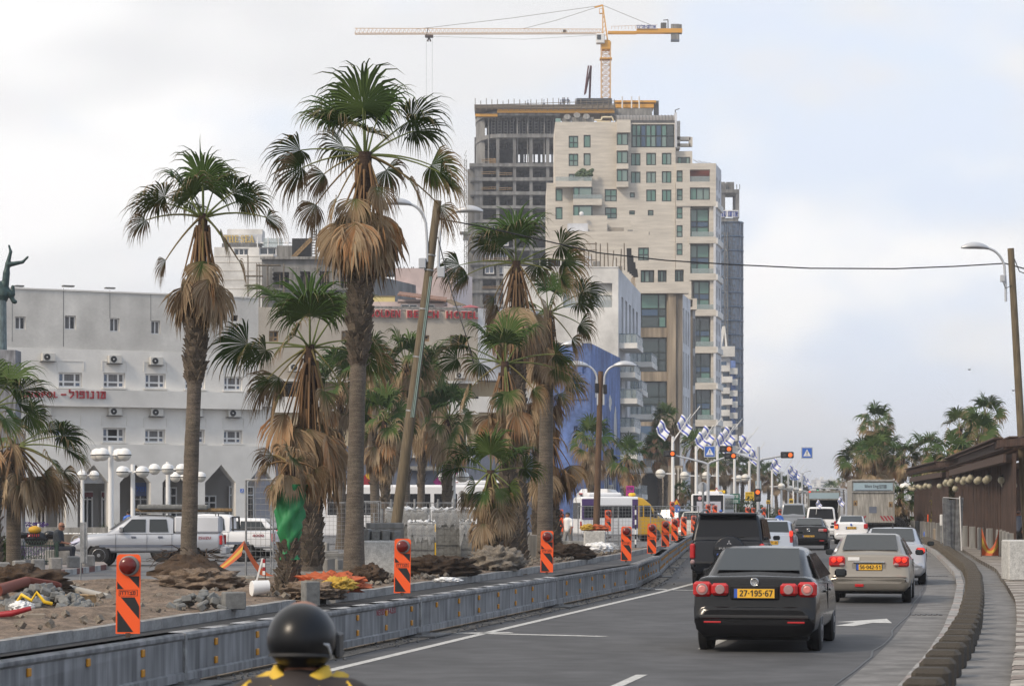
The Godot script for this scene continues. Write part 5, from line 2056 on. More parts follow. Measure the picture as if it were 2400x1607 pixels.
func root_mound(o:Node3D,rad:float,h:float,seed_:int,m:Material)->void:
	var f:=FastNoiseLite.new()
	f.seed=seed_
	f.frequency=1.3
	f.fractal_octaves=4
	var s:=Sh.new()
	var rows:=[]
	for i in 9:
		var t:=i/8.0
		var row:=PackedVector3Array()
		for j in 22:
			var a:=TAU*j/22
			var rr:=rad*(1.0-0.72*t)*(1.0+0.35*f.get_noise_2d(cos(a)*1.2,sin(a)*1.2+t*2.0))
			row.append(V(cos(a)*rr,-0.15+h*pow(t,0.75)*(1.0+0.3*f.get_noise_2d(cos(a)*2+5,sin(a)*2+t)),-sin(a)*rr))
		rows.append(row)
	s.grid(rows,true)
	s.fan(rows[-1])
	var r:=dice(seed_)
	for k in 46:
		var a:=r.randf()*TAU
		var q0:=V(cos(a),0,sin(a))*rad*r.randf_range(0.25,0.7)+V(0,h*r.randf_range(0.3,1.0),0)
		var q1:=q0+V(cos(a+r.randf_range(-1,1)),r.randf_range(-0.9,0.5),sin(a+r.randf_range(-1,1)))*r.randf_range(0.15,0.5)
		s.tube([q0,q0.lerp(q1,0.5)+V(0,r.randf_range(-0.05,0.1),0),q1],[0.014,0.01,0.004],4,false)
	part(o,"root_ball",s,m)
# list of fronds [azimuth in degrees seen from the camera (0 right, 90 away, 180 left, 270 towards it), rise in degrees, stalk, fan, age]
func palm(called:String,label:String,where:Vector3,prof:Array,lean:Vector3,scale_band:Array,seed_:int,fronds:Array,skirt:Array,group:="fan palms among the roadworks",detail:=1.0)->Node3D:
	var o:=thing(called,label,"palm tree",where,0.0,group)
	var top:float=prof[-1][0]
	palm_trunk(o,prof,lean,scale_band[0],scale_band[1],seed_,int(scale_band[2]))
	var r:=dice(seed_+1)
	var heart:=lean+V(0,top-0.08,0)
	for q in fronds:
		var s:=Sh.new()
		frond(s,heart,deg_to_rad(-q[0]),deg_to_rad(q[1]),q[2],q[3],q[4],r,int(38*detail),6)
		part(o,"frond" if q[4]<0.6 else "dying_frond",s,M.leaf)
	for q in skirt:
		for k in int(q[0]):
			var s:=Sh.new()
			var a:float=TAU*(k+r.randf_range(-0.3,0.3))/q[0]
			var h:float=q[1]+r.randf_range(-0.15,0.15)
			var rad:=lut(prof,top-h)
			frond(s,lean*pow((top-h)/top,1.4)+V(cos(a)*rad*0.7,top-h,sin(a)*rad*0.7),a,deg_to_rad(-q[4]+r.randf_range(-8,14)),q[2]*r.randf_range(0.85,1.1),q[3]*r.randf_range(0.6,1.05),0.86+0.14*r.randf(),r,int(28*detail),5)
			part(o,"dead_frond",s,M.leaf_dry)
	return o
func random_fronds(seed_:int,n:int,stalk:float,fan:float,low:=-35.0)->Array:
	var r:=dice(seed_)
	var out:=[]
	for k in n:
		var t:=(k+0.5)/n
		var rise:=lerpf(82.0,low,pow(t,0.85))+r.randf_range(-8,8)
		out.append([k*137.5+r.randf_range(-18,18),rise,stalk*r.randf_range(0.85,1.15)*lerpf(0.85,1.1,t),fan*r.randf_range(0.85,1.15),clampf(pow(t,1.6)*0.8+r.randf_range(-0.12,0.12),0.02,0.85)])
	return out
func build_palms()->void:
	var k:=60.0/F
	var fr:=[[95,82,0.75,1.25,0.08],[272,76,0.85,1.25,0.1],[60,66,0.8,1.1,0.15],[165,62,0.75,1.15,0.15],[200,38,1.0,1.1,0.3],[170,32,1.15,1.1,0.3],[335,44,0.95,1.0,0.25],[10,36,1.05,0.95,0.25],[250,50,0.7,1.0,0.3],[182,16,1.35,0.85,0.55],[0,18,1.5,0.9,0.5],[320,-30,0.7,0.8,0.5],[205,-40,1.4,0.8,0.7],[352,-42,1.35,0.75,0.75],[120,40,0.9,1.0,0.3],[275,-72,1.15,1.05,0.68],[262,-74,1.2,1.0,0.75]]
	palm("fan_palm","tall palm with a smooth trunk in front of the white hotel and parked pickup",at(441,1334,60),[[0.0,0.29],[0.5,0.24],[4.4,0.2],[4.7,0.26],[5.6,0.27],[6.6,0.24],[7.4,0.17],[8.62,0.13]],V(0.36,0,0),[4.5,6.9,330],21,fr,[[13,0.35,1.35,1.35,84],[9,0.7,1.0,1.25,80]])
	root_mound(get_node("fan_palm"),0.95,0.5,7,M.roots)
	fr=[[92,86,1.1,1.55,0.06],[262,78,1.15,1.6,0.08],[50,70,1.1,1.4,0.1],[150,62,1.15,1.4,0.12],[168,52,1.2,1.2,0.15],[18,46,1.45,1.35,0.1],[8,38,1.3,1.2,0.2],[215,56,0.9,1.2,0.25],[280,44,0.8,1.0,0.3],[172,20,1.6,1.25,0.3],[185,6,1.55,1.25,0.5],[195,-8,1.1,1.0,0.65],[0,8,1.6,1.25,0.4],[350,2,1.9,1.25,0.4],[340,-12,1.3,1.1,0.7],[10,-16,2.2,1.15,0.7],[190,-34,1.7,1.05,0.75],[210,-50,1.3,0.95,0.7],[120,30,1.2,1.2,0.3],[70,10,1.3,1.1,0.5],[320,-60,0.9,1.1,0.75],[242,-66,1.2,1.05,0.8]]
	palm("fan_palm","tallest palm, with scaly upper trunk and broad skirt of dead leaves",at(829,1364,61),[[0.0,0.37],[0.4,0.32],[1.6,0.27],[3.2,0.235],[5.5,0.235],[5.8,0.29],[7.0,0.31],[8.3,0.33],[9.0,0.24],[10.6,0.2]],V(0.28,0,0),[5.3,8.7,520],31,fr,[[13,0.45,1.2,1.7,82],[11,0.9,1.0,1.7,76]])
	fr=[[100,80,1.0,1.5,0.02],[170,60,1.2,1.55,0.06],[20,58,1.1,1.5,0.06],[275,62,0.9,1.5,0.12],[60,66,1.0,1.4,0.08],[178,16,1.6,1.45,0.2],[183,10,1.1,1.2,0.25],[350,22,1.2,1.2,0.3],[10,8,1.4,1.2,0.4],[200,-24,1.4,1.3,0.55],[190,-34,1.1,1.25,0.6],[335,-38,1.3,1.2,0.55],[215,-48,1.5,1.2,0.7],[300,-50,1.4,1.15,0.65],[250,30,0.9,1.2,0.35]]
	palm("fan_palm","shaggy palm with a huge brown skirt, between the two tallest palms",at(722,1338,65),[[0.0,0.46],[0.6,0.4],[2.4,0.34],[3.4,0.25],[5.6,0.2],[5.95,0.14]],V(0.05,0,0),[0.1,2.9,420],41,fr,[[16,0.5,1.8,1.75,80],[13,0.9,1.6,1.7,84],[10,1.6,1.4,1.6,84]])
	fr=[[80,30,0.5,0.75,0.6],[200,20,0.4,0.7,0.8],[150,40,0.45,0.7,0.7],[20,10,0.5,0.65,0.85],[275,35,0.4,0.75,0.45],[330,-15,0.45,0.7,0.9],[240,-20,0.4,0.65,0.9],[110,50,0.5,0.6,0.9],[300,55,0.35,0.7,0.75]]
	var o:=palm("fan_palm","short cut palm with a tuft of brown leaves, its trunk bound in green netting",at(674,1404,53),[[0.0,0.33],[0.35,0.24],[0.9,0.2],[2.3,0.17],[3.0,0.12]],V(0.06,0,0),[0.0,1.1,150],51,fr,[[8,0.2,0.3,0.7,50]])
	root_mound(o,0.55,0.35,17,M.dirt)
	var net:=Sh.new()
	var r:=dice(77)
	var rows:=[]
	for i in 15:
		var h:=0.85+i*0.115
		var row:=PackedVector3Array()
		for j in 26:
			var a:=TAU*j/26
			var rad:=lerpf(0.2,0.34,i/14.0)-0.08*exp(-pow((h-1.15)*5.0,2))+0.03*sin(j*1.9+i*0.9)+0.035*sin(j*0.9-i*1.3)+r.randf_range(-0.03,0.03)
			row.append(V(cos(a)*rad+0.03,h,-sin(a)*rad))
		rows.append(row)
	net.grid(rows,true)
	var nt:=solo("green_netting","torn green shade netting wrapped round the short cut palm's trunk","netting",net,M.net_green)
	nt.position=o.position
	fr=[[95,80,0.9,1.55,0.06],[30,66,1.0,1.5,0.08],[160,56,1.1,1.5,0.15],[200,50,0.9,1.3,0.3],[265,62,0.9,1.3,0.2],[10,34,1.6,1.35,0.25],[0,20,1.6,1.3,0.45],[176,14,1.9,1.3,0.35],[186,4,1.7,1.2,0.5],[120,40,1.2,1.3,0.3],[345,0,1.6,1.2,0.5],[60,20,1.4,1.2,0.4],[215,-46,1.5,1.1,0.7],[330,-46,1.5,1.1,0.7],[270,-70,1.9,1.2,0.6]]
	palm("fan_palm","tall palm with a dense hanging skirt before the concrete shell",on_ground(1217,84),[[0.0,0.36],[1.0,0.3],[5.0,0.27],[7.6,0.3],[9.6,0.22],[10.35,0.17]],V(-0.1,0,0),[0.2,8.2,420],61,fr,[[15,0.4,1.5,1.75,76],[13,0.8,1.3,1.75,82]])
	fr=[[80,76,0.8,1.4,0.04],[150,58,1.0,1.35,0.08],[30,60,0.9,1.3,0.1],[180,34,1.4,1.3,0.15],[268,56,0.8,1.2,0.12],[190,20,1.5,1.15,0.3],[350,24,1.6,1.1,0.3],[10,12,1.6,1.1,0.4],[200,-20,1.3,1.1,0.6],[345,-30,1.2,1.1,0.6],[272,-66,1.1,1.15,0.42],[285,-62,1.0,1.0,0.5],[130,20,1.2,1.1,0.4]]
	palm("fan_palm","mid height palm with fresh green fans, directly below the tall skirted one",on_ground(1192,79,0.1),[[0.0,0.42],[0.6,0.34],[3.0,0.27],[5.2,0.22],[6.55,0.16]],V(-0.12,0,0),[0.1,3.4,330],71,fr,[[13,0.45,1.35,1.4,78],[11,0.9,1.2,1.4,82]])
	fr=[[88,78,0.6,1.15,0.02],[160,44,0.75,1.15,0.04],[20,46,0.7,1.15,0.05],[270,66,0.6,1.1,0.05],[182,22,0.9,1.0,0.12],[0,20,0.95,1.0,0.15],[215,-28,0.6,0.95,0.3],[300,-42,0.65,0.95,0.32],[330,-22,0.7,0.95,0.35],[250,-46,0.7,0.95,0.4],[190,-34,0.9,0.9,0.6],[345,-46,0.8,0.95,0.6],[285,-62,1.0,0.95,0.6],[230,-62,0.9,0.9,0.65],[315,-64,1.1,1.0,0.7]]
	o=palm("fan_palm","low bushy palm with bright green fans beside the wrapped block pallets",on_ground(1150,73.5,0.05),[[0.0,0.5],[0.5,0.44],[1.2,0.36],[2.4,0.22],[3.05,0.14]],V(0.0,0,0),[0.05,1.5,230],81,fr,[[9,0.6,0.9,0.95,72],[7,1.0,0.8,0.9,78]])
	root_mound(o,1.25,0.45,27,M.roots)
	fr=[[40,70,0.9,1.2,0.06],[100,74,0.9,1.2,0.1],[355,40,1.3,1.2,0.15],[10,30,1.1,1.1,0.2],[150,40,0.9,1.1,0.3],[200,20,1.0,1.1,0.4],[340,-5,1.2,1.1,0.4],[330,-35,1.3,1.1,0.6],[270,30,0.7,1.1,0.4],[180,-20,1.0,1.1,0.6],[230,-50,1.1,1.05,0.7]]
	palm("fan_palm","slender palm with a thin crown and smooth grey trunk before the blue building",on_ground(1277,87),[[0.0,0.42],[0.5,0.34],[4.5,0.29],[7.8,0.25],[8.9,0.16]],V(0.12,0,0),[6.6,8.2,120],91,fr,[[11,0.35,1.2,1.3,78],[9,1.2,0.7,1.2,66]])
	fr=[[340,20,1.0,1.1,0.3],[10,6,1.1,1.1,0.45],[300,34,0.8,1.1,0.35],[60,40,0.9,1.1,0.3],[200,15,0.9,1.0,0.5],[330,-35,1.1,1.1,0.6],[260,20,0.8,1.0,0.5],[150,10,0.9,1.0,0.5],[20,-30,0.9,1.05,0.62]]
	palm("fan_palm","ragged palm with a drooping straw crown squeezed behind the slender one",on_ground(1262,92),[[0.0,0.33],[4.0,0.25],[6.2,0.2],[6.9,0.15]],V(0.1,0,0),[1.0,5.6,200],95,fr,[[12,0.3,0.9,1.35,74],[9,0.9,0.9,1.3,80]])
	fr=[[320,20,0.5,0.7,0.8],[20,-40,1.2,1.3,0.9],[340,-60,1.2,1.4,0.95],[300,-70,1.0,1.4,0.95],[200,-70,1.1,1.3,0.95],[240,-74,1.0,1.3,0.95],[10,-66,1.3,1.4,0.95],[60,-60,1.1,1.3,0.95]]
	palm("fan_palm","dying palm with only brown hanging leaves, right of the slender trunk",on_ground(1297,88.5),[[0.0,0.34],[2.0,0.25],[4.0,0.18],[4.5,0.12]],V(-0.15,0,0),[0.1,2.8,220],99,fr,[[8,0.4,1.2,1.2,74]])
	fr=[[40,60,0.9,1.3,0.1],[10,40,0.9,1.3,0.12],[340,20,0.8,1.2,0.15],[270,60,0.7,1.2,0.2],[100,70,0.9,1.3,0.1],[160,40,1.0,1.3,0.2],[200,10,1.0,1.2,0.4],[310,-10,0.8,1.1,0.35],[0,2,1.0,1.1,0.2]]
	palm("fan_palm","palm cut off by the left edge, its green fans over the hotel's first letters",on_ground(-22,70),[[0.0,0.33],[3.0,0.26],[4.9,0.15]],Vector3.ZERO,[0.2,3.4,180],103,fr,[[8,0.4,1.0,1.2,70]])
	fr=[[10,24,1.35,1.2,0.12],[355,12,1.5,1.3,0.3],[30,36,1.1,1.2,0.15],[330,0,1.3,1.3,0.45],[150,30,1.2,1.2,0.3],[100,50,1.0,1.2,0.15],[270,30,0.9,1.2,0.35],[0,-10,1.6,1.3,0.6],[345,-24,1.2,1.35,0.7],[310,-30,0.9,1.3,0.7],[200,0,1.2,1.2,0.5],[20,-30,1.6,1.3,0.75]]
	palm("fan_palm","low drooping palm at the left edge hanging over the seated man's motorcycle",on_ground(30,74),[[0.0,0.3],[0.5,0.26],[3.2,0.25],[3.9,0.17]],V(0.05,0,0),[2.6,3.4,60],107,fr,[[14,0.25,1.1,1.35,40],[10,0.5,0.7,1.3,62]])
	var kinds:=[]
	for i in 6:
		var top:float=[6.6,5.2,4.2,7.6,6.0,9.5][i]
		var skirts:Array=[[[10,0.4,1.0,1.2,72]],[[12,0.4,0.9,1.2,70],[8,0.9,0.8,1.2,80]],[[9,0.3,0.7,1.1,60]],[[11,0.4,1.2,1.25,66],[8,1.0,1.0,1.2,80]],[[8,0.3,0.8,1.0,70]],[[10,0.5,1.2,1.2,74]]][i]
		kinds.append([palm("fan_palm","x",V(0,0,-100-i),[[0.0,0.36],[0.6,0.28],[top*0.75,0.2],[top,0.14]],V(0.15*(i-2.5),0,0),[top*0.35,top*0.85,90],200+i*3,random_fronds(300+i,17,0.85,1.1,-30.0),skirts,"fan palms farther along the street",0.55),top])
	var far:=[
		[882,862,112,0,1.0,"ragged palm just right of the tallest palm, over the beige hotel's wall"],
		[950,845,118,3,1.0,"grey leaved palm half hidden behind the leaning lamp pole"],
		[903,980,108,1,0.95,"brown skirted palm behind the tallest palm's smooth trunk"],
		[800,900,116,4,1.0,"palm with its crown behind the tallest palm's trunk, left side"],
		[1047,975,120,2,1.05,"small palm in front of the beige hotel's lower dark window"],
		[985,880,125,1,0.9,"dry palm right of the leaning lamp pole, under the hotel letters"],
		[1384,1030,165,1,1.0,"small straw palm beside the wooden lamp pole before the blue wall"],
		[1470,1072,172,2,1.0,"little palm at the blue building's far corner"],
		[1560,985,235,3,1.0,"palm standing tallest by the wood clad restaurant front"],
		[1550,1046,225,0,0.9,"darker palm in front of the restaurant's wooden wall"],
		[1600,1150,205,2,0.6,"low green palm bush behind the fence by the restaurant passage"],
		[1625,1042,245,0,1.0,"palm behind the first row of flags"],
		[1662,1085,262,1,1.1,"thick straw palm behind the square crossing sign"],
		[1700,1082,276,3,1.0,"dark palm between the flag poles, right of the crossing sign"],
		[1738,1092,292,0,1.0,"palm behind the bus and the green direction sign"],
		[1768,1100,310,1,1.0,"shaggy palm behind the yellow sign in the median"],
		[1802,1106,300,3,0.95,"broad palm right of the traffic signal's mast"],
		[1822,1122,340,0,1.0,"median palm just past the mast, lower than its neighbour"],
		[1845,1132,370,1,1.0,"median palm above the taxi"],
		[1866,1140,410,0,1.0,"median palm beside the far blue overhead sign"],
		[1880,1146,460,3,1.0,"last dark palm of the median row"],
		[1946,1143,520,0,1.25,"hazy round palm standing alone down the street"],
		[1980,1124,600,5,1.0,"faint tall palm left of the removal truck's top"],
		[2066,985,176,5,0.95,"tallest palm behind the removal truck"],
		[2050,1062,170,3,1.0,"broad green palm above the removal truck's roof"],
		[2020,1075,182,1,1.25,"sunlit straw palm at the left of the clump by the truck"],
		[2085,1050,172,0,1.0,"leaning green palm at the right of the clump by the truck"],
		[2110,1072,165,4,0.9,"thin palm between the truck and the pergola"],
		[2180,1052,178,0,0.95,"palm rising over the pergola's far end"],
		[2252,1000,168,3,1.0,"left palm of the three above the pergola"],
		[2290,1020,160,1,1.05,"lower palm in the middle of the three above the pergola"],
		[2325,968,166,5,0.98,"right and highest palm of the three above the pergola"],
		[2108,1165,150,2,0.75,"low green palm beside the truck's right side"],
		[2235,1072,150,2,1.2,"green palm crown peeping just over the pergola roof"],
	]
	for i in far.size():
		var q:Array=far[i]
		var kind:Array=kinds[q[3]]
		var heart:=at(q[0],q[1],q[2])
		var size:float=q[4]
		var c:Node3D=copy_of(kind[0],V(heart.x,minf(heart.y-kind[1]*size,0.0) if heart.y<kind[1]*size+2.0 else 0.0,heart.z),0.7*i,q[5],size)
		if heart.y>kind[1]*size:
			c.scale=V(size,heart.y/kind[1],size)
			c.scale.y=minf(c.scale.y,size*1.8)
			c.position.y=minf(0.0,heart.y-kind[1]*c.scale.y) if heart.y-kind[1]*c.scale.y<0.5 else 0.0
	for kd in kinds:
		remove_child(kd[0])
		kd[0].free()
# ---------------------------------------------------------------- vehicles
# A vehicle stands on the ground at the middle of its rear bumper and looks along local -z.
func ring(z:float,yb:float,yt:float,w:float,crown:=0.02,tuck:=0.86)->PackedVector3Array:
	var half:=[V2(w*tuck,yb),V2(w*0.965,yb+0.1),V2(w,yb+(yt-yb)*0.42),V2(w*0.99,yb+(yt-yb)*0.66),V2(w*0.965,yt-0.1),V2(w*0.9,yt-0.025),V2(w*0.8,yt)]
	var row:=PackedVector3Array()
	row.append(V(0,yb,-z))
	for p in half:
		row.append(V(-p.x,p.y,-z))
	row.append(V(0,yt+crown,-z))
	for i in half.size():
		var p:Vector2=half[half.size()-1-i]
		row.append(V(p.x,p.y,-z))
	return row
func roof_ring(z:float,yb:float,yt:float,wb:float,wt:float)->PackedVector3Array:
	var h:=yt-yb
	var half:=[V2(wb,yb),V2(lerpf(wb,wt,0.5),yb+h*0.45),V2(wt,yb+h*0.82),V2(wt*0.93,yb+h*0.95),V2(wt*0.8,yt)]
	var row:=PackedVector3Array()
	for p in half:
		row.append(V(-p.x,p.y,-z))
	row.append(V(0,yt+0.015,-z))
	for i in half.size():
		var p:Vector2=half[half.size()-1-i]
		row.append(V(p.x,p.y,-z))
	return row
func wheel(o:Node3D,x:float,z:float,rad:float,wide:float,arch:=true)->void:
	var sx:=signf(x)
	var bas:=Basis(V(0,1,0),V(1,0,0),V(0,0,-1))
	var s:=Sh.new()
	s.xf=Transform3D(bas,V(x-sx*wide*0.5,rad,-z))
	s.lathe(Vector3.ZERO,[[rad*0.6,-wide*0.5],[rad*0.93,-wide*0.5],[rad,-wide*0.32],[rad,wide*0.32],[rad*0.93,wide*0.5],[rad*0.6,wide*0.5]],20)
	var w:=part(o,"wheel",s,M.rubber)
	s=Sh.new()
	s.xf=Transform3D(Basis(V(0,1,0),V(sx,0,0),V(0,0,-sx)),V(x-sx*wide*0.5,rad,-z))
	s.lathe(V(0,wide*0.5-0.03,0),[[rad*0.64,0.0],[rad*0.62,0.034],[rad*0.54,0.02],[rad*0.16,0.03],[rad*0.1,0.036]],18)
	part(w,"rim",s,M.rim)
	s=Sh.new()
	for k in 5:
		var a:=TAU*k/5
		s.xf=Transform3D(Basis(V(0,1,0),V(sx,0,0),V(0,0,-sx)),V(x-sx*wide*0.5,rad,-z))
		s.ball(V(cos(a)*rad*0.35,wide*0.5-0.004,sin(a)*rad*0.35),V(rad*0.1,0.006,rad*0.1),4,7)
	part(w,"rim_opening",s,M.black_gap)
	if arch:
		s=Sh.new()
		s.xf=Transform3D(bas,V(x-sx*0.07,rad*1.03,-z))
		s.lathe(Vector3.ZERO,[[rad*1.17,-0.05],[rad*1.17,0.05]],20)
		s.lathe(Vector3.ZERO,[[0.01,-0.05],[rad*1.17,-0.05]],20)
		s.lathe(Vector3.ZERO,[[rad*1.17,0.05],[0.01,0.05]],20)
		part(o,"wheel_arch",s,M.black_gap)
func patch(o:Node3D,called:String,q:Array,m:Material,out:=0.008)->MeshInstance3D:
	var s:=Sh.new()
	var nrm:Vector3=(q[1]-q[0]).cross(q[2]-q[0]).normalized()
	var k:=q.size()
	for i in range(1,k-1):
		s.tri(q[0]+nrm*out,q[i]+nrm*out,q[i+1]+nrm*out)
	return part(o,called,s,m)
func number_plate(o:Node3D,c:Vector3,text:String,w:=0.52,h:=0.115)->void:
	var s:=Sh.new()
	s.cbox(c,V(w*0.5+0.012,h*0.5+0.012,0.008),0.004)
	var p:=part(o,"number_plate_frame",s,M.black_paint)
	s=Sh.new()
	s.box(c+V(-w*0.5+0.045,-h*0.5,0.009),c+V(w*0.5,h*0.5,0.013))
	part(p,"number_plate",s,M.plate_yellow)
	s=Sh.new()
	s.box(c+V(-w*0.5,-h*0.5,0.009),c+V(-w*0.5+0.045,h*0.5,0.013))
	part(p,"blue_strip",s,M.plate_blue)
	words(p,"digits",text,c+V(0.025,0.0,0.0155),h*0.68,0.003,M.black_paint,w*0.82)
# spec: l, w, h, deck (top of the tail), hood, belt, rear glass from za to zb, windscreen from zc to zd, paint, lights [x0, y0, x1, y1, material], plate
func car(called:String,label:String,category:String,where:Vector3,slope:float,c:Dictionary)->Node3D:
	var o:=thing(called,label,category,where,-atan(slope),c.get("group",""))
	var l:float=c.l
	var w:float=c.w*0.5
	var h:float=c.h
	var deck:float=c.deck
	var belt:float=c.belt
	var hood:float=c.hood
	var za:float=c.za
	var zb:float=c.zb
	var zc:float=c.zc
	var zd:float=c.zd
	var clear:float=c.get("clear",0.24)
	var s:=Sh.new()
	var bump:float=c.get("bump",0.55)
	var rows:=[ring(0.0,clear+0.16,minf(bump,deck-0.2),w*0.86,0.0),ring(0.02,clear+0.06,bump+0.04,w*0.92,0.0),ring(0.06,clear+0.02,bump+0.06,w*0.955,0.0),ring(0.085,clear,deck-0.05,w*0.965,0.0),ring(0.13,clear,deck,w*0.975,0.015),ring(0.4,clear,deck+0.012,w*0.99),ring(za,clear,maxf(deck,belt),w),ring(l*0.5,clear,belt,w),ring(zd,clear,belt-0.02,w),ring(zd+0.25,clear,lerpf(belt,hood,0.35),w*0.995),ring(l-0.35,clear+0.02,hood,w*0.96),ring(l-0.1,clear+0.04,hood-0.14,w*0.86),ring(l,clear+0.16,hood-0.3,w*0.7)]
	s.grid(rows,true)
	s.fan(rows[0],true)
	s.fan(rows[-1])
	part(o,"body",s,c.paint)
	var wt:float=w*c.get("tumble",0.71)
	var wb:=w*0.93
	s=Sh.new()
	var g:=[roof_ring(za-0.02,belt-0.08,maxf(deck,belt)+0.012,wb,wt*1.08),roof_ring(lerpf(za,zb,0.5),belt-0.06,lerpf(maxf(deck,belt),h,0.56),wb,wt*1.04),roof_ring(lerpf(za,zb,0.9),belt-0.06,lerpf(maxf(deck,belt),h,0.93),wb,wt),roof_ring(zb+0.12,belt-0.06,h-0.018,wb,wt),roof_ring(lerpf(zb,zc,0.5),belt-0.06,h,wb,wt),roof_ring(zc-0.1,belt-0.06,h-0.03,wb,wt),roof_ring(lerpf(zc,zd,0.5),belt-0.06,lerpf(h-0.03,belt,0.5),wb,wt),roof_ring(zd,belt-0.07,belt-0.01,wb,wt)]
	s.grid(g)
	s.fan(g[0],true)
	s.fan(g[-1])
	part(o,"roof",s,c.get("roof_paint",c.paint))
	var glass:Material=c.get("glass",M.car_glass)
	var b0:float=maxf(deck,belt)
	var ya:=lerpf(b0,h,0.12)
	var yb:=lerpf(b0,h,0.87)
	var z0:=lerpf(za,zb,0.12)
	var z1:=lerpf(za,zb,0.86)
	var gw:float=c.get("glass_w",0.9)
	patch(o,"rear_window",[V(-wt*1.05*gw,ya,-z0),V(wt*1.05*gw,ya,-z0),V(wt*0.93*gw,yb,-z1),V(-wt*0.93*gw,yb,-z1)],glass,c.get("glass_out",0.045))
	for sx in [1.0,-1.0]:
		var side:=func(z:float,t:float)->Vector3:return V(sx*(lerpf(wb,wt,t)+0.012),lerpf(belt+0.02,belt+(h-belt)*0.8,t),-z)
		var m0:float=lerpf(zb,zc,c.get("pillar",0.45))
		var quads:=[[side.call(lerpf(za,zb,0.55),0.03),side.call(m0-0.03,0.03),side.call(m0-0.03,0.97),side.call(zb+0.06,0.97)],[side.call(m0+0.03,0.03),side.call(lerpf(zc,zd,0.72),0.03),side.call(zc+0.02,0.97),side.call(m0+0.03,0.97)]]
		for q in quads:
			if sx<0:
				q.reverse()
			patch(o,"side_window",q,glass,0.014)
		s=Sh.new()
		s.cbox(V(sx*(w+0.11),belt+0.06,-(zd-0.35)),V(0.09,0.06,0.05),0.03)
		var mir:=part(o,"wing_mirror",s,c.get("mirror",c.paint))
		s=Sh.new()
		s.box(V(sx*(w+0.11)-0.065,belt+0.02,-(zd-0.35)+0.05),V(sx*(w+0.11)+0.065,belt+0.1,-(zd-0.35)+0.053))
		part(mir,"mirror_glass",s,M.car_glass)
		for z in [c.get("rear_axle",l*0.2),c.get("front_axle",l*0.79)]:
			wheel(o,sx*w*0.985,z,c.get("wheel",0.32),0.2)
		s=Sh.new()
		s.box(V(sx*w*0.995-0.012,clear+0.32,-lerpf(za,zd,0.5)-0.004),V(sx*w*0.995+0.008,belt-0.06,-lerpf(za,zd,0.5)+0.004))
		part(o,"door_gap",s,M.black_gap)
		s=Sh.new()
		for z in [0.32,0.62]:
			s.cbox(V(sx*(w+0.004),belt-0.16,-lerpf(za,zd,z)),V(0.016,0.016,0.09),0.006)
		part(o,"door_handle",s,c.paint)
	for q in c.lights:
		for sx in [-1.0,1.0]:
			s=Sh.new()
			var cx:float=(q[0]+q[2])*0.5
			s.cbox(V(sx*cx,(q[1]+q[3])*0.5,q[5] if q.size()>5 else -0.12),V((q[2]-q[0])*0.5,(q[3]-q[1])*0.5,0.07),0.035)
			part(o,"tail_light",s,q[4])
	if c.has("plate"):
		s=Sh.new()
		s.cbox(V(0,c.plate_y,-0.088),V(0.36,0.085,0.02),0.01)
		part(o,"plate_recess",s,c.get("recess",c.paint))
		number_plate(o,V(0,c.plate_y,-0.06),c.plate)
	if c.has("strip"):
		s=Sh.new()
		s.cbox(V(0,c.strip,-0.05),V(w*0.86,0.03,0.06),0.015)
		part(o,"bumper_strip",s,M.black_paint)
	s=Sh.new()
	s.box(V(-w*0.82,clear-0.06,-l+0.5),V(w*0.82,clear+0.1,-0.25))
	part(o,"underbody",s,M.black_gap)
	return o
func paint(key:String,r:float,g:float,b:float,metal:=0.3,rough:=0.32)->StandardMaterial3D:
	return mat(key,r,g,b,rough,{metal=metal,coat=0.25,spec=0.4})
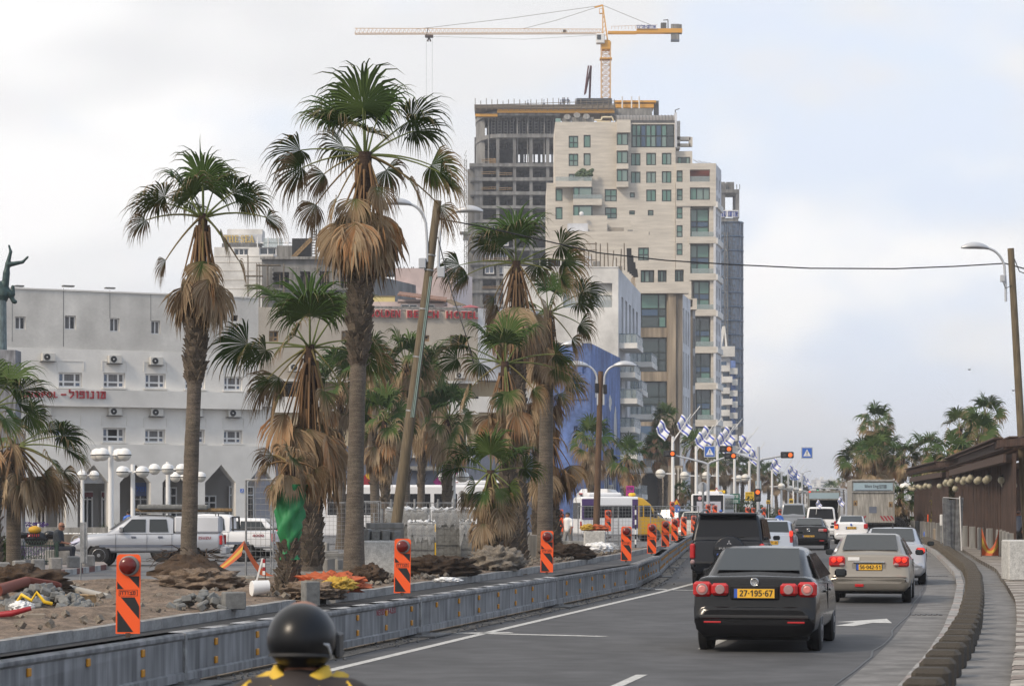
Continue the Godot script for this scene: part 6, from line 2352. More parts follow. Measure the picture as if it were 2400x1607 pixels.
func build_vehicles()->void:
	mat("car_glass",0.022,0.028,0.032,0.06,{spec=0.5})
	mat("car_glass_dark",0.008,0.009,0.012,0.05,{spec=0.35})
	var black:=paint("paint_black",0.004,0.004,0.005,0.0,0.22)
	var gold:=paint("paint_champagne",0.3,0.275,0.24,0.55)
	var navy:=paint("paint_navy",0.006,0.008,0.013,0.0)
	var silver:=paint("paint_silver",0.42,0.44,0.48,0.5)
	var white:=paint("paint_white_car",0.7,0.71,0.73,0.0)
	var grey:=paint("paint_grey_car",0.28,0.3,0.33,0.4)
	var red:Material=M.tail_red
	var lit:Material=M.tail_lit
	var clear:Material=M.tail_clear
	var o:=car("sedan","glossy black sedan with round tail lamps, nearest car in the middle lane","car",V(3.36,0,-34.3),0.2,{l=4.55,w=1.76,h=1.45,deck=1.05,belt=0.98,hood=0.88,za=0.5,zb=1.3,zc=2.5,zd=3.45,paint=black,lights=[[0.36,0.8,0.6,0.97,red,-0.045],[0.6,0.78,0.86,0.99,red,-0.1]],rear_axle=0.95,front_axle=3.53,wheel=0.325,bump=0.6,clear=0.23,mirror=black})
	var s:=Sh.new()
	for sx in [-1.0,1.0]:
		for q in [[0.73,0.885,0.082,-0.025],[0.475,0.885,0.066,0.027]]:
			s.xf=Transform3D(Basis(Vector3.RIGHT,V(0,0,1),V(0,-1,0)),V(sx*q[0],q[1],q[3]))
			s.lathe(Vector3.ZERO,[[q[2],0.0],[q[2],0.008],[q[2]*0.78,0.012],[q[2]*0.7,0.006],[q[2]*0.2,0.012]],18)
	part(o,"round_lamp",s,clear)
	s=Sh.new()
	for sx in [-1.0,1.0]:
		s.xf=Transform3D(Basis(Vector3.RIGHT,V(0,0,1),V(0,-1,0)),V(sx*0.73,0.885,-0.012))
		s.lathe(Vector3.ZERO,[[0.055,0.0],[0.04,0.008]],14)
	part(o,"lamp_core",s,mat("lamp_pink",0.6,0.2,0.18,0.3))
	s=Sh.new()
	s.cbox(V(0,0.84,-0.055),V(0.34,0.1,0.03),0.02)
	part(o,"plate_recess",s,M.black_gap)
	number_plate(o,V(0.0,0.83,-0.015),"27·195·67",0.56,0.125)
	s=Sh.new()
	s.xf=Transform3D(Basis(Vector3.RIGHT,V(0,0,1),V(0,-1,0)),V(0,0.985,-0.05))
	s.lathe(Vector3.ZERO,[[0.06,0.0],[0.06,0.012],[0.05,0.018],[0.048,0.006],[0.01,0.006]],20)
	var badge:=part(o,"badge",s,M.chrome)
	s=Sh.new()
	for q in [[[-0.03,0.04],[-0.0,0.004]],[[0.03,0.04],[0.0,0.004]],[[-0.042,0.022],[-0.02,-0.038]],[[-0.02,-0.038],[0,0.0]],[[0,0.0],[0.02,-0.038]],[[0.02,-0.038],[0.042,0.022]]]:
		s.beam(V(q[0][0],0.985+q[0][1],-0.034),V(q[1][0],0.985+q[1][1],-0.034),0.008,0.01)
	part(badge,"badge_letters",s,M.chrome)
	for sx in [-1.0,1.0]:
		s=Sh.new()
		s.cbox(V(sx*0.58,0.43,0.0),V(0.12,0.012,0.03),0.006)
		part(o,"reflector",s,red)
	s=Sh.new()
	s.cbox(V(0,0.5,-0.02),V(0.76,0.03,0.04),0.02)
	part(o,"bumper_strip",s,M.black_paint)
	o=car("sedan","champagne beige sedan with lit brake lamps, ahead of the black sedan on the right","car",V(7.45,0,-51.6),0.185,{l=4.44,w=1.74,h=1.44,deck=1.02,belt=0.96,hood=0.85,za=0.55,zb=1.35,zc=2.5,zd=3.4,paint=gold,lights=[[0.5,0.77,0.83,0.99,red,-0.09],[0.55,0.87,0.66,0.97,lit,-0.03],[0.68,0.86,0.78,0.96,lit,-0.03],[0.5,0.775,0.62,0.85,clear,-0.055]],plate="56·042-51",plate_y=0.76,rear_axle=0.88,front_axle=3.5,wheel=0.315,clear=0.26,mirror=black,recess=gold})
	s=Sh.new()
	s.cbox(V(0,0.86,-0.06),V(0.33,0.016,0.025),0.01)
	part(o,"chrome_bar",s,M.chrome)
	s=Sh.new()
	s.cbox(V(-0.2,0.38,-0.01),V(0.09,0.03,0.03),0.008)
	part(o,"fog_lamp",s,red)
	s=Sh.new()
	s.cbox(V(0,0.56,-0.015),V(0.78,0.012,0.03),0.008)
	part(o,"bumper_crease",s,gold)
	s=Sh.new()
	s.box(V(-0.44,0.9,-0.068),V(-0.2,0.97,-0.064))
	part(o,"paper_sticker",s,M.white_paint)
	o=car("off_roader","dark blue off-roader with a spare wheel cover on its tail door","car",V(5.35,0,-61.5),0.16,{l=4.8,w=1.88,h=1.86,deck=1.18,belt=1.14,hood=1.05,za=0.16,zb=0.42,zc=3.0,zd=3.75,paint=navy,lights=[[0.8,0.72,0.93,1.1,red,-0.08],[0.8,0.58,0.92,0.7,clear,-0.05]],rear_axle=1.0,front_axle=3.78,wheel=0.38,bump=0.6,clear=0.36,tumble=0.84,glass_w=0.95,glass=M.car_glass_dark,glass_out=0.03,strip=0.62})
	s=Sh.new()
	s.xf=Transform3D(Basis(Vector3.RIGHT,V(0,0,1),V(0,-1,0)),V(0.06,0.9,-0.05))
	s.lathe(Vector3.ZERO,[[0.4,0.0],[0.4,0.16],[0.36,0.2],[0.02,0.21]],26)
	var cover:=part(o,"spare_wheel_cover",s,navy)
	s=Sh.new()
	for k in 3:
		var a:=PI*0.5+TAU*k/3
		var e:=V(cos(a),sin(a),0)
		var f:=V(-sin(a),cos(a),0)
		var c:=V(0.06,1.12,0.165)
		s.quado(c,c+e*0.035-f*0.02,c+e*0.07,c+e*0.035+f*0.02,Vector3.BACK)
	part(cover,"diamond_badge",s,M.chrome)
	s=Sh.new()
	s.cbox(V(0.06,0.98,0.14),V(0.36,0.05,0.03),0.015)
	part(cover,"name_panel",s,M.black_paint)
	words(cover,"name_letters","PAJERO",V(0.06,0.98,0.176),0.055,0.004,M.chrome,0.5)
	number_plate(o,V(0.02,0.8,0.16),"67·314·20",0.52,0.115)
	s=Sh.new()
	for sx in [-1.0,1.0]:
		s.tube([V(sx*0.7,1.86,-0.7),V(sx*0.7,1.93,-0.95),V(sx*0.7,1.93,-2.6),V(sx*0.7,1.87,-2.85)],[0.03],6)
	part(o,"roof_rail",s,M.galvanised)
	s=Sh.new()
	s.cbox(V(0,1.83,-0.3),V(0.72,0.03,0.14),0.02)
	part(o,"rear_spoiler",s,navy)
	s=Sh.new()
	s.beam(V(-0.08,1.25,-0.15),V(0.42,1.27,-0.15),0.02,0.02)
	part(o,"wiper",s,M.black_paint)
	o=car("hatchback","pale silver blue hatchback with glowing brake lamps beside the off-roader","car",V(9.2,0,-88.0),0.16,{l=3.85,w=1.67,h=1.5,deck=1.02,belt=1.0,hood=0.95,za=0.2,zb=0.62,zc=2.3,zd=3.2,paint=paint("paint_ice",0.4,0.45,0.53,0.35),lights=[[0.66,0.7,0.8,1.16,red,-0.13],[0.67,0.95,0.79,1.14,lit,-0.07]],rear_axle=0.65,front_axle=3.1,wheel=0.3,tumble=0.82,plate="35·871·44",plate_y=0.72,mirror=black})
	s=Sh.new()
	s.cbox(V(0,1.43,-0.56),V(0.14,0.025,0.04),0.01)
	part(o,"high_brake_light",s,lit)
	car("sedan","black saloon with pale lamps and a yellow plate, ahead of the hatchback","car",V(13.55,0,-113.0),0.15,{l=4.7,w=1.8,h=1.46,deck=1.08,belt=0.98,hood=0.86,za=0.5,zb=1.3,zc=2.5,zd=3.45,paint=black,lights=[[0.45,0.84,0.84,0.98,clear,-0.07],[0.66,0.84,0.85,0.98,red,-0.05],[0.5,0.42,0.72,0.46,red,0.02]],plate="55·579·71",plate_y=0.62,clear=0.28})
	o=get_child(get_child_count()-1)
	s=Sh.new()
	s.xf=Transform3D(Basis(Vector3.RIGHT,V(0,0,1),V(0,-1,0)),V(0,0.93,-0.05))
	s.lathe(Vector3.ZERO,[[0.08,0.0],[0.08,0.02],[0.06,0.025],[0.058,0.0],[0.05,0.0]],16)
	part(o,"badge",s,M.chrome)
	car("sedan","white saloon with its left indicator lit, behind the removal truck","car",V(17.9,0,-130.5),0.15,{l=4.5,w=1.82,h=1.5,deck=1.1,belt=1.0,hood=0.9,za=0.45,zb=1.25,zc=2.5,zd=3.5,paint=white,lights=[[0.66,0.82,0.88,1.08,red,-0.08]],plate="22·078·63",plate_y=0.86,recess=white,mirror=black})
	o=get_child(get_child_count()-1)
	s=Sh.new()
	s.cbox(V(-0.78,0.9,-0.03),V(0.09,0.07,0.05),0.02)
	part(o,"lit_indicator",s,M.signal_orange)
	s=Sh.new()
	s.xf=Transform3D(Basis(Vector3.RIGHT,V(0,0,1),V(0,-1,0)),V(0,1.03,-0.06))
	s.lathe(Vector3.ZERO,[[0.06,0.0],[0.05,0.02]],14)
	part(o,"oval_badge",s,M.plate_blue)
	o=car("sedan","silver grey sedan mostly hidden in front of the beige one, brake lamp lit","car",V(9.75,0,-63.5),0.17,{l=4.5,w=1.76,h=1.46,deck=1.05,belt=0.97,hood=0.86,za=0.5,zb=1.3,zc=2.5,zd=3.4,paint=silver,lights=[[0.62,0.8,0.85,0.97,red,-0.08],[0.66,0.84,0.84,0.95,lit,-0.02]],plate="61·220·18",plate_y=0.76,mirror=black})
	s=Sh.new()
	s.lathe(V(0,1.46,-1.6),[[0.02,0.0],[0.03,0.02],[0.008,0.1]],6)
	part(o,"roof_aerial",s,M.black_paint)
	o=car("minivan","white people carrier with a small flag on its window, in the centre lane","van",V(18.75,0,-150.0),0.13,{l=4.9,w=1.9,h=1.95,deck=1.1,belt=1.08,hood=1.0,za=0.14,zb=0.36,zc=3.2,zd=4.1,paint=white,lights=[[0.78,0.82,0.92,1.1,red,-0.1]],tumble=0.86,glass=M.car_glass_dark,glass_out=0.03,wheel=0.34})
	flag_on_stick("window_flag","small blue and white flag clipped to the white people carrier's window",o.transform*V(-0.3,1.5,0.1),0.5,0.32,0.9)
	flag_on_stick("window_flag","small dark blue and white flag on the right of the white people carrier",o.transform*V(1.0,1.6,-0.8),0.6,0.36,1.0)
	car("van","grey van farther up the left lane, beyond the white people carrier","van",V(22.3,0,-196.0),0.12,{l=5.0,w=1.95,h=2.2,deck=1.2,belt=1.15,hood=1.05,za=0.1,zb=0.25,zc=3.6,zd=4.3,paint=grey,lights=[[0.8,0.8,0.93,1.1,red,-0.1]],tumble=0.9,glass_out=0.02})
	o=car("taxi","white taxi with a yellow roof sign behind the last orange beacons","taxi",V(28.3,0,-255.0),0.12,{l=4.6,w=1.8,h=1.5,deck=1.05,belt=1.0,hood=0.9,za=0.4,zb=1.0,zc=2.5,zd=3.4,paint=white,lights=[[0.66,0.8,0.86,1.0,red,-0.1]]})
	s=Sh.new()
	s.cbox(V(0,1.6,-1.9),V(0.34,0.1,0.1),0.05)
	part(o,"roof_sign",s,M.sign_yellow)
	car("estate_car","white car whose roof shows just beyond the off-roader, the farther one","car",V(16.2,0,-168.0),0.13,{l=4.5,w=1.8,h=1.5,deck=1.05,belt=1.0,hood=0.9,za=0.25,zb=0.7,zc=2.6,zd=3.4,paint=white,lights=[[0.7,0.8,0.86,1.05,red,-0.1]]})
	car("estate_car","white car roof between the off-roader and the silver blue hatchback","car",V(12.1,0,-118.0),0.14,{l=4.4,w=1.75,h=1.42,deck=1.0,belt=0.96,hood=0.88,za=0.4,zb=0.9,zc=2.5,zd=3.3,paint=white,lights=[[0.7,0.75,0.84,1.0,red,-0.1]]})
	car("crossover","pearl white crossover behind the row of orange beacons, left of the off-roader","car",V(10.7,0,-146.0),0.14,{l=4.6,w=1.9,h=1.68,deck=1.1,belt=1.05,hood=1.0,za=0.2,zb=0.6,zc=2.7,zd=3.6,paint=paint("paint_pearl",0.55,0.54,0.5,0.2),lights=[[0.78,0.75,0.93,1.2,red,-0.13]],wheel=0.36})
	car("sedan","silver car waiting in the side road beside the yellow minibus's nose","car",on_ground(1545,165),-0.35,{l=4.4,w=1.76,h=1.45,deck=1.0,belt=0.96,hood=0.86,za=0.5,zb=1.2,zc=2.4,zd=3.3,paint=silver,lights=[[0.62,0.8,0.85,0.97,lit,-0.08]],plate="48·155·09",plate_y=0.8})
	car("estate_car","grey estate car with large side windows behind the wire fence","car",on_ground(1566,196),0.5,{l=4.6,w=1.8,h=1.75,deck=1.05,belt=1.0,hood=0.95,za=0.15,zb=0.4,zc=2.9,zd=3.7,paint=grey,lights=[[0.75,0.8,0.88,1.1,red,-0.1]],tumble=0.88})
	car("sedan","white saloon showing its roof above the wire fence, deeper in the side road","car",on_ground(1520,190),0.2,{l=4.5,w=1.76,h=1.48,deck=1.0,belt=0.97,hood=0.88,za=0.5,zb=1.2,zc=2.4,zd=3.3,paint=white,lights=[[0.62,0.8,0.85,0.97,red,-0.08]]})
	build_trucks(white,silver,grey,red,lit)
func build_trucks(white:Material,silver:Material,grey:Material,red:Material,lit:Material)->void:
	var o:=thing("removal_truck","tall pale box truck with a lettered header and red striped corners","truck",V(20.3,0,-139.0),-atan(0.1))
	var box_m:=mat("truck_panel",0.5,0.48,0.44,0.6,{tex=textures.streak,scale=V(1.2,0.3,1.2)})
	var s:=Sh.new()
	s.cbox(V(0,2.28,-3.4),V(1.2,1.22,3.4),0.03)
	part(o,"cargo_box",s,box_m)
	s=Sh.new()
	s.cbox(V(0,3.42,0.02),V(1.2,0.06,0.05),0.02)
	s.cbox(V(0,2.78,0.02),V(1.2,0.05,0.04),0.02)
	for sx in [-1.0,1.0]:
		s.box(V(sx*1.17-0.03,1.06,0.0),V(sx*1.17+0.03,3.35,0.04))
	part(o,"door_frame",s,M.concrete)
	s=Sh.new()
	s.cbox(V(0,3.09,0.02),V(1.1,0.22,0.02),0.008)
	var hd:=part(o,"header_panel",s,mat("header_blue",0.3,0.4,0.46,0.5))
	words(hd,"header_letters","Mov Ing",V(-0.08,3.12,0.045),0.17,0.01,mat("letter_grey",0.06,0.07,0.08,0.6),0.78)
	s=Sh.new()
	hebrew(s,"סטודנט",V(0.36,3.02,0.041),0.17,0.022,0.01,0.4)
	part(hd,"header_hebrew",s,M.letter_grey)
	s=Sh.new()
	s.box(V(-1.0,2.89,0.041),V(1.0,2.93,0.044))
	part(hd,"header_wave",s,M.slate_blue)
	for q in [[-0.98,2.18],[0.98,2.1]]:
		s=Sh.new()
		s.box(V(q[0]-0.11,q[1]-0.15,0.003),V(q[0]+0.11,q[1]+0.15,0.012))
		var st:=part(o,"warning_sticker",s,M.timber)
		s=Sh.new()
		s.box(V(q[0]-0.05,q[1]-0.1,0.013),V(q[0]+0.04,q[1]+0.05,0.016))
		part(st,"sticker_print",s,M.timber_dark)
	s=Sh.new()
	s.box(V(-0.22,1.62,0.003),V(0.2,1.98,0.012))
	part(o,"dark_notice",s,M.slate_blue)
	for sx in [-1.0,1.0]:
		for k in 4:
			s=Sh.new()
			var x:float=sx*(0.62+k*0.19)
			s.prism(PackedVector2Array([V2(x-0.05,1.18),V2(x+0.05,1.18),V2(x+0.05-sx*0.2,1.46),V2(x-0.05-sx*0.2,1.46)]),0.003,0.01)
			part(o,"red_stripe",s,mat("stripe_red",0.3,0.02,0.04,0.5))
	s=Sh.new()
	s.box(V(-1.1,0.98,-0.1),V(1.1,1.05,0.1))
	s.box(V(-0.9,0.55,-6.6),V(0.9,0.98,-0.4))
	part(o,"chassis",s,M.black_paint)
	for sx in [-1.0,1.0]:
		wheel(o,sx*1.12,1.6,0.48,0.3,false)
		wheel(o,sx*1.12,6.4,0.48,0.3,false)
	s=Sh.new()
	s.cbox(V(0,1.7,-7.8),V(1.1,1.1,0.9),0.12)
	part(o,"cab",s,white)
	o=thing("box_truck","second grey box truck with an open back, left of the removal truck","truck",V(23.1,0,-183.0),-atan(0.115))
	s=Sh.new()
	s.wall(-1.2,0.95,1.2,3.15,-0.1,0.0,[[-1.05,0.96,1.05,2.45]])
	s.box(V(-1.2,3.08,-6),V(1.2,3.15,-0.1))
	s.box(V(-1.2,0.95,-6),V(-1.14,3.08,-0.1))
	s.box(V(1.14,0.95,-6),V(1.2,3.08,-0.1))
	s.box(V(-1.14,0.9,-6),V(1.14,0.96,-0.1))
	part(o,"cargo_box",s,M.concrete)
	s=Sh.new()
	s.box(V(-1.1,2.55,0.003),V(1.1,2.98,0.02))
	part(o,"header_panel",s,M.header_blue)
	s=Sh.new()
	s.box(V(-1.13,0.97,-5.9),V(1.13,3.07,-5.8))
	part(o,"dark_interior",s,M.black_gap)
	s=Sh.new()
	s.cbox(V(0,1.55,-6.9),V(1.1,1.0,0.8),0.1)
	part(o,"cab",s,white)
	s=Sh.new()
	s.cbox(V(-1.05,3.05,0.02),V(0.08,0.04,0.03),0.01)
	part(o,"marker_light",s,lit)
	for sx in [-1.0,1.0]:
		wheel(o,sx*1.1,1.5,0.46,0.28,false)
		wheel(o,sx*1.1,6.2,0.46,0.28,false)
	o=thing("city_bus","white city bus seen from behind with a grey advertising panel","bus",V(14.6,0,-184.0),-atan(0.15))
	s=Sh.new()
	s.cbox(V(0,1.62,-5.5),V(1.27,1.28,5.5),0.1)
	part(o,"body",s,white)
	s=Sh.new()
	s.cbox(V(0,2.2,0.0),V(1.12,0.62,0.03),0.02)
	part(o,"rear_window",s,M.pane_dark)
	s=Sh.new()
	s.cbox(V(0.05,1.72,0.03),V(0.9,0.62,0.02),0.01)
	var ad:=part(o,"advert_panel",s,mat("advert_grey",0.42,0.43,0.5,0.6))
	for q in [["המהפכה של",2.02],["היא הנעת דלת",1.76],["מעבר לים",1.5]]:
		s=Sh.new()
		hebrew(s,q[0],V(-0.4,q[1],0.051),0.15,0.03,0.008,0.9)
		part(ad,"advert_letters",s,M.black_paint)
	s=Sh.new()
	s.ball(V(-0.62,2.58,0.04),V(0.15,0.15,0.01),5,12)
	part(o,"round_emblem",s,mat("emblem_pink",0.5,0.25,0.27,0.6))
	s=Sh.new()
	s.cbox(V(0,2.99,-2.4),V(0.8,0.12,1.7),0.06)
	part(o,"roof_unit",s,white)
	for k in 6:
		s=Sh.new()
		s.box(V(1.268,1.75,-10.4+k*1.75),V(1.276,2.6,-8.8+k*1.75))
		part(o,"side_window",s,M.pane_dark)
	for z in [2.6,8.6]:
		for sx in [-1.0,1.0]:
			wheel(o,sx*1.27,z,0.5,0.3)
	o=thing("white_bus","long white bus behind the wire fence and block pallets, side on","bus",on_ground(745,130),0.0)
	var w:=px_x(1195,130)-o.position.x
	s=Sh.new()
	s.cbox(V(w*0.5,1.75,-1.25),V(w*0.5,1.38,1.25),0.12)
	part(o,"body",s,white)
	for k in 7:
		s=Sh.new()
		s.box(V(0.5+k*w/7.2,1.55,0.0),V(0.3+(k+1)*w/7.2,2.66,0.012))
		part(o,"side_window",s,M.pane_dark)
	s=Sh.new()
	s.cbox(V(px_x(1120,130)-o.position.x,3.24,-1.25),V(1.75,0.13,0.9),0.08)
	var ru:=part(o,"roof_unit",s,white)
	s=Sh.new()
	s.ball(V(px_x(1050,130)-o.position.x,3.26,-0.352),V(0.13,0.045,0.012),4,10)
	part(ru,"oval_logo",s,M.plate_blue)
	words(ru,"logo_letters","CARRIER",V(px_x(1066,130)-o.position.x,3.26,-0.345),0.06,0.004,M.sign_red,0.32)
	for x in [2.2,w-2.4]:
		s=Sh.new()
		s.xf=Transform3D(Basis(V(1,0,0),V(0,0,1),V(0,-1,0)),V(x,0.5,-0.2))
		s.lathe(Vector3.ZERO,[[0.5,-0.1],[0.5,0.22],[0.3,0.23],[0.28,0.18],[0.05,0.2]],20)
		part(o,"wheel",s,M.rubber)
	o=thing("minibus","white minibus with a yellow cab and purple tail behind the wire fence","minibus",on_ground(1352,141),-PI*0.5+deg_to_rad(14))
	s=Sh.new()
	var mini:=[ring(0.0,0.5,1.3,0.86,0.0),ring(0.03,0.42,2.4,0.93),ring(0.1,0.36,2.52,0.97,0.03,0.9),ring(1.0,0.34,2.56,1.0,0.03,0.9),ring(3.35,0.34,2.54,1.0,0.03,0.9)]
	s.grid(mini,true)
	s.fan(mini[0],true)
	part(o,"rear_body",s,white)
	s=Sh.new()
	var nose:=[ring(3.352,0.34,2.535,1.0,0.03,0.9),ring(3.7,0.34,2.46,1.0,0.03,0.9),ring(4.1,0.34,2.15,0.99,0.03,0.9),ring(4.6,0.34,1.45,0.98,0.03,0.9),ring(5.1,0.36,1.2,0.94,0.03,0.9),ring(5.4,0.42,0.95,0.84,0.02,0.9)]
	s.grid(nose,true)
	s.fan(nose[-1])
	part(o,"yellow_cab",s,paint("paint_taxi_yellow",0.62,0.36,0.02,0.0))
	for q in [[0.02,0.95,1.25,2.42,"purple_panel",M.purple],[0.14,0.9,1.35,2.05,"side_window",M.pane_dark],[1.0,2.95,1.35,2.05,"side_window",M.pane_dark],[3.0,3.34,0.75,2.4,"purple_panel",M.purple],[3.42,3.62,1.4,2.05,"side_window",M.pane_dark],[3.7,4.3,1.4,2.05,"cab_window",M.pane_dark]]:
		s=Sh.new()
		var z0:float=q[0]
		var out:=1.012 if q[4]!="purple_panel" else 1.004
		s.prism(PackedVector2Array([V2(z0,q[2]),V2(q[1],q[2]),V2(q[1]-(0.25 if q[4]=="cab_window" else 0.0),q[3]),V2(z0,q[3])]),0.0,0.006)
		var p:=part(o,q[4],s,q[5])
		p.transform=Transform3D(Basis(V(0,0,-1),V(0,1,0),V(1,0,0)),V(out-0.01,0,0))
	s=Sh.new()
	s.box(V(-0.7,1.3,0.0),V(0.7,2.2,0.03))
	part(o,"rear_window",s,M.pane_dark)
	s=Sh.new()
	for sx in [-1.0,1.0]:
		s.cbox(V(sx*0.86,0.95,-0.02),V(0.07,0.2,0.06),0.02)
	part(o,"tail_light",s,red)
	s=Sh.new()
	s.cbox(V(0,2.66,-1.5),V(0.62,0.12,1.0),0.08)
	part(o,"roof_unit",s,white)
	s=Sh.new()
	s.cbox(V(0.3,2.66,-3.2),V(0.3,0.1,0.16),0.07)
	part(o,"taxi_sign",s,M.sign_yellow)
	s=Sh.new()
	s.cbox(V(1.15,1.55,-4.35),V(0.1,0.22,0.1),0.05)
	part(o,"wing_mirror",s,M.black_paint)
	wheel(o,1.0,1.0,0.34,0.2)
	wheel(o,1.0,4.3,0.34,0.2)
	wheel(o,-1.0,1.0,0.34,0.2)
	wheel(o,-1.0,4.3,0.34,0.2)
	o=thing("coach","white coach with a rounded back and dark rear window, beyond the minibus","coach",on_ground(1393,172),-atan(0.1))
	s=Sh.new()
	s.cbox(V(0,1.75,-5),V(1.25,1.45,5),0.35)
	part(o,"body",s,white)
	s=Sh.new()
	s.cbox(V(0,2.35,0.0),V(0.98,0.42,0.03),0.02)
	part(o,"rear_window",s,M.pane_dark)
	s=Sh.new()
	for sx in [-1.0,1.0]:
		s.cbox(V(sx*0.95,2.86,0.0),V(0.15,0.05,0.06),0.02)
	part(o,"high_tail_light",s,red)
	for sx in [-1.0,1.0]:
		wheel(o,sx*1.25,2.4,0.48,0.3)
		wheel(o,sx*1.25,7.4,0.48,0.3)
	pickup("pickup_truck","silver double cab pickup with a canopy and roof rack, facing left",on_ground(522,84.5),PI*0.5+0.04,silver,true)
	pickup("pickup_truck","white pickup with an open bed behind the silver pickup",on_ground(648,91),PI*0.5-0.06,white,false)
	o=car("estate_car","white estate car parked behind the white pickup, left of the palm trunks","car",on_ground(665,97),0.0,{l=4.7,w=1.8,h=1.55,deck=1.08,belt=1.0,hood=0.95,za=0.2,zb=0.7,zc=2.7,zd=3.7,paint=white,lights=[[0.7,0.8,0.87,1.1,red,-0.1]]})
	o.rotation.y=PI*0.5-0.12
# faces local -z; seen from its left side when turned to the left
func pickup(called:String,label:String,where:Vector3,yaw:float,m:Material,canopy:bool)->void:
	var o:=thing(called,label,"pickup",where,yaw,"pickups parked in the side street")
	var s:=Sh.new()
	var w:=0.84
	var rows:=[ring(0.0,0.62,0.9,w*0.9,0.0,0.95),ring(0.05,0.5,1.08,w*0.97,0.0,0.95),ring(0.12,0.48,1.12,w,0.0,0.95),ring(1.6,0.46,1.12,w,0.0,0.95),ring(3.6,0.44,1.12,w,0.0,0.95),ring(3.9,0.44,1.1,w,0.02,0.95),ring(4.7,0.48,1.02,w*0.97,0.03,0.95),ring(4.98,0.52,0.9,w*0.88,0.02,0.95),ring(5.05,0.6,0.8,w*0.8,0.0,0.95)]
	s.grid(rows,true)
	s.fan(rows[0],true)
	s.fan(rows[-1])
	part(o,"body",s,m)
	s=Sh.new()
	var roof:=[roof_ring(1.62,1.08,1.62,w*0.94,w*0.82),roof_ring(1.78,1.08,1.7,w*0.94,w*0.8),roof_ring(2.6,1.08,1.73,w*0.94,w*0.8),roof_ring(3.0,1.08,1.69,w*0.94,w*0.8),roof_ring(3.4,1.08,1.42,w*0.94,w*0.84),roof_ring(3.85,1.06,1.12,w*0.94,w*0.9)]
	s.grid(roof)
	s.fan(roof[0],true)
	part(o,"cab_roof",s,m)
	for sx in [-1.0,1.0]:
		for q in [[[1.78,1.15],[2.42,1.15],[2.42,1.58],[1.85,1.58]],[[2.55,1.15],[3.45,1.15],[3.02,1.58],[2.55,1.58]]]:
			var c:=[]
			for p in q:
				c.append(V(sx*(lerpf(w*0.94,w*0.8,(p[1]-1.08)/0.55)+0.02),p[1],-p[0]))
			if sx<0:
				c.reverse()
			patch(o,"side_window",c,M.car_glass,0.006)
		s=Sh.new()
		s.box(V(sx*w-0.004,0.64,-4.1),V(sx*w+0.012,0.72,-0.9))
		part(o,"side_trim",s,M.slate_blue)
		for z in [2.05,2.95]:
			s=Sh.new()
			s.cbox(V(sx*(w+0.004),0.98,-z),V(0.015,0.03,0.08),0.008)
			part(o,"door_handle",s,M.slate_blue)
		for z in [1.66,2.5,3.55]:
			s=Sh.new()
			s.box(V(sx*w-0.01,0.52,-z-0.004),V(sx*w+0.004,1.1,-z+0.004))
			part(o,"door_gap",s,M.black_gap)
		s=Sh.new()
		s.cbox(V(sx*(w+0.1),1.24,-3.35),V(0.09,0.09,0.06),0.03)
		part(o,"wing_mirror",s,M.chrome)
		wheel(o,sx*w,1.08,0.36,0.24)
		wheel(o,sx*w,4.12,0.36,0.24)
		s=Sh.new()
		s.cbox(V(sx*(w-0.05),0.88,0.0),V(0.06,0.16,0.05),0.02)
		part(o,"tail_light",s,M.tail_red)
	var c:=[V(-w*0.78,1.18,-3.78),V(w*0.78,1.18,-3.78),V(w*0.68,1.63,-3.12),V(-w*0.68,1.63,-3.12)]
	c.reverse()
	patch(o,"windscreen",c,M.car_glass,0.05)
	s=Sh.new()
	s.cbox(V(0,0.52,0.08),V(w*0.96,0.13,0.12),0.04)
	part(o,"rear_bumper",s,m if canopy else M.chrome)
	words(o,"side_letters","ISUZU" if canopy else "4000",V(-w-0.012,0.95,-0.55),0.09,0.006,M.stencil_red,0.42,-PI*0.5)
	if canopy:
		s=Sh.new()
		s.cbox(V(0,1.4,-0.82),V(w*0.93,0.28,0.76),0.05)
		part(o,"canopy",s,M.white_shade)
		s=Sh.new()
		for k in 4:
			for sx in [-1.0,1.0]:
				s.bar(V(sx*0.6,1.68,-0.2-k*0.85),V(sx*0.62,1.8,-0.2-k*0.85),0.02)
			s.bar(V(-0.66,1.8,-0.2-k*0.85),V(0.66,1.8,-0.2-k*0.85),0.02)
		for sx in [-0.64,0.0,0.64]:
			s.bar(V(sx,1.8,0.1),V(sx,1.8,-2.9),0.018)
		part(o,"roof_rack",s,M.galvanised)
		var load_:=thing("ladder_load","bundle of planks and dusty sacking on the silver pickup's roof rack","load",o.transform*V(0,1.82,-1.3),o.rotation.y)
		for q in [[0.5,0.05,0.0],[0.2,0.045,0.05],[-0.1,0.05,-0.1],[-0.45,0.05,0.1]]:
			s=Sh.new()
			s.cbox(V(q[0],0.05+absf(q[2])*0.3,q[2]),V(0.12,q[1],1.55),0.01)
			part(load_,"plank",s,M.timber)
		s=Sh.new()
		s.cbox(V(-0.2,0.17,-0.35),V(0.5,0.09,1.2),0.05)
		part(load_,"sacking",s,M.block)
	else:
		s=Sh.new()
		s.tube([V(-0.7,1.12,-1.5),V(-0.68,1.62,-1.52),V(0.68,1.62,-1.52),V(0.7,1.12,-1.5)],[0.035],6)
		for sx in [-1.0,1.0]:
			s.bar(V(sx*0.78,1.17,-0.1),V(sx*0.78,1.17,-1.55),0.03)
		part(o,"roll_bar",s,M.black_paint)
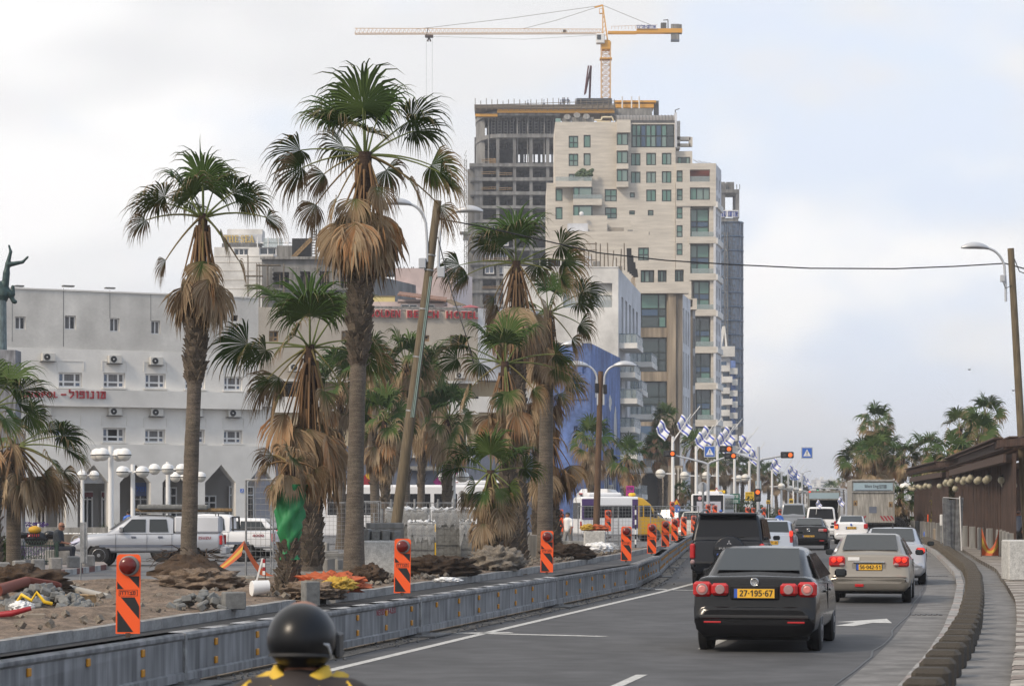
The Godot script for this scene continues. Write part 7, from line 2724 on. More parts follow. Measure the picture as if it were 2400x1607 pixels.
func flag_on_stick(called:String,label:String,where:Vector3,w:float,h:float,stick:float)->void:
	var o:=thing(called,label,"flag",where,0.0,"small flags on cars")
	var s:=Sh.new()
	s.bar(V(0,0,0),V(w*0.2,stick,0),0.012)
	part(o,"stick",s,M.white_paint)
	flag_cloth(o,V(w*0.2,stick,0),w,h,0.6)
# a hanging flag: white cloth, two blue stripes and a six-pointed star
func flag_cloth(o:Node3D,top:Vector3,w:float,h:float,slump:float)->void:
	var f:=func(u:float,v:float)->Vector3:return top+V(-0.5*v*h+u*w*0.55+0.06*w*sin(u*6.0+v*2.0),-0.78*v*h-u*w*(0.5+0.3*absf(slump)),sin(u*8.0+v)*w*0.12)
	for q in [[0.0,0.12,0],[0.12,0.27,1],[0.27,0.73,0],[0.73,0.88,1],[0.88,1.0,0]]:
		var s:=Sh.new()
		var rows:=[]
		for v in [q[1],q[0]]:
			var row:=PackedVector3Array()
			for k in 9:
				row.append(f.call(k/8.0,v))
			rows.append(row)
		s.grid(rows)
		part(o,"cloth" if q[2]==0 else "stripe",s,M.flag_blue if q[2] else M.flag_white)
	var s:=Sh.new()
	for t in 2:
		for k in 3:
			var a:=TAU*k/3+PI*0.5+PI*t
			var b:=a+TAU/3
			var p:Vector3=f.call(0.5+cos(a)*0.12*h/w*1.4,0.5-sin(a)*0.17)
			var q:Vector3=f.call(0.5+cos(b)*0.12*h/w*1.4,0.5-sin(b)*0.17)
			s.beam(p+V(0,0,0.01),q+V(0,0,0.01),h*0.035,0.012)
	part(o,"star",s,M.flag_blue)
# ---------------------------------------------------------------- promenade on the right
func build_promenade()->void:
	var s:=Sh.new()
	strip(s,KERB_RIGHT,KERB_RIGHT,14,150,0.115,0.165,1.35,1.5)
	struct("walkway",s,M.gutter)
	var base:=Node3D.new()
	base.name="promenade"
	add_child(base)
	base.set_meta("kind","structure")
	s=Sh.new()
	strip(s,KERB_RIGHT,KERB_RIGHT,14,175,0.205,1.3,42.0,2.0)
	part(base,"promenade_bed",s,M.gutter)
	var tones:=[mat("band_light",0.42,0.385,0.34,0.9,{tex=textures.dirty,scale=0.4}),mat("band_brown",0.26,0.215,0.185,0.9,{tex=textures.dirty,scale=0.4})]
	var d:=17.0
	var k:=0
	while d<120:
		var e:=d+(0.62 if k%2 else 0.95)
		s=Sh.new()
		var rows:=[]
		var hi:=0.23+0.004*(k%3)
		for q in [d,e-0.012]:
			var row:=PackedVector3Array()
			var x0:=lut(KERB_RIGHT,q)+1.18
			for i in 14:
				var x:=x0+i*i*0.06
				row.append(V(x,hi,-q+0.16*sin(i*0.9+k*0.2)-(x-x0)*0.08))
			rows.append(row)
		s.grid(rows)
		var a:Vector3=rows[0][0]
		var b:Vector3=rows[1][0]
		s.quad(V(a.x,0.1,a.z),a,b,V(b.x,0.1,b.z))
		s.quad(V(a.x,0.1,a.z),V(b.x,0.1,b.z),b,a)
		part(base,"paving_band",s,tones[k%2])
		d=e
		k+=1
	var proto:Node3D=null
	var r:=dice(12)
	d=20.4
	k=0
	while d<128:
		var at_:=V(lut(KERB_RIGHT,d)+0.42,0.11,-d)
		var yaw:=-atan(heading(KERB_RIGHT,d))-0.05+r.randf_range(-0.04,0.04)
		if proto==null:
			s=Sh.new()
			s.cbox(V(0,0.14,0),V(0.185,0.17,0.2),0.05)
			proto=solo("concrete_block","dark aggregate concrete block in the long row along the right kerb","concrete block",s,M.aggregate,"aggregate blocks along the kerb",at_,yaw)
		else:
			copy_of(proto,at_,yaw)
		d+=1.5+0.003*(d-20)
		k+=1
	build_pergola()
func build_pergola()->void:
	var line:=[[78.0,15.9],[92.6,18.4],[118.0,21.1],[149.0,24.3]]
	var secs:=[[80.0,116.5,"nearer dark timber pergola along the promenade, under three tall palms"],[122.5,149.0,"farther dark timber pergola, seen end on beyond the orange notice"]]
	for i in 2:
		var q:Array=secs[i]
		var o:=thing("timber_pergola",q[2],"pergola",V(lut(line,q[0]),0.2,-q[0]),0.0,"")
		var org:=o.position
		var h0:=3.4
		var n:=int((q[1]-q[0])/1.4)
		for j in n+1:
			var d:float=lerpf(q[0],q[1],float(j)/n)
			for row in [0.0,2.3]:
				for e in [-0.14,0.14]:
					var p:=V(lut(line,d)+row,0.2,-d)-org
					var s:=Sh.new()
					s.box(p+V(-0.035,0.0,e-0.06),p+V(0.035,h0+0.12+row*0.08,e+0.06))
					part(o,"post",s,M.timber_dark)
			if j%3==0:
				var p:=V(lut(line,d)-0.1,0.2,-d)-org
				var s:=Sh.new()
				s.cbox(p+V(0.0,0.45,0.0),V(0.16,0.5,0.13),0.02)
				part(o,"concrete_foot",s,M.concrete)
		for row in [-0.3,0.0,2.3,2.7]:
			for y in [0.0,0.42]:
				var a:=V(lut(line,q[0])+row,0.2+h0+y+row*0.08,-q[0])-org
				var b:=V(lut(line,q[1])+row,0.2+h0+y+row*0.08,-q[1])-org
				var s:=Sh.new()
				s.beam(a,b,0.09,0.26)
				part(o,"long_beam",s,M.timber_dark)
		var m:=int((q[1]-q[0])/0.6)
		for j in m+1:
			var d:float=lerpf(q[0],q[1],float(j)/m)
			var a:=V(lut(line,d)-0.55,0.2+h0+0.44,-d)-org
			var s:=Sh.new()
			s.beam(a,a+V(3.6,0.3,0.0),0.07,0.24)
			part(o,"rafter",s,M.timber_dark)
		for j in 7:
			var s:=Sh.new()
			var x:=-0.5+j*0.5
			s.beam(V(lut(line,q[0])+x,0.2+h0+0.62+(x+0.55)*0.083,-q[0])-org,V(lut(line,q[1])+x,0.2+h0+0.62+(x+0.55)*0.083,-q[1])-org,0.3,0.05)
			part(o,"roof_slat",s,M.timber_dark)
	var globes:=[[2134,1142.5,148],[2137,1146,146],[2145,1141,144],[2143,1146.5,142],[2153.5,1139.5,139],[2159,1142,137],[2171,1137.5,132],[2169,1140.5,134],[2179.5,1139.5,128],[2203,1139,124],[2219,1129.5,115],[2217,1133,117],[2231,1128,112],[2227,1133.5,114],[2240,1145.5,110],[2246.5,1124.5,107],[2261.5,1123,104],[2258,1129,106],[2276.5,1119,101],[2271.5,1124.5,102],[2296,1123.5,97],[2291,1127.5,98],[2317.5,1120.5,93],[2312,1125.5,94],[2348.5,1125,90],[2355,1134.5,92],[2376,1138,90]]
	var proto:Node3D=null
	var places:=["far end cluster","farther pergola","gap between the pergolas","nearer pergola's left half","nearer pergola's right half","right end by the lamp pole"]
	for i in globes.size():
		var q:Array=globes[i]
		var p:=at(q[0],q[1],q[2])
		if proto==null:
			proto=thing("globe_lamp","","lamp",p,0.0,"cream globe lamps on the pergola")
			var s:=Sh.new()
			s.ball(Vector3.ZERO,V(0.14,0.14,0.14),10,16)
			part(proto,"globe",s,M.globe_dirty)
			s=Sh.new()
			s.lathe(V(0,0.11,0),[[0.07,0.0],[0.075,0.04],[0.03,0.06]],10)
			s.bar(V(0,0.15,0),V(0.12,0.3,0),0.014)
			part(proto,"holder",s,M.black_paint)
		else:
			copy_of(proto,p)
		var o:Node3D=get_child(get_child_count()-1)
		var zone:=0 if i<4 else 1 if i<9 else 2 if i<12 else 3 if i<18 else 4 if i<24 else 5
		o.set_meta("label","cream globe lamp on the %s"%places[zone] if zone!=2 else "cream globe lamp at the gap between the two pergolas")
		o.set_meta("group","globe lamps, %s"%places[zone])
# ---------------------------------------------------------------- beacons, lamps, signs
func beacon(where:Vector3,label:String,size:=1.0)->void:
	var o:=thing("warning_beacon",label,"warning beacon",where,0.02,"orange striped warning beacons")
	o.scale=Vector3.ONE*size
	var w:=0.132
	var s:=Sh.new()
	var poly:=PackedVector2Array([V2(-w-0.006,0.03),V2(w-0.006,0.03),V2(w+0.004,0.83)])
	for k in 5:
		poly.append(V2(w-0.036+cos(PI*0.5*k/4)*0.04,0.85+sin(PI*0.5*k/4)*0.05))
	for k in 5:
		poly.append(V2(-w+0.044-sin(PI*0.5*k/4)*0.04,0.85+cos(PI*0.5*k/4)*0.05))
	poly.append(V2(-w+0.004,0.83))
	s.prism(poly,-0.012,0.012)
	part(o,"board",s,M.orange)
	var e:=w-0.012
	for q in [[[-e,0.05],[-e,0.29],[0.055,0.05]],[[-e+0.04,0.43],[0.07,0.43],[e,0.33],[e,0.19]],[[e,0.66],[e,0.53],[-0.0,0.66]],[[-e,0.52],[-e,0.6],[-0.05,0.52]]]:
		s=Sh.new()
		var pl:=PackedVector2Array()
		for p in q:
			pl.append(V2(p[0],p[1]))
		s.prism(pl,0.0125,0.015)
		part(o,"black_stripe",s,M.black_paint)
	s=Sh.new()
	hebrew(s,"מצודה",V(-0.085,0.46,0.0128),0.034,0.0075,0.002,0.17)
	for q in [[[-0.1,0.445],[0.1,0.445]],[[0.1,0.445],[0.1,0.51]],[[0.1,0.51],[-0.1,0.51]],[[-0.1,0.51],[-0.1,0.445]]]:
		s.beam(V(q[0][0],q[0][1],0.0135),V(q[1][0],q[1][1],0.0135),0.005,0.002)
	part(o,"boxed_lettering",s,M.black_paint)
	var t:=Transform3D(Basis(Vector3.RIGHT,V(0,0,1),V(0,-1,0)),V(0.0,0.775,0.012))
	s=Sh.new()
	s.xf=t
	s.xf.origin.x+=0.012
	s.lathe(Vector3.ZERO,[[0.112,0.0],[0.112,0.03],[0.1,0.04]],20)
	var hs:=part(o,"lamp_housing",s,M.concrete)
	s=Sh.new()
	s.xf=t
	s.lathe(V(0,0.02,0),[[0.094,0.0],[0.094,0.03],[0.08,0.055],[0.045,0.068],[0.005,0.072]],20)
	part(hs,"red_lens",s,M.lamp_red)
	s=Sh.new()
	s.box(V(-0.03,-0.01,-0.02),V(0.02,0.04,0.02))
	part(o,"bracket",s,M.timber_dark)
func lamp_head(o:Node3D,root:Vector3,dir:Vector3,reach:float,rise:float)->void:
	var s:=Sh.new()
	var pts:=[]
	for k in 9:
		var t:=k/8.0
		pts.append(root+V(0,-0.9,0)*(1.0-minf(1.0,t*4.0))+dir*reach*(1.0-cos(t*PI*0.5))*(1.0 if t>0.2 else t*5.0)+V(0,rise*sin(t*PI*0.5),0))
	s.tube(pts,[0.045],8)
	part(o,"arm",s,M.lamp_grey)
	var tip:Vector3=pts[-1]
	s=Sh.new()
	var side:=dir.cross(Vector3.UP).normalized()
	var up:=V(0,1,0)
	var rows:=[]
	for k in 11:
		var t:=k/10.0
		var w:=0.19*pow(sin(PI*clampf(t*0.9+0.07,0,1)),0.6)
		var row:=PackedVector3Array()
		for j in 12:
			var a:=TAU*j/12
			var v:=sin(a)
			row.append(tip+dir*(t*0.95-0.08)+side*cos(a)*w+up*(v*w*(0.85 if v>0 else 0.45)+0.05*sin(t*PI)))
		rows.append(row)
	s.grid(rows,true)
	part(o,"lamp_head",s,M.lamp_grey)
func build_furniture()->void:
	var list:=[[300,27.1,"nearest beacon, full height at the lower left"],[943,39.7,"second beacon, in front of the white plinth block"],[1282,52.0,"third beacon, at the slender palm's foot"],[1468,62.8,"fourth beacon, below the minibus"],[1528,72.5,"fifth beacon, at the start of the barrier's bend"],[1560,84.4,"sixth beacon, left of the two crowded in the bend"],[1581.5,98.6,"seventh beacon, in the middle of the barrier's bend"],[1603,116.0,"eighth beacon, before the white crossover's tail lamp"],[1626,129.0,"ninth beacon, in front of the white crossover's boot"],[1643,140.0,"tenth beacon, partly behind the round sign's pole"]]
	for q in list:
		beacon(V(px_x(q[0],q[1]),0.615,-q[1]),"orange warning beacon with red lamp, %s"%q[2])
	for q in [[1660,1220,150,"beside the bus's rear corner"],[1676,1220,158,"under the bus's advertising panel"],[1576,1213,152,"alone beside the round blue arrow sign"],[1752,1220,182,"showing only its lamp beyond the off-roader's roof, left"],[1766,1220,190,"showing only its lamp beyond the off-roader's roof, right"],[1790,1222,175,"right of the traffic signal's mast"],[1829,1222,205,"left of the pair before the taxi"],[1840,1223,215,"middle one before the taxi"],[1849,1224,198,"right of the pair before the taxi"]]:
		var p:=at(q[0],q[1],q[2])
		beacon(p,"distant orange warning beacon %s"%q[3],1.1)
		var s:=Sh.new()
		s.bar(V(p.x,0,p.z-0.03),V(p.x,p.y+0.1,p.z-0.03),0.03)
		part(get_child(get_child_count()-1),"stand",s,M.galvanised).global_transform=Transform3D.IDENTITY
	for q in [[1425,1246,118,"on a thin post left of the minibus's wheel"],[1312,1247,112,"half hidden by the dying palm"]]:
		var p:=at(q[0],q[1],q[2])
		beacon(p,"orange warning beacon %s"%q[3],1.15)
		var s:=Sh.new()
		s.bar(V(p.x,0,p.z-0.03),V(p.x,p.y+0.1,p.z-0.03),0.03)
		part(get_child(get_child_count()-1),"stand",s,M.galvanised).global_transform=Transform3D.IDENTITY
	var foot:=on_ground(915,82)
	var o:=thing("lamp_pole","leaning wooden lamp pole with two grey street lamps and clipped cables","street lamp",foot)
	var top:=at(1026,470,82)-foot
	var s:=Sh.new()
	s.tube([Vector3.ZERO,top*0.5+V(0.02,0,0),top],[0.19,0.165,0.13],12)
	part(o,"pole",s,M.wood_pole)
	var dirv:=top.normalized()
	lamp_head(o,dirv*(top.length()-1.15)+V(-0.2,0,0.1),V(-1,0,0.15).normalized(),0.62,1.0)
	lamp_head(o,dirv*(top.length()-1.5)+V(0.22,0,0.1),V(1,0,0.1).normalized(),0.62,1.1)
	for q in [[-0.32,2.1],[0.34,2.4]]:
		s=Sh.new()
		s.cbox(dirv*(top.length()-q[1]+0.6)+V(q[0],-0.6,0.12),V(0.12,0.17,0.09),0.02)
		part(o,"ballast_box",s,M.lamp_grey)
	s=Sh.new()
	for k in 3:
		s.bar(dirv*5.0+V(0.13-k*0.05,0,0.15),dirv*9.7+V(0.12-k*0.05,0,0.12),0.022)
	part(o,"cable_conduit",s,mat("conduit",0.2,0.28,0.26,0.5))
	s=Sh.new()
	for h in [5.2,7.0,8.6,9.9,10.4]:
		s.tube([dirv*h,dirv*(h+0.05)],[0.165],12,false)
	part(o,"steel_band",s,M.galvanised)
	foot=on_ground(2412,86)
	o=thing("lamp_pole","wooden lamp pole with one grey street lamp at the right edge","street lamp",foot)
	top=at(2370,582,86)-foot
	s=Sh.new()
	s.tube([Vector3.ZERO,top*0.5,top],[0.16,0.135,0.115],12)
	part(o,"pole",s,M.wood_pole)
	lamp_head(o,top+V(-0.18,-0.95,0.05),V(-1,0,0.1).normalized(),0.72,0.95)
	s=Sh.new()
	s.cbox(top+V(-0.3,-1.05,0.1),V(0.08,0.12,0.07),0.02)
	part(o,"ballast_box",s,M.lamp_grey)
	s=Sh.new()
	s.tube([top+V(0.1,-0.3,0),top+V(0.3,-0.8,0),top+V(0.7,-0.95,0)],[0.018],5)
	s.tube([top+V(-0.3,-1.15,0.1),top+V(-0.2,-1.4,0.1),top+V(0.0,-1.3,0.1)],[0.015],5)
	part(o,"cable",s,M.wire)
	var a:=at(1031,513,82)
	var b:=at(2357,617,86)
	var c:=at(2440,640,86)
	s=Sh.new()
	var pts:=[]
	var drop:=[[0,0],[1130,531],[1260,560],[1400,592],[1560,610],[1740,621],[1900,628.5],[2100,629.5],[2240,624]]
	pts.append(a)
	for i in range(1,drop.size()):
		pts.append(at(drop[i][0],drop[i][1],lerpf(82.0,86.0,(drop[i][0]-1031.0)/1326.0)))
	pts.append(b)
	pts.append(c)
	s.tube(pts,[0.024],6)
	solo("overhead_cable","black overhead cable sagging across the road between the lamp poles","cable",s,M.wire)
	s=Sh.new()
	pts=[at(1026,556,82),at(1060,690,80),at(1090,780,79),at(1110,850,78.8)]
	s.tube(pts,[0.02],6)
	solo("slack_cable","black cable hanging from the leaning pole down into the palms","cable",s,M.wire)
	foot=on_ground(1396,103)
	o=thing("lamp_pole","brown wooden double lamp pole before the blue building","street lamp",foot)
	top=at(1408,870,103)-foot
	s=Sh.new()
	s.tube([Vector3.ZERO,top],[0.16,0.11],10)
	part(o,"pole",s,mat("wood_brown",0.17,0.1,0.06,0.85,{tex=textures.streak,scale=V(3,0.4,3)}))
	lamp_head(o,top+V(-0.12,-0.5,0.05),V(-1,0,0.1).normalized(),0.5,0.72)
	lamp_head(o,top+V(0.12,-0.5,0.05),V(1,0,0.1).normalized(),0.5,0.72)
	s=Sh.new()
	s.cbox(top+V(-0.16,-0.7,0.05),V(0.08,0.2,0.08),0.02)
	s.cbox(top+V(0.18,-0.75,0.05),V(0.08,0.2,0.08),0.02)
	part(o,"ballast_box",s,M.black_paint)
	o=thing("lamp_pole","grey lamp on a pole behind the slender palm's crown","street lamp",on_ground(1288,108))
	s=Sh.new()
	s.tube([Vector3.ZERO,V(0,px_y(815,108),0)],[0.14,0.1],10)
	part(o,"pole",s,M.wood_pole)
	lamp_head(o,V(0.1,px_y(815,108)-0.6,0.05),V(1,0,0.1).normalized(),0.5,0.7)
	var spots:=[[259,98,1056,1.08,"tallest and nearest one"],[310.5,112,1096,1.0,"middle one left of the trunk"],[393,114,1090,1.0,"one nearest the big palm trunk"],[192,132,1104,1.0,"leftmost and smallest one"],[440,122,1108,1.0,"one hidden behind the left palm's trunk"],[1063,121,1108,1.05,"one showing above the white bus"]]
	for q in spots:
		o=thing("globe_lamp_post","white post with four white globe lamps, %s"%q[4],"lamp post",on_ground(q[0],q[1]),0.3+q[0],"white four globe lamp posts")
		var h:=px_y(q[2]+10,q[1])
		s=Sh.new()
		s.tube([Vector3.ZERO,V(0,h+0.35,0)],[0.11,0.1],12)
		part(o,"post",s,M.white_paint)
		for k in 4:
			var an:=TAU*k/4+0.5
			var p:=V(cos(an)*0.62,h,sin(an)*0.62)
			s=Sh.new()
			s.bar(V(0,h,0),p,0.05)
			part(o,"arm",s,M.white_paint)
			s=Sh.new()
			s.ball(p,V(0.27,0.25,0.27),10,16)
			var g:=part(o,"globe",s,M.globe)
			s=Sh.new()
			s.lathe(p+V(0,-0.025,0),[[0.274,0.0],[0.278,0.02],[0.274,0.04]],18)
			part(g,"dark_band",s,M.black_paint)
			s=Sh.new()
			s.lathe(p+V(0,0.015,0),[[0.274,0.0],[0.25,0.11],[0.18,0.2],[0.08,0.245],[0.005,0.255]],18)
			part(g,"white_cap",s,M.white_paint)
	var poles:=[[1577,190,1022,1110,-1],[1632,200,1045,1115,-1],[1682,208,1045,1115,-1],[1722,216,1062,1120,1],[1757,226,1080,1122,-1],[1810,250,1100,1140,1],[1832,275,1105,1145,1],[1848,300,1112,1148,1],[1860,330,1118,1150,1],[1870,360,1124,1152,1],[1880,400,1130,1156,1],[1888,440,1134,1158,1],[1896,490,1140,1160,1]]
	for i in poles.size():
		var q:Array=poles[i]
		var ord:String=["nearest the restaurant","second from the restaurant","behind the square crossing sign","beside the green direction sign","left of the signal mast","just right of the signal mast","above the last shrubs","before the taxi","beyond the taxi","by the blue overhead sign","in the hazy distance, nearest of its row","in the hazy distance, middle of its row","in the hazy distance, last of its row"][i]
		o=thing("flag_pole","white pole with globe lamp and flag, %s"%ord,"flag pole",on_ground(q[0],q[1]),0.0,"white poles with flags along the median")
		var h:=px_y(q[2],q[1])
		var hg:=px_y(q[3],q[1])
		s=Sh.new()
		s.tube([Vector3.ZERO,V(0,h,0)],[0.15 if i<5 else 0.12,0.11],10)
		part(o,"pole",s,M.white_paint)
		var gx:float=0.95*q[4]
		s=Sh.new()
		s.bar(V(0.25*-q[4],hg,0),V(gx*0.72,hg,0),0.05)
		part(o,"arm",s,M.white_paint)
		s=Sh.new()
		s.ball(V(gx,hg,0),V(0.38,0.36,0.38),10,14)
		var g:=part(o,"globe",s,M.globe)
		s=Sh.new()
		s.lathe(V(gx,hg-0.03,0),[[0.385,0.0],[0.39,0.03],[0.385,0.06]],14)
		part(g,"dark_band",s,M.concrete_dark)
		var f:=thing("flag","flag hanging on the white pole %s"%ord,"flag",on_ground(q[0],q[1])+V(0.1,h,0.1),0.0,"flags along the median")
		s=Sh.new()
		s.bar(V(-0.1,-0.5,0),V(1.3,1.7,0),0.03)
		part(f,"flag_stick",s,M.white_paint)
		flag_cloth(f,V(0.15,1.2,0.02) if i%3 else V(-1.0,1.3,0.02),1.25,0.95,[0.9,0.5,1.2,0.7][i%4])
		if i<4:
			f=thing("flag","second flag, right of the pole %s"%ord,"flag",on_ground(q[0],q[1])+V(0.2,h+0.4,0),0.0,"flags along the median")
			s=Sh.new()
			s.bar(V(-0.1,-0.6,0),V(1.9,1.9,0),0.03)
			part(f,"flag_stick",s,M.white_paint)
			flag_cloth(f,V(0.5,1.3,0),1.5,1.0,-0.6)
	signal_mast([1660,178,1085,[1566,1063,1],[1712,1068,-1]],"white forked signal mast left of the bus, with amber lamps lit")
	signal_mast([1778,168,1078,[1698,1052,1],[1845,1066,1]],"grey forked signal mast with two long arms over the road")
	crossing_sign(at(1664,1058,167.0),0.98,"square blue crossing sign on the left end of the long arm",-0.02)
	crossing_sign(at(1892,1061,167.5),0.98,"square blue crossing sign on the right end of the long arm",0.02)
	crossing_sign(at(1899,1141.5,330),0.62,"tiny blue crossing sign far down the street",0.0)
	traffic_light(at(1776,1160,166.0),0,0,"upright traffic light showing orange on the grey mast",true)
	for q in [[1917,1147,430,2,"left green traffic light far down the street"],[1963,1151,420,2,"right green traffic light far down the street"],[1890,1145,335,-1,"dark horizontal traffic light far down the street"]]:
		traffic_light(at(q[0],q[1],q[2]),q[3],0,q[4],q[3]==2)
	o=thing("signal_gantry","thin grey gantry across the far street with green lights","gantry",on_ground(1940,425))
	s=Sh.new()
	s.bar(V(px_x(1900,425)-o.position.x,px_y(1142,425),-1),V(px_x(1985,425)-o.position.x,px_y(1146,425),-1),0.12)
	s.bar(V(px_x(1985,425)-o.position.x,0,-1),V(px_x(1985,425)-o.position.x,px_y(1146,425),-1),0.14)
	part(o,"frame",s,M.lamp_grey)
	o=thing("round_sign","grey back of a round road sign on a bare post by the bus","road sign",on_ground(1648,112))
	var hh:=px_y(1141,112)
	s=Sh.new()
	s.tube([Vector3.ZERO,V(0,hh+0.2,0)],[0.05],8)
	part(o,"post",s,M.galvanised)
	s=Sh.new()
	s.xf=Transform3D(Basis(Vector3.RIGHT,V(0,0,1),V(0,-1,0)),V(0,hh,-0.07))
	s.lathe(Vector3.ZERO,[[0.23,0.0],[0.23,0.015],[0.005,0.016]],22)
	s.lathe(Vector3.ZERO,[[0.005,-0.001],[0.23,0.0]],22)
	part(o,"disc",s,M.lamp_grey)
	o=thing("roadworks_sign","yellow triangular roadworks sign with red border on the white pole","road sign",at(1586,1177,187))
	s=Sh.new()
	s.prism(PackedVector2Array([V2(-0.3,-0.22),V2(0.3,-0.22),V2(0,0.3)]),0,0.02)
	part(o,"red_border",s,M.sign_red)
	s=Sh.new()
	s.prism(PackedVector2Array([V2(-0.21,-0.17),V2(0.21,-0.17),V2(0,0.19)]),0.021,0.026)
	part(o,"yellow_field",s,M.sign_yellow)
	s=Sh.new()
	s.beam(V(-0.05,0.03,0.03),V(0.03,-0.14,0.03),0.05,0.006)
	s.beam(V(0.05,0.0,0.03),V(0.0,-0.05,0.03),0.03,0.006)
	s.prism(PackedVector2Array([V2(0.02,-0.15),V2(0.14,-0.15),V2(0.08,-0.06)]),0.027,0.031)
	part(o,"digging_figure",s,M.black_paint)
	s=Sh.new()
	s.bar(V(0,px_y(1260,187)-o.position.y,-0.05),V(0,0.2,-0.05),0.04)
	part(o,"post",s,M.white_paint)
	arrow_sign(at(1586,1192,186.5),0.27,"round blue two arrow sign under the roadworks triangle",0.0)
	arrow_sign(at(1827,1217.5,120),0.2,"round blue two arrow sign in front of the grouped beacons",1.3)
	o=thing("hump_sign","white triangular warning sign with red border above the bus","road sign",at(1680,1148,190))
	s=Sh.new()
	s.prism(PackedVector2Array([V2(-0.22,-0.18),V2(0.22,-0.18),V2(0,0.22)]),0,0.02)
	part(o,"red_border",s,M.sign_red)
	s=Sh.new()
	s.prism(PackedVector2Array([V2(-0.13,-0.13),V2(0.13,-0.13),V2(0,0.11)]),0.021,0.026)
	part(o,"white_field",s,M.white_paint)
	s=Sh.new()
	s.bar(V(0,-4.0,-0.04),V(0,0.2,-0.04),0.035)
	part(o,"post",s,M.white_paint)
	direction_sign(at(1723,1168,196),0.78,0.78,M.sign_green,M.white_paint,["מרכז","צפון"],"green direction sign with white lettering right of the bus")
	direction_sign(at(1757.5,1163,205),0.74,0.74,M.sign_yellow,M.black_paint,["זהירות","עבודות","בכביש"],"yellow roadworks notice left of the signal mast")
	direction_sign(at(1801,1176,215),0.34,0.3,M.sign_yellow,M.black_paint,["עבודות"],"small yellow notice among the median shrubs")
	direction_sign(at(1855,1174,260),0.44,0.5,M.sign_yellow,M.black_paint,["עבודות"],"yellow notice on the median before the far poles")
	direction_sign(at(1682,1152,192),1.2,0.22,M.sign_yellow,M.black_paint,["סע בזהירות"],"long yellow notice just above the bus roof")
	direction_sign(at(1862,1117,300),0.68,0.8,M.road_sign_blue,M.white_paint,["אילת","תחנה"],"blue overhead sign on a far lamp mast")
	direction_sign(at(1739,1055,520),3.6,1.4,M.white_wall,M.letter_blue,["סוף.מרינה"],"white roof sign with blue lettering beyond the blue and white block")
	direction_sign(at(1778,1142,169),0.4,0.9,M.header_blue,M.white_paint,["ים"],"pale blue poster banner on the grey signal mast")
	direction_sign(at(1477,1150,160),0.52,0.66,M.magenta,M.purple,["מסיבת","חוף"],"pink poster with a green header on a pole behind the minibus")
	o=thing("lamp_mast","slim grey double lamp mast far down the street","street lamp",on_ground(1881,340))
	s=Sh.new()
	s.tube([Vector3.ZERO,V(0,px_y(1108,340),0)],[0.14,0.08],8)
	for sx in [-1.0,1.0]:
		s.tube([V(0,px_y(1112,340),0),V(sx*0.35,px_y(1106,340),0),V(sx*0.8,px_y(1104,340),0)],[0.05],6)
	part(o,"mast",s,M.lamp_grey)
	for sx in [-1.0,1.0]:
		s=Sh.new()
		s.ball(V(sx*0.95,px_y(1103.5,340),0),V(0.3,0.07,0.12),6,10)
		part(o,"lamp_head",s,M.lamp_grey)
	direction_sign(at(2189.5,1218,136),0.7,0.6,M.orange,M.black_paint,["סכנה","אתר בניה","הכניסה"],"orange danger notice on a post beside the pergola")
	o=thing("hoarding_panels","tall grey galvanised hoarding panels leaning together before the pergola","hoarding",on_ground(2232,100,0.22),0.25)
	for q in [[-0.22,0.0,0.03],[0.06,-0.1,0.0],[0.26,0.0,-0.04]]:
		s=Sh.new()
		s.xf=Transform3D(Basis(Vector3.BACK,q[2]),V(q[0],0,q[1]))
		for k in 3:
			s.box(V(-0.14+k*0.1,0,0),V(-0.05+k*0.1,2.15+q[1],0.03+0.02*(k%2)))
		part(o,"panel",s,M.galvanised)
	s=Sh.new()
	s.bar(V(0.38,0,0.1),V(0.3,2.2,0.1),0.03)
	s.bar(V(-0.4,2.15,0.05),V(0.3,2.1,0.05),0.02)
	part(o,"edge_tube",s,M.frame_white)
	o=thing("marker_post","slim post with a white top beside the orange notice","post",on_ground(2207,106,0.2))
	s=Sh.new()
	s.bar(Vector3.ZERO,V(0,1.0,0),0.03)
	part(o,"post",s,M.galvanised)
	s=Sh.new()
	s.cbox(V(0,1.22,0),V(0.06,0.24,0.03),0.02)
	part(o,"white_plate",s,M.white_paint)
	s=Sh.new()
	s.cbox(V(0,0.49,0),V(0.62,0.49,0.45),0.03)
	solo("concrete_barrier_block","large white stained concrete block cut off by the right edge","concrete block",s,M.paint_white,"",V(px_x(2362,60)+0.6,0.23,-60.2),0.0)
	net_drape(at(2322,1302,88)*V(1,0,1)+V(0,0.24,0),0.62,1.0,"orange and yellow safety netting slung before the pergola")
	s=Sh.new()
	s.cbox(V(0,0.32,0),V(0.55,0.32,0.3),0.03)
	solo("stone_bench","tan stone block between the orange notice and the hoarding","bench",s,M.stone_tan,"",on_ground(2214,128,0.21))
	s=Sh.new()
	s.ball(V(0,0.22,0),V(0.28,0.26,0.2),6,9)
	solo("blue_bag","bright blue plastic bag under the orange danger notice","bag",s,mat("bag_blue",0.02,0.12,0.6,0.5),"",on_ground(2176,140,0.2))
	s=Sh.new()
	s.lathe(Vector3.ZERO,[[0.38,-0.12],[0.4,0.0],[0.3,0.2],[0.05,0.28]],16)
	solo("white_globe_cap","white domed lamp between the truck's palm and the pergola end","lamp",s,M.white_paint,"",at(2123,1142,150))
	o=thing("wire_dome","pale arched wire frame beside the removal truck's right wheel","wire frame",on_ground(2101,142),0.2)
	for k in 6:
		s=Sh.new()
		var row:=[]
		for i in 9:
			var an:=PI*i/8
			row.append(V(cos(an)*(0.62-k*0.06),0.75+sin(an)*(0.62-k*0.06),-k*0.1))
		s.tube(row,[0.02],4)
		part(o,"hoop",s,M.concrete)
	s=Sh.new()
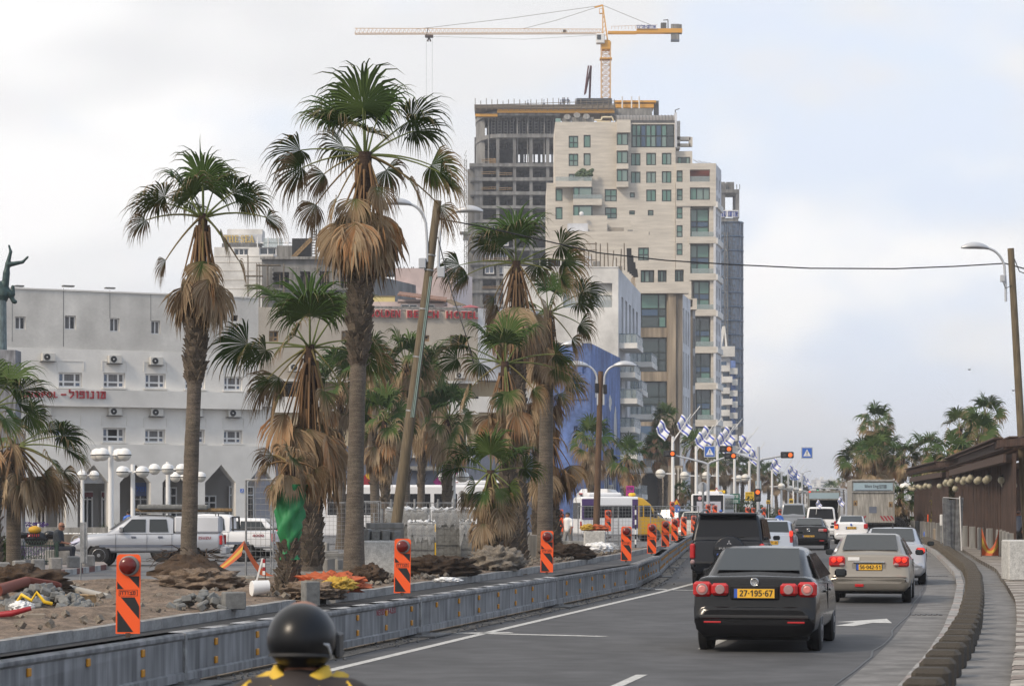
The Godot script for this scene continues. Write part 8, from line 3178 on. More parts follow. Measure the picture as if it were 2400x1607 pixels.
	s.box(V(-0.62,0,-0.5),V(-0.56,0.75,0.0))
	s.box(V(0.56,0,-0.5),V(0.62,0.75,0.0))
	part(o,"leg",s,M.concrete)
	build_far()
func signal_mast(q:Array,label:String)->void:
	var d:float=q[1]
	var o:=thing("signal_mast",label,"traffic light mast",on_ground(q[0],d))
	var h:=px_y(q[2],d)
	var bx:=o.position.x
	var s:=Sh.new()
	s.tube([Vector3.ZERO,V(0,h+(0.9 if q[0]>1700 else 0.0),0)],[0.14,0.1],10)
	part(o,"mast",s,M.lamp_grey)
	for i in [3,4]:
		var a:Array=q[i]
		var tip:=V(px_x(a[0],d)-bx,px_y(a[1],d),0)
		s=Sh.new()
		s.tube([V(0,h-0.1,0),V(tip.x*0.12,h+0.05,0),tip],[0.09,0.08,0.06],8)
		part(o,"arm",s,M.lamp_grey)
		var place:=tip+o.position+V(0.0 if i==4 else 0.1,0.0,0.14)
		traffic_light(place,1 if a[2]>0 or i==4 else -1,1,"horizontal traffic light on the %s arm of the %s"%["left" if i==3 else "right","white forked mast" if q[0]<1700 else "grey long armed mast"],false)
# state: 0 orange, 1 orange on the right, 2 green, -1 dark
func traffic_light(where:Vector3,state:int,_flat:int,label:String,upright:bool)->void:
	var o:=thing("traffic_light",label,"traffic light",where)
	var s:=Sh.new()
	var half:=V(0.22,0.44,0.12) if upright else V(0.44,0.22,0.12)
	s.cbox(Vector3.ZERO,half,0.05)
	part(o,"housing",s,M.black_paint)
	for k in 2:
		var p:=V(0,0.2-k*0.4,0.12) if upright else V(-0.2+k*0.4,0,0.12)
		var on:=(state==0 and k==0) or (state==1 and k==1) or (state==2 and k==1)
		s=Sh.new()
		s.xf=Transform3D(Basis(Vector3.RIGHT,V(0,0,1),V(0,-1,0)),p)
		s.lathe(Vector3.ZERO,[[0.15,0.0],[0.13,0.03],[0.005,0.045]],16)
		part(o,"lamp",s,(M.signal_green if state==2 else M.signal_orange) if on else M.raw_dark)
		s=Sh.new()
		var pts:=[]
		for i in 7:
			var an:=PI*i/6.0
			pts.append(p+V(cos(an)*0.17,sin(an)*0.17,0.06))
		s.tube(pts,[0.025],4)
		part(o,"visor",s,M.black_paint)
func crossing_sign(where:Vector3,size:float,label:String,yaw:float)->void:
	var o:=thing("crossing_sign",label,"road sign",where,yaw)
	var h:=size*0.4
	var s:=Sh.new()
	s.cbox(Vector3.ZERO,V(h,h,0.02),0.01)
	part(o,"grey_border",s,M.lamp_grey)
	s=Sh.new()
	s.box(V(-h*0.84,-h*0.84,0.021),V(h*0.84,h*0.84,0.026))
	part(o,"blue_field",s,M.road_sign_blue)
	s=Sh.new()
	s.prism(PackedVector2Array([V2(-h*0.66,-h*0.58),V2(h*0.66,-h*0.58),V2(0,h*0.62)]),0.027,0.031)
	part(o,"white_triangle",s,M.white_paint)
	s=Sh.new()
	s.ball(V(0,h*0.22,0.032),V(h*0.09,h*0.09,0.004),5,8)
	s.beam(V(0,h*0.13,0.034),V(0,-h*0.18,0.034),h*0.14,0.006)
	s.beam(V(0,-h*0.15,0.034),V(-h*0.16,-h*0.5,0.034),h*0.09,0.006)
	s.beam(V(0,-h*0.15,0.034),V(h*0.16,-h*0.5,0.034),h*0.09,0.006)
	part(o,"walking_figure",s,M.black_paint)
	s=Sh.new()
	s.bar(V(-h if yaw>0 else h,0,-0.06),V(0,0,-0.06),0.03)
	part(o,"bracket",s,M.lamp_grey)
func arrow_sign(where:Vector3,rad:float,label:String,post:float)->void:
	var o:=thing("arrow_sign",label,"road sign",where)
	var s:=Sh.new()
	s.xf=Transform3D(Basis(Vector3.RIGHT,V(0,0,1),V(0,-1,0)),Vector3.ZERO)
	s.lathe(Vector3.ZERO,[[rad*1.08,-0.01],[rad*1.08,0.01],[rad,0.012],[0.005,0.013]],22)
	part(o,"disc",s,M.road_sign_blue)
	s=Sh.new()
	for sx in [-1.0,1.0]:
		s.beam(V(sx*rad*0.15,rad*0.3,0.018),V(sx*rad*0.45,-rad*0.1,0.018),rad*0.22,0.006)
		s.prism(PackedVector2Array([V2(sx*rad*0.7,-rad*0.5),V2(sx*rad*0.2,-rad*0.36),V2(sx*rad*0.68,rad*0.12)]),0.016,0.021)
	part(o,"white_arrows",s,M.white_paint)
	if post>0:
		s=Sh.new()
		s.bar(V(0,-where.y,-0.04),V(0,0,-0.04),0.03)
		part(o,"post",s,M.galvanised)
func direction_sign(where:Vector3,w:float,h:float,back:Material,ink:Material,lines:Array,label:String)->void:
	var o:=thing("street_sign",label,"sign",where)
	var s:=Sh.new()
	s.cbox(Vector3.ZERO,V(w*0.5,h*0.5,0.02),0.008)
	part(o,"board",s,back)
	for i in lines.size():
		s=Sh.new()
		var lh:=h*0.62/lines.size()
		hebrew(s,lines[i],V(-w*0.36,h*0.5-(i+0.86)*h/lines.size()*0.96,0.021),lh*0.8,lh*0.13,0.006,w*0.72)
		part(o,"lettering",s,ink)
	s=Sh.new()
	if where.y<5.0:
		s.bar(V(w*0.1,-where.y,-0.05),V(w*0.1,h*0.4,-0.05),0.04)
	else:
		for x in [-0.3,0.3]:
			s.bar(V(x*w,-h*2.0,-0.08),V(x*w,h*0.4,-0.08),0.04)
	part(o,"post",s,M.lamp_grey)
func net_drape(where:Vector3,w:float,h:float,label:String)->void:
	var o:=thing("safety_netting",label,"netting",where)
	var s:=Sh.new()
	var f:=func(u:float,v:float)->Vector3:return V((u-0.5)*w,h*(1.0-v)*(1.0-0.75*sin(u*PI))+0.02,0.08*sin(u*9.0+v*3.0))
	for b in 3:
		s=Sh.new()
		var rows:=[]
		for v in [(b+1)/3.0,b/3.0]:
			var row:=PackedVector3Array()
			for k in 15:
				row.append(f.call(k/14.0,v))
			rows.append(row)
		s.grid(rows)
		part(o,"net_strip",s,M.mesh_yellow if b==1 else M.mesh_orange)
	s=Sh.new()
	for x in [-0.5,0.5]:
		s.bar(V(x*w,-0.05,-0.03),V(x*w,h+0.1,-0.03),0.02)
	part(o,"stake",s,M.timber_dark)
func shrub(where:Vector3,size:Vector3,n:int,tint:Color,label:String,seed_:int,group:="shrubs along the median")->void:
	var o:=thing("shrub",label,"shrub",where,0.0,group)
	var r:=dice(seed_)
	var s:=Sh.new()
	for k in n:
		var d:=V(r.randf_range(-1,1),r.randf_range(-1,1),r.randf_range(-1,1))
		if d.length()>1.0:
			d=d.normalized()
		var p:=V(d.x*size.x,size.y*(1.0+d.y),d.z*size.z)*(0.85+0.25*sin(d.x*7+d.z*5))
		var a:=V(r.randf_range(-1,1),r.randf_range(-1,1),r.randf_range(-1,1)).normalized()
		var b:=a.cross(V(r.randf_range(-1,1),r.randf_range(-1,1),r.randf_range(-1,1))).normalized()
		var l:=r.randf_range(0.07,0.15)*(0.5+size.y)
		var g:=r.randf_range(0.55,1.45)
		var c:=Color(tint.r*g,tint.g*g,tint.b*g)
		s.tric(p-a*l,p+b*l*0.5,p+a*l,c,c,c)
	part(o,"foliage",s,M.leaf)
	s=Sh.new()
	for k in 5:
		s.bar(Vector3.ZERO,V(cos(k*1.3)*size.x*0.5,size.y*1.2,sin(k*1.3)*size.z*0.5),0.03,4)
	part(o,"stem",s,M.timber_dark)
func build_far()->void:
	var green:=Color(0.035,0.055,0.02)
	shrub(on_ground(1742,200),V(1.9,1.25,1.5),2600,green,"large dark bush right of the bus, under the yellow notice",1)
	shrub(on_ground(1812,225),V(2.2,0.9,1.5),2000,green,"long dark hedge right of the signal mast",2)
	shrub(on_ground(1850,262),V(2.0,0.8,1.5),1500,green,"dark hedge behind the taxi and the grouped beacons",3)
	shrub(on_ground(1802,190),V(0.9,0.45,0.8),900,Color(0.1,0.11,0.03),"low yellowish bush beside the beacons",4)
	shrub(on_ground(1588,212),V(1.6,1.0,1.2),1600,Color(0.05,0.065,0.02),"bush behind the first white flag pole",5)
	shrub(on_ground(1655,225),V(2.0,1.3,1.4),1800,Color(0.05,0.06,0.025),"bush filling the median behind the bus",6)
	shrub(on_ground(1880,330),V(2.6,1.1,2.0),1500,Color(0.06,0.07,0.04),"bush ending the median row far away",7)
	shrub(on_ground(2222,134),V(0.9,1.55,0.9),2600,Color(0.12,0.1,0.03),"tall yellow green bush in the gap between the pergolas",8,"")
	shrub(on_ground(2395,112),V(1.2,1.4,1.0),1500,Color(0.05,0.06,0.02),"dark bush behind the pergola at the right edge",9,"")
	shrub(on_ground(2212,160),V(2.4,2.2,1.6),2600,Color(0.06,0.09,0.025),"green tree crown behind the pergola's middle",10,"")
	shrub(on_ground(2108,146),V(0.7,0.75,0.6),1500,Color(0.07,0.055,0.03),"brown dry bush at the right of the removal truck",11,"")
	shrub(on_ground(-2,76),V(0.5,0.55,0.5),1200,Color(0.04,0.06,0.025),"dark green bush at the left edge by the railing",12,"")
	for q in [[165,128,0.5,"spiky plant in front of the hotel, left"],[208,126,0.5,"spiky plant behind the pickup's bonnet"],[72,126,0.5,"spiky plant beside the drooping palm"],[242,140,0.75,"potted palm by the hotel's glass door, left"],[278,140,0.75,"potted palm by the hotel's glass door, right"]]:
		var o:=thing("spiky_plant",q[3],"plant",on_ground(q[0],q[1],0.45),0.0,"plants before the hotel")
		var r:=dice(int(q[0]))
		var s:=Sh.new()
		for k in 40:
			var a:=r.randf()*TAU
			var dv:Vector3=V(cos(a),r.randf_range(0.6,2.2),sin(a)).normalized()*q[2]*r.randf_range(0.7,1.2)
			var w:=V(-sin(a),0,cos(a))*0.03
			var c:=Color(0.06,0.08,0.03)*r.randf_range(0.6,1.4)
			s.tric(-w,w,dv,c,c,c)
		part(o,"leaves",s,M.leaf)
	var r:=dice(33)
	var rows:=[[1842,1908,1700.0],[1895,2000,2300.0],[1960,2140,2900.0],[2100,2420,3200.0],[1880,2060,3600.0]]
	var n:=0
	for q in rows:
		var x:float=q[0]
		while x<q[1]:
			var w:=r.randf_range(9,20)
			var d:float=q[2]+r.randf_range(-100,100)
			var top:=r.randf_range(1122,1150) if q[2]<3500 else r.randf_range(1112,1134)
			if x>2000:
				top=r.randf_range(1135,1160)
			var o:=thing("distant_building","faint pale block in the hazy skyline over the far street","building",V(px_x(x+w*0.5,d),0,-d),0.0,"hazy skyline blocks")
			var hw:=w*d/F*0.5
			var h:=px_y(top,d)
			var s:=Sh.new()
			s.box(V(-hw,-0.02,-30),V(hw,h,0))
			part(o,"wall",s,M.white_wall if n%3 else M.beige)
			s=Sh.new()
			var f:=0
			while f*3.2<h-4:
				s.box(V(-hw*0.86,1.2+f*3.2,0.01),V(hw*0.86,2.6+f*3.2,0.1))
				f+=1
			part(o,"window_band",s,M.pane)
			s=Sh.new()
			s.box(V(-hw*0.4,h,-18),V(hw*0.3,h+3.0,-8))
			part(o,"roof_hut",s,M.white_wall)
			x+=w*r.randf_range(0.8,1.15)
			n+=1
	var s2:=Sh.new()
	s2.quad(V(230,-0.02,100),V(2900,-0.02,100),V(2900,-0.02,-5000),V(720,-0.02,-5000))
	struct("sea",s2,mat("sea",0.08,0.12,0.15,0.2))
# ---------------------------------------------------------------- things on the building site
func rubble(where:Vector3,n:int,spread:Vector2,size:float,label:String,m:Material,seed_:int)->void:
	var o:=thing("rubble_heap",label,"rubble",where)
	var r:=dice(seed_)
	for k in n:
		var s:=Sh.new()
		var h:=V(r.randf_range(0.5,1.2),r.randf_range(0.4,0.9),r.randf_range(0.5,1.1))*size
		var t:=V2(r.randf_range(-1,1),r.randf_range(-1,1))
		var p:=V(t.x*spread.x,h.y*0.5+maxf(0.0,1.0-t.length())*spread.y*0.55,t.y*spread.y)
		s.xf=Transform3D(Basis.from_euler(V(r.randf_range(-0.7,0.7),r.randf()*TAU,r.randf_range(-0.7,0.7))),p)
		s.cbox(Vector3.ZERO,h,size*r.randf_range(0.12,0.3))
		part(o,"broken_block",s,m)
func stone(called:String,label:String,where:Vector3,half:Vector3,m:Material,yaw:=0.0,tilt:=0.0,group:="")->void:
	var s:=Sh.new()
	s.cbox(V(0,half.y,0),half,minf(0.02,half.y*0.2))
	var o:=solo(called,label,"concrete block",s,m,group,where,yaw)
	o.rotation.z=tilt
func sack(called:String,label:String,where:Vector3,size:Vector3,m:Material,seed_:int)->void:
	var f:=FastNoiseLite.new()
	f.seed=seed_
	f.frequency=1.6
	f.fractal_octaves=6
	var s:=Sh.new()
	var rows:=[]
	for i in 27:
		var e:=-PI/2+PI*i/26.0
		var row:=PackedVector3Array()
		for k in 44:
			var a:=TAU*k/44
			var d:=V(cos(a)*cos(e),sin(e),-sin(a)*cos(e))
			var p:=d*(1.0+0.55*f.get_noise_3dv(d*1.4)+0.3*f.get_noise_3dv(d*5.0))
			row.append(V(p.x*size.x,maxf(p.y,-0.7)*size.y+size.y*0.7,p.z*size.z))
		rows.append(row)
	s.grid(rows,true)
	solo(called,label,"bag",s,m,"",where)
func pallet_stack(where:Vector3,yaw:float,nx:int,ny:int,nz:int,label:String,seed_:int)->void:
	var o:=thing("block_pallet",label,"block pallet",where,yaw,"wrapped pallets of paving blocks")
	var r:=dice(seed_)
	var b:=V(0.2,0.2,0.2)
	for i in nx:
		for j in ny:
			var s:=Sh.new()
			s.cbox(V((i+0.5)*b.x,0.13+(j+0.5)*b.y,r.randf_range(-0.012,0.0)-b.z*0.5),b*0.495,0.008)
			part(o,"block",s,M.block)
	var s:=Sh.new()
	s.box(V(0.01,0.13,-nz*b.z),V(nx*b.x-0.01,0.13+ny*b.y-0.004,-b.z-0.01))
	part(o,"block_core",s,M.block)
	for k in 3:
		s=Sh.new()
		s.box(V(0.02+k*(nx*b.x-0.14)*0.5,0,-nz*b.z),V(0.12+k*(nx*b.x-0.14)*0.5,0.12,0))
		part(o,"pallet_runner",s,M.timber_grey)
	var f:=FastNoiseLite.new()
	f.seed=seed_
	f.frequency=2.6
	f.fractal_octaves=3
	var rows:=[]
	for i in 13:
		var row:=PackedVector3Array()
		for k in 25:
			var u:=k/24.0
			var x:=lerpf(-0.05,nx*b.x+0.05,u)
			var top:=0.13+ny*b.y
			var n:=f.get_noise_2d(x*1.8,i*0.35)
			if i<7:
				row.append(V(x,top+0.03+maxf(0.0,n)*0.18,-nz*b.z*(1.0-i/6.5)))
			else:
				row.append(V(x,top-(i-6)*0.085*(1.0+0.8*f.get_noise_2d(x*2.0,9.0)),0.035+0.03*n+0.01*sin(x*21.0)))
		rows.append(row)
	s=Sh.new()
	rows.reverse()
	s.grid(rows)
	part(o,"plastic_wrap",s,M.plastic_sheet)
	s=Sh.new()
	s.grid(rows.slice(7))
	part(o,"folded_top_sheet",s,M.plastic_white).position=V(0,0.02,-0.06)
	s=Sh.new()
	for t in [0.3,0.7]:
		s.box(V(0,0.13+ny*b.y*t,0.012),V(nx*b.x,0.145+ny*b.y*t,0.018))
	part(o,"strap",s,M.black_paint)
func mesh_panel(where:Vector3,yaw:float,w:float,h:float,label:String)->Node3D:
	var o:=thing("mesh_fence_panel",label,"fence",where,yaw,"wire mesh fence panels round the site")
	var s:=Sh.new()
	for x in [0.0,w]:
		s.bar(V(x,0,0),V(x,h,0),0.028,6)
	for y in [0.08,h]:
		s.bar(V(0,y,0),V(w,y,0),0.022,6)
	s.bar(V(w*0.5,0.08,0),V(w*0.5,h,0),0.018,6)
	part(o,"frame",s,M.galvanised)
	s=Sh.new()
	var n:=int(w/0.16)
	for k in n:
		var x:=w*(k+1.0)/(n+1)
		s.bar(V(x,0.08,0),V(x,h,0),0.006,3)
	for k in int(h/0.16):
		s.bar(V(0,0.16*(k+1),0),V(w,0.16*(k+1),0),0.006,3)
	part(o,"wire_mesh",s,M.galvanised,"","stuff")
	s=Sh.new()
	s.cbox(V(0.05,0.06,0),V(0.3,0.06,0.12),0.02)
	part(o,"foot",s,M.concrete)
	return o
func build_site()->void:
	var kb:=Node3D.new()
	kb.name="painted_kerb"
	add_child(kb)
	kb.set_meta("kind","structure")
	var line:=[V2(px_x(-60,65.5),65.5),V2(px_x(60,68),68.0),V2(px_x(180,74),74.0),V2(px_x(248,79),79.0)]
	var k:=0
	for i in 3:
		var n:=3+i
		for j in n:
			var a:Vector2=line[i].lerp(line[i+1],float(j)/n)
			var b:Vector2=line[i].lerp(line[i+1],(j+0.98)/n)
			var s:=Sh.new()
			s.column([[a.x,-a.y],[b.x,-b.y],[b.x-0.05,-b.y-0.25],[a.x-0.05,-a.y-0.25]],-0.02,0.16)
			part(kb,"kerb_stone",s,M.kerb_red if k%2 else M.kerb_white)
			k+=1
	var s:=Sh.new()
	s.column([[line[0].x,-line[0].y-0.26],[line[1].x,-line[1].y-0.26],[line[2].x,-line[2].y-0.26],[line[3].x,-line[3].y-0.26],[line[3].x-1.5,-line[3].y-8.0],[line[0].x-6.0,-line[3].y-30.0]],-0.02,0.15)
	struct("plaza_pavement",s,M.kerb_pink)
	var bollards:=[[5,67.6,"cut by the left edge"],[44,69.6,"first whole one from the left"],[88,71.6,"second whole one from the left"],[129,73.6,"third whole one from the left"],[171,75.6,"fourth, by the metal post"],[206,77.4,"last one, behind the metal post"]]
	for q in bollards:
		s=Sh.new()
		s.cbox(V(0,0.17,0),V(0.18,0.18,0.18),0.035)
		solo("stone_bollard","square pale stone bollard on the painted kerb, %s"%q[2],"bollard",s,M.kerb,"square stone bollards",on_ground(q[0],q[1],0.15),0.35)
	s=Sh.new()
	s.column([[px_x(-30,76),-76.0],[px_x(205,82),-82.0],[px_x(205,82.4),-82.4],[px_x(-30,76.4),-76.4]],0.15,0.33)
	struct("low_wall",s,M.kerb)
	var o:=thing("garden_railing","dark green hooped railing round a purple flower bed at the left","railing",on_ground(-20,78,0.15),0.0)
	var x1:=px_x(146,80)-o.position.x
	s=Sh.new()
	for y in [0.12,0.62]:
		s.bar(V(0,y,0),V(x1,y,-1.0),0.02)
	var green:=mat("rail_green",0.015,0.04,0.028,0.5)
	part(o,"rail",s,green)
	for i in 26:
		s=Sh.new()
		var t:=i/25.0
		var p:=V(x1*t,0,-t)
		s.tube([p,p+V(0,0.7,0),p+V(0.04,0.78,0),p+V(0.09,0.7,0)],[0.011],4)
		part(o,"railing_bar",s,green)
	for t in [0.42,1.0]:
		s=Sh.new()
		s.cbox(V(x1*t,0.35,-t+0.02),V(0.05,0.36,0.05),0.01)
		part(o,"post",s,green)
	o=thing("flower_bed","purple flowering bed behind the green railing","flower bed",on_ground(-20,79.5,0.15))
	var r:=dice(5)
	s=Sh.new()
	for i in 2600:
		var t:=r.randf()
		var p:=V(x1*t,r.randf_range(0.05,0.55),-t-r.randf()*1.2)
		var c:=Color(0.12,0.06,0.2) if r.randf()<0.55 and p.y>0.25 else Color(0.03,0.045,0.02)
		c=c*r.randf_range(0.6,1.3)
		var a:=V(r.randf_range(-1,1),r.randf_range(0.2,1),r.randf_range(-1,1)).normalized()*0.06
		s.tric(p,p+a.cross(Vector3.UP).normalized()*0.02,p+a,c,c,c)
	part(o,"flowers",s,M.leaf,"","stuff")
	o=thing("planter_wall","low brown planter terrace with flowers in front of the white hotel","planter",on_ground(50,122))
	s=Sh.new()
	s.box(V(-2.6,0,-1.5),V(4.6,0.62,0.0))
	part(o,"wall",s,M.stone_brown)
	s=Sh.new()
	for i in 40:
		s.cbox(V(-2.4+i*0.17,0.65,-0.2+0.1*sin(i*1.7)),V(0.08,0.04,0.08),0.03)
	part(o,"white_pebbles",s,M.white_paint,"","stuff")
	s=Sh.new()
	s.box(V(-2.5,0.62,-2.4),V(4.5,0.95,-1.6))
	part(o,"upper_wall",s,M.concrete)
	s=Sh.new()
	for i in 300:
		var p:=V(r.randf_range(-1.9,0.9),0.95+r.randf()*0.22,-2.0+r.randf_range(-0.3,0.3))
		var c:=Color(0.07,0.04,0.16)*r.randf_range(0.5,1.6)
		s.tric(p,p+V(0.08,0.02,0),p+V(0.03,0.08,0.02),c,c,c)
	part(o,"purple_flowers",s,M.leaf,"","stuff")
	o=thing("statue","dark bronze figure of an acrobat upside down on a column, legs in the air","statue",on_ground(14,92))
	s=Sh.new()
	s.cbox(V(-0.1,3.9,0),V(0.55,3.9,0.5),0.02)
	part(o,"stone_column",s,mat("column_stone",0.3,0.31,0.34,0.8,{tex=textures.streak,scale=0.5}))
	s=Sh.new()
	var y0:=px_y(786,92)
	s.tube([V(-0.2,7.8,0),V(-0.2,y0+1.3,0)],[0.22,0.2],12)
	part(o,"pedestal",s,mat("verdigris",0.2,0.27,0.28,0.6,{tex=textures.streak,scale=1.0}))
	var P:=func(px,py):return V(px_x(px,92)-o.position.x,px_y(py,92),0.0)
	var bones:=[[P.call(8,700),P.call(14,640),0.15,0.13],[P.call(14,640),P.call(17,618),0.12,0.09],[P.call(17,618),P.call(24,590),0.09,0.06],[P.call(24,590),P.call(20,575),0.055,0.04],[P.call(20,620),P.call(52,614),0.1,0.06],[P.call(52,614),P.call(64,602),0.055,0.045],[P.call(8,675),P.call(24,690),0.14,0.13],[P.call(24,690),P.call(29,703),0.11,0.08],[P.call(0,668),P.call(8,690),0.16,0.2],[P.call(29,672),P.call(31,690),0.07,0.06],[P.call(-6,690),P.call(0,715),0.12,0.1],[P.call(31,706),P.call(34,707),0.085,0.085]]
	part(o,"figure",blob(bones,0.035,0.1),M.bronze)
	s=Sh.new()
	s.box(V(0,0,-0.5),V(px_x(52,88)-px_x(8,88),px_y(1015,88),0))
	solo("memorial_slab","grey stone slab below the statue at the left edge, behind the palms","monument",s,M.column_stone,"",on_ground(8,88))
	o=thing("metal_sign_back","narrow galvanised sign seen edge on, on a thin leaning post","road sign",on_ground(187,66),0.0)
	s=Sh.new()
	s.bar(Vector3.ZERO,V(0.08,1.5,0),0.025)
	part(o,"post",s,M.galvanised)
	s=Sh.new()
	s.cbox(V(0.1,1.05,0.03),V(0.1,0.55,0.012),0.01)
	s.cbox(V(0.1,1.05,0.05),V(0.035,0.53,0.02),0.01)
	part(o,"plate",s,M.galvanised)
	s=Sh.new()
	var hoop:=[]
	for i in 9:
		var an:=PI*i/8
		hoop.append(V(cos(an)*0.18,0.75+sin(an)*0.3,0))
	s.tube([V(0.18,0,0)]+hoop+[V(-0.18,0,0)],[0.025],6)
	solo("bike_hoop","bent steel hoop in front of the silver pickup's bonnet","bike rack",s,M.galvanised,"",on_ground(178,83))
	var g:=func(px,py,y:=0.2):return on_ground(px,(EYE-y)*F/(py-HY),y)
	rubble(g.call(105,1425,0.18),85,V2(0.85,0.75),0.085,"heap of broken grey paving blocks with litter at the lower left",M.block,5)
	rubble(g.call(470,1424,0.18),34,V2(0.5,0.5),0.085,"smaller heap of broken grey blocks beside the square grey block",M.block,6)
	stone("grey_block","square grey concrete block standing at the kerb left of the motorcyclist",g.call(547,1428,0.16),V(0.2,0.16,0.14),M.block,0.35)
	stone("grey_block","upright grey concrete block on the kerb behind the helmet",g.call(727,1420,0.02),V(0.16,0.25,0.13),M.block,0.5)
	sack("cement_sack","crumpled white paper sack on the left rubble heap",g.call(70,1415,0.25),V(0.24,0.12,0.2),M.plastic_white,3)
	sack("cement_sack","pale flattened sack in front of the left rubble heap",g.call(50,1432,0.2),V(0.2,0.1,0.16),M.plastic_white,4)
	sack("white_sacks","white and clear plastic sacks heaped below the minibus",g.call(1400,1297,0.18),V(0.55,0.24,0.4),M.plastic_white,8)
	sack("plastic_sacks","grey clear plastic sack right of the heaped white ones",g.call(1425,1292,0.18),V(0.4,0.2,0.3),M.plastic_sheet,9)
	sack("white_litter","small white sheet on the earth heap by the second beacon",g.call(1050,1365,0.25),V(0.3,0.07,0.2),M.plastic_white,10)
	s=Sh.new()
	s.tube([V(-0.3,0.05,0),V(-0.2,0.2,0.05),V(-0.02,0.1,0.1),V(0.05,0.24,0),V(0.2,0.08,0.08),V(0.32,0.04,0)],[0.035],6)
	solo("yellow_strap","twisted yellow plastic strap on the left rubble heap","strap",s,M.sign_yellow,"",g.call(78,1420,0.28))
	s=Sh.new()
	s.tube([V(-0.45,0,0),V(0.1,0.06,0.1),V(0.4,0.14,0)],[0.05,0.06,0.04],6)
	solo("red_cloth","red cloth strip on the ground at the lower left corner","cloth",s,M.sign_red,"",g.call(15,1445,0.2))
	o=thing("wood_pallet","small broken wooden pallet lying beside the left rubble heap","pallet",g.call(165,1420,0.18),0.5)
	for i in 4:
		s=Sh.new()
		s.cbox(V(-0.3+i*0.2,0.2,0),V(0.075,0.012,0.3),0.005)
		part(o,"slat",s,M.timber)
	for z in [-0.27,0.27]:
		s=Sh.new()
		s.cbox(V(0,0.1,z),V(0.4,0.085,0.02),0.005)
		part(o,"side_board",s,M.timber)
	s=Sh.new()
	s.cbox(V(0.05,0.04,0.02),V(0.55,0.035,0.1),0.008)
	solo("timber_plank","grey timber plank with a stone on it at the lower left","plank",s,M.timber_grey,"",g.call(52,1452,0.14),0.1)
	stone("stone_lump","brown lump of old concrete at the end of the timber plank",g.call(82,1455,0.14),V(0.16,0.06,0.12),M.stone_brown,0.2)
	stone("timber_block","short timber block leaning on the left rubble heap",g.call(24,1418,0.2),V(0.06,0.14,0.06),M.timber_grey,0.3,0.5)
	s=Sh.new()
	s.tube([g.call(135,1372,0.3),g.call(255,1400,0.2)],[0.075,0.075],10)
	solo("drain_pipe","grey plastic drain pipe lying across the dirt at the left","pipe",s,mat("pipe_grey",0.3,0.29,0.27,0.6))
	s=Sh.new()
	s.tube([g.call(-10,1385,0.5),g.call(60,1362,0.5),g.call(130,1372,0.4),g.call(155,1374,0.2)],[0.12,0.1,0.09,0.05],8)
	solo("red_tarpaulin","rolled dark red tarpaulin along the kerb at the left","tarpaulin",s,mat("tarp_red",0.16,0.035,0.02,0.8))
	s=Sh.new()
	s.tube([g.call(-10,1356,0.4),g.call(40,1345,0.55),g.call(90,1356,0.35)],[0.03],6)
	solo("black_hose","black hose arching over the red tarpaulin","hose",s,M.rubber)
	sack("earth_heap","heap of brown earth under the red tarpaulin at the left",g.call(25,1395,0.15),V(1.1,0.35,0.6),M.roots,14)
	sack("earth_heap","tan earth heap at the foot of the leftmost tall palm",g.call(470,1385,0.15),V(0.9,0.28,0.6),M.dirt,15)
	sack("earth_heap","torn root and earth heap behind the second beacon",g.call(1030,1352,0.15),V(1.0,0.32,0.7),M.roots,16)
	sack("earth_heap","pale gravelly heap before the low bushy palm",g.call(1165,1338,0.15),V(0.75,0.4,0.5),M.dust,17)
	sack("earth_heap","brown root heap between the third beacon and the white sacks",g.call(1330,1312,0.15),V(0.85,0.3,0.5),M.roots,18)
	sack("earth_heap","shaggy root clump at the tallest palm's foot",g.call(862,1372,0.12),V(0.45,0.28,0.35),M.roots,19)
	sack("earth_heap","mound of earth under the cut palm and safety net",g.call(735,1405,0.12),V(0.6,0.22,0.4),M.dirt,20)
	var fl:=thing("paint_bucket","white plastic bucket lying on its side in the dirt","bucket",g.call(607,1396,0.2),0.6)
	s=Sh.new()
	s.xf=Transform3D(Basis(V(0,1,0),V(1,0.1,0.2).normalized(),V(0.2,0,-1).normalized()),V(-0.18,0.15,0))
	s.lathe(Vector3.ZERO,[[0.16,0.0],[0.165,0.03],[0.155,0.05],[0.165,0.08],[0.155,0.1],[0.135,0.36]],18)
	part(fl,"tub",s,M.white_paint)
	sack("safety_net_heap","crumpled orange and yellow safety net on the dirt at the tallest palm's foot",g.call(775,1388,0.2),V(0.75,0.24,0.4),M.mesh_orange,21)
	sack("safety_net_fold","yellow fold on the crumpled safety net at the tallest palm",g.call(795,1384,0.3),V(0.34,0.16,0.3),M.mesh_yellow,22)
	o=thing("safety_netting","orange and yellow safety net hung from the mesh fence post, trailing left","netting",on_ground(572,66,0.15))
	var top:=px_y(1266,66)-0.15
	for b in 3:
		s=Sh.new()
		var rows:=[]
		for v in [b/3.0,(b+1)/3.0]:
			var row:=PackedVector3Array()
			for i in 15:
				var t:=i/14.0
				var y:=top*pow(1.0-t,1.8)
				row.append(V(-t*1.35-0.05*v,maxf(0.01,y*(1.0-0.12*v)-0.24*v*(1.0-t)*1.2),0.25*v+0.06*sin(t*8)))
			rows.append(row)
		s.grid(rows)
		part(o,"net_strip",s,M.mesh_yellow if b==1 else M.mesh_orange)
	s=Sh.new()
	var rows2:=[]
	for v in [0.0,1.0]:
		var row:=PackedVector3Array()
		for i in 12:
			var t:=i/11.0
			row.append(V(t*0.95,maxf(0.02,top*pow(1.0-t,2.2)-0.2*v),0.1*v))
		rows2.append(row)
	s.grid(rows2)
	part(o,"net_tail",s,M.mesh_orange)
	o=thing("hazard_stick","thin rod with a red and white tag by the cut palm","marker",g.call(621,1380,0.15))
	s=Sh.new()
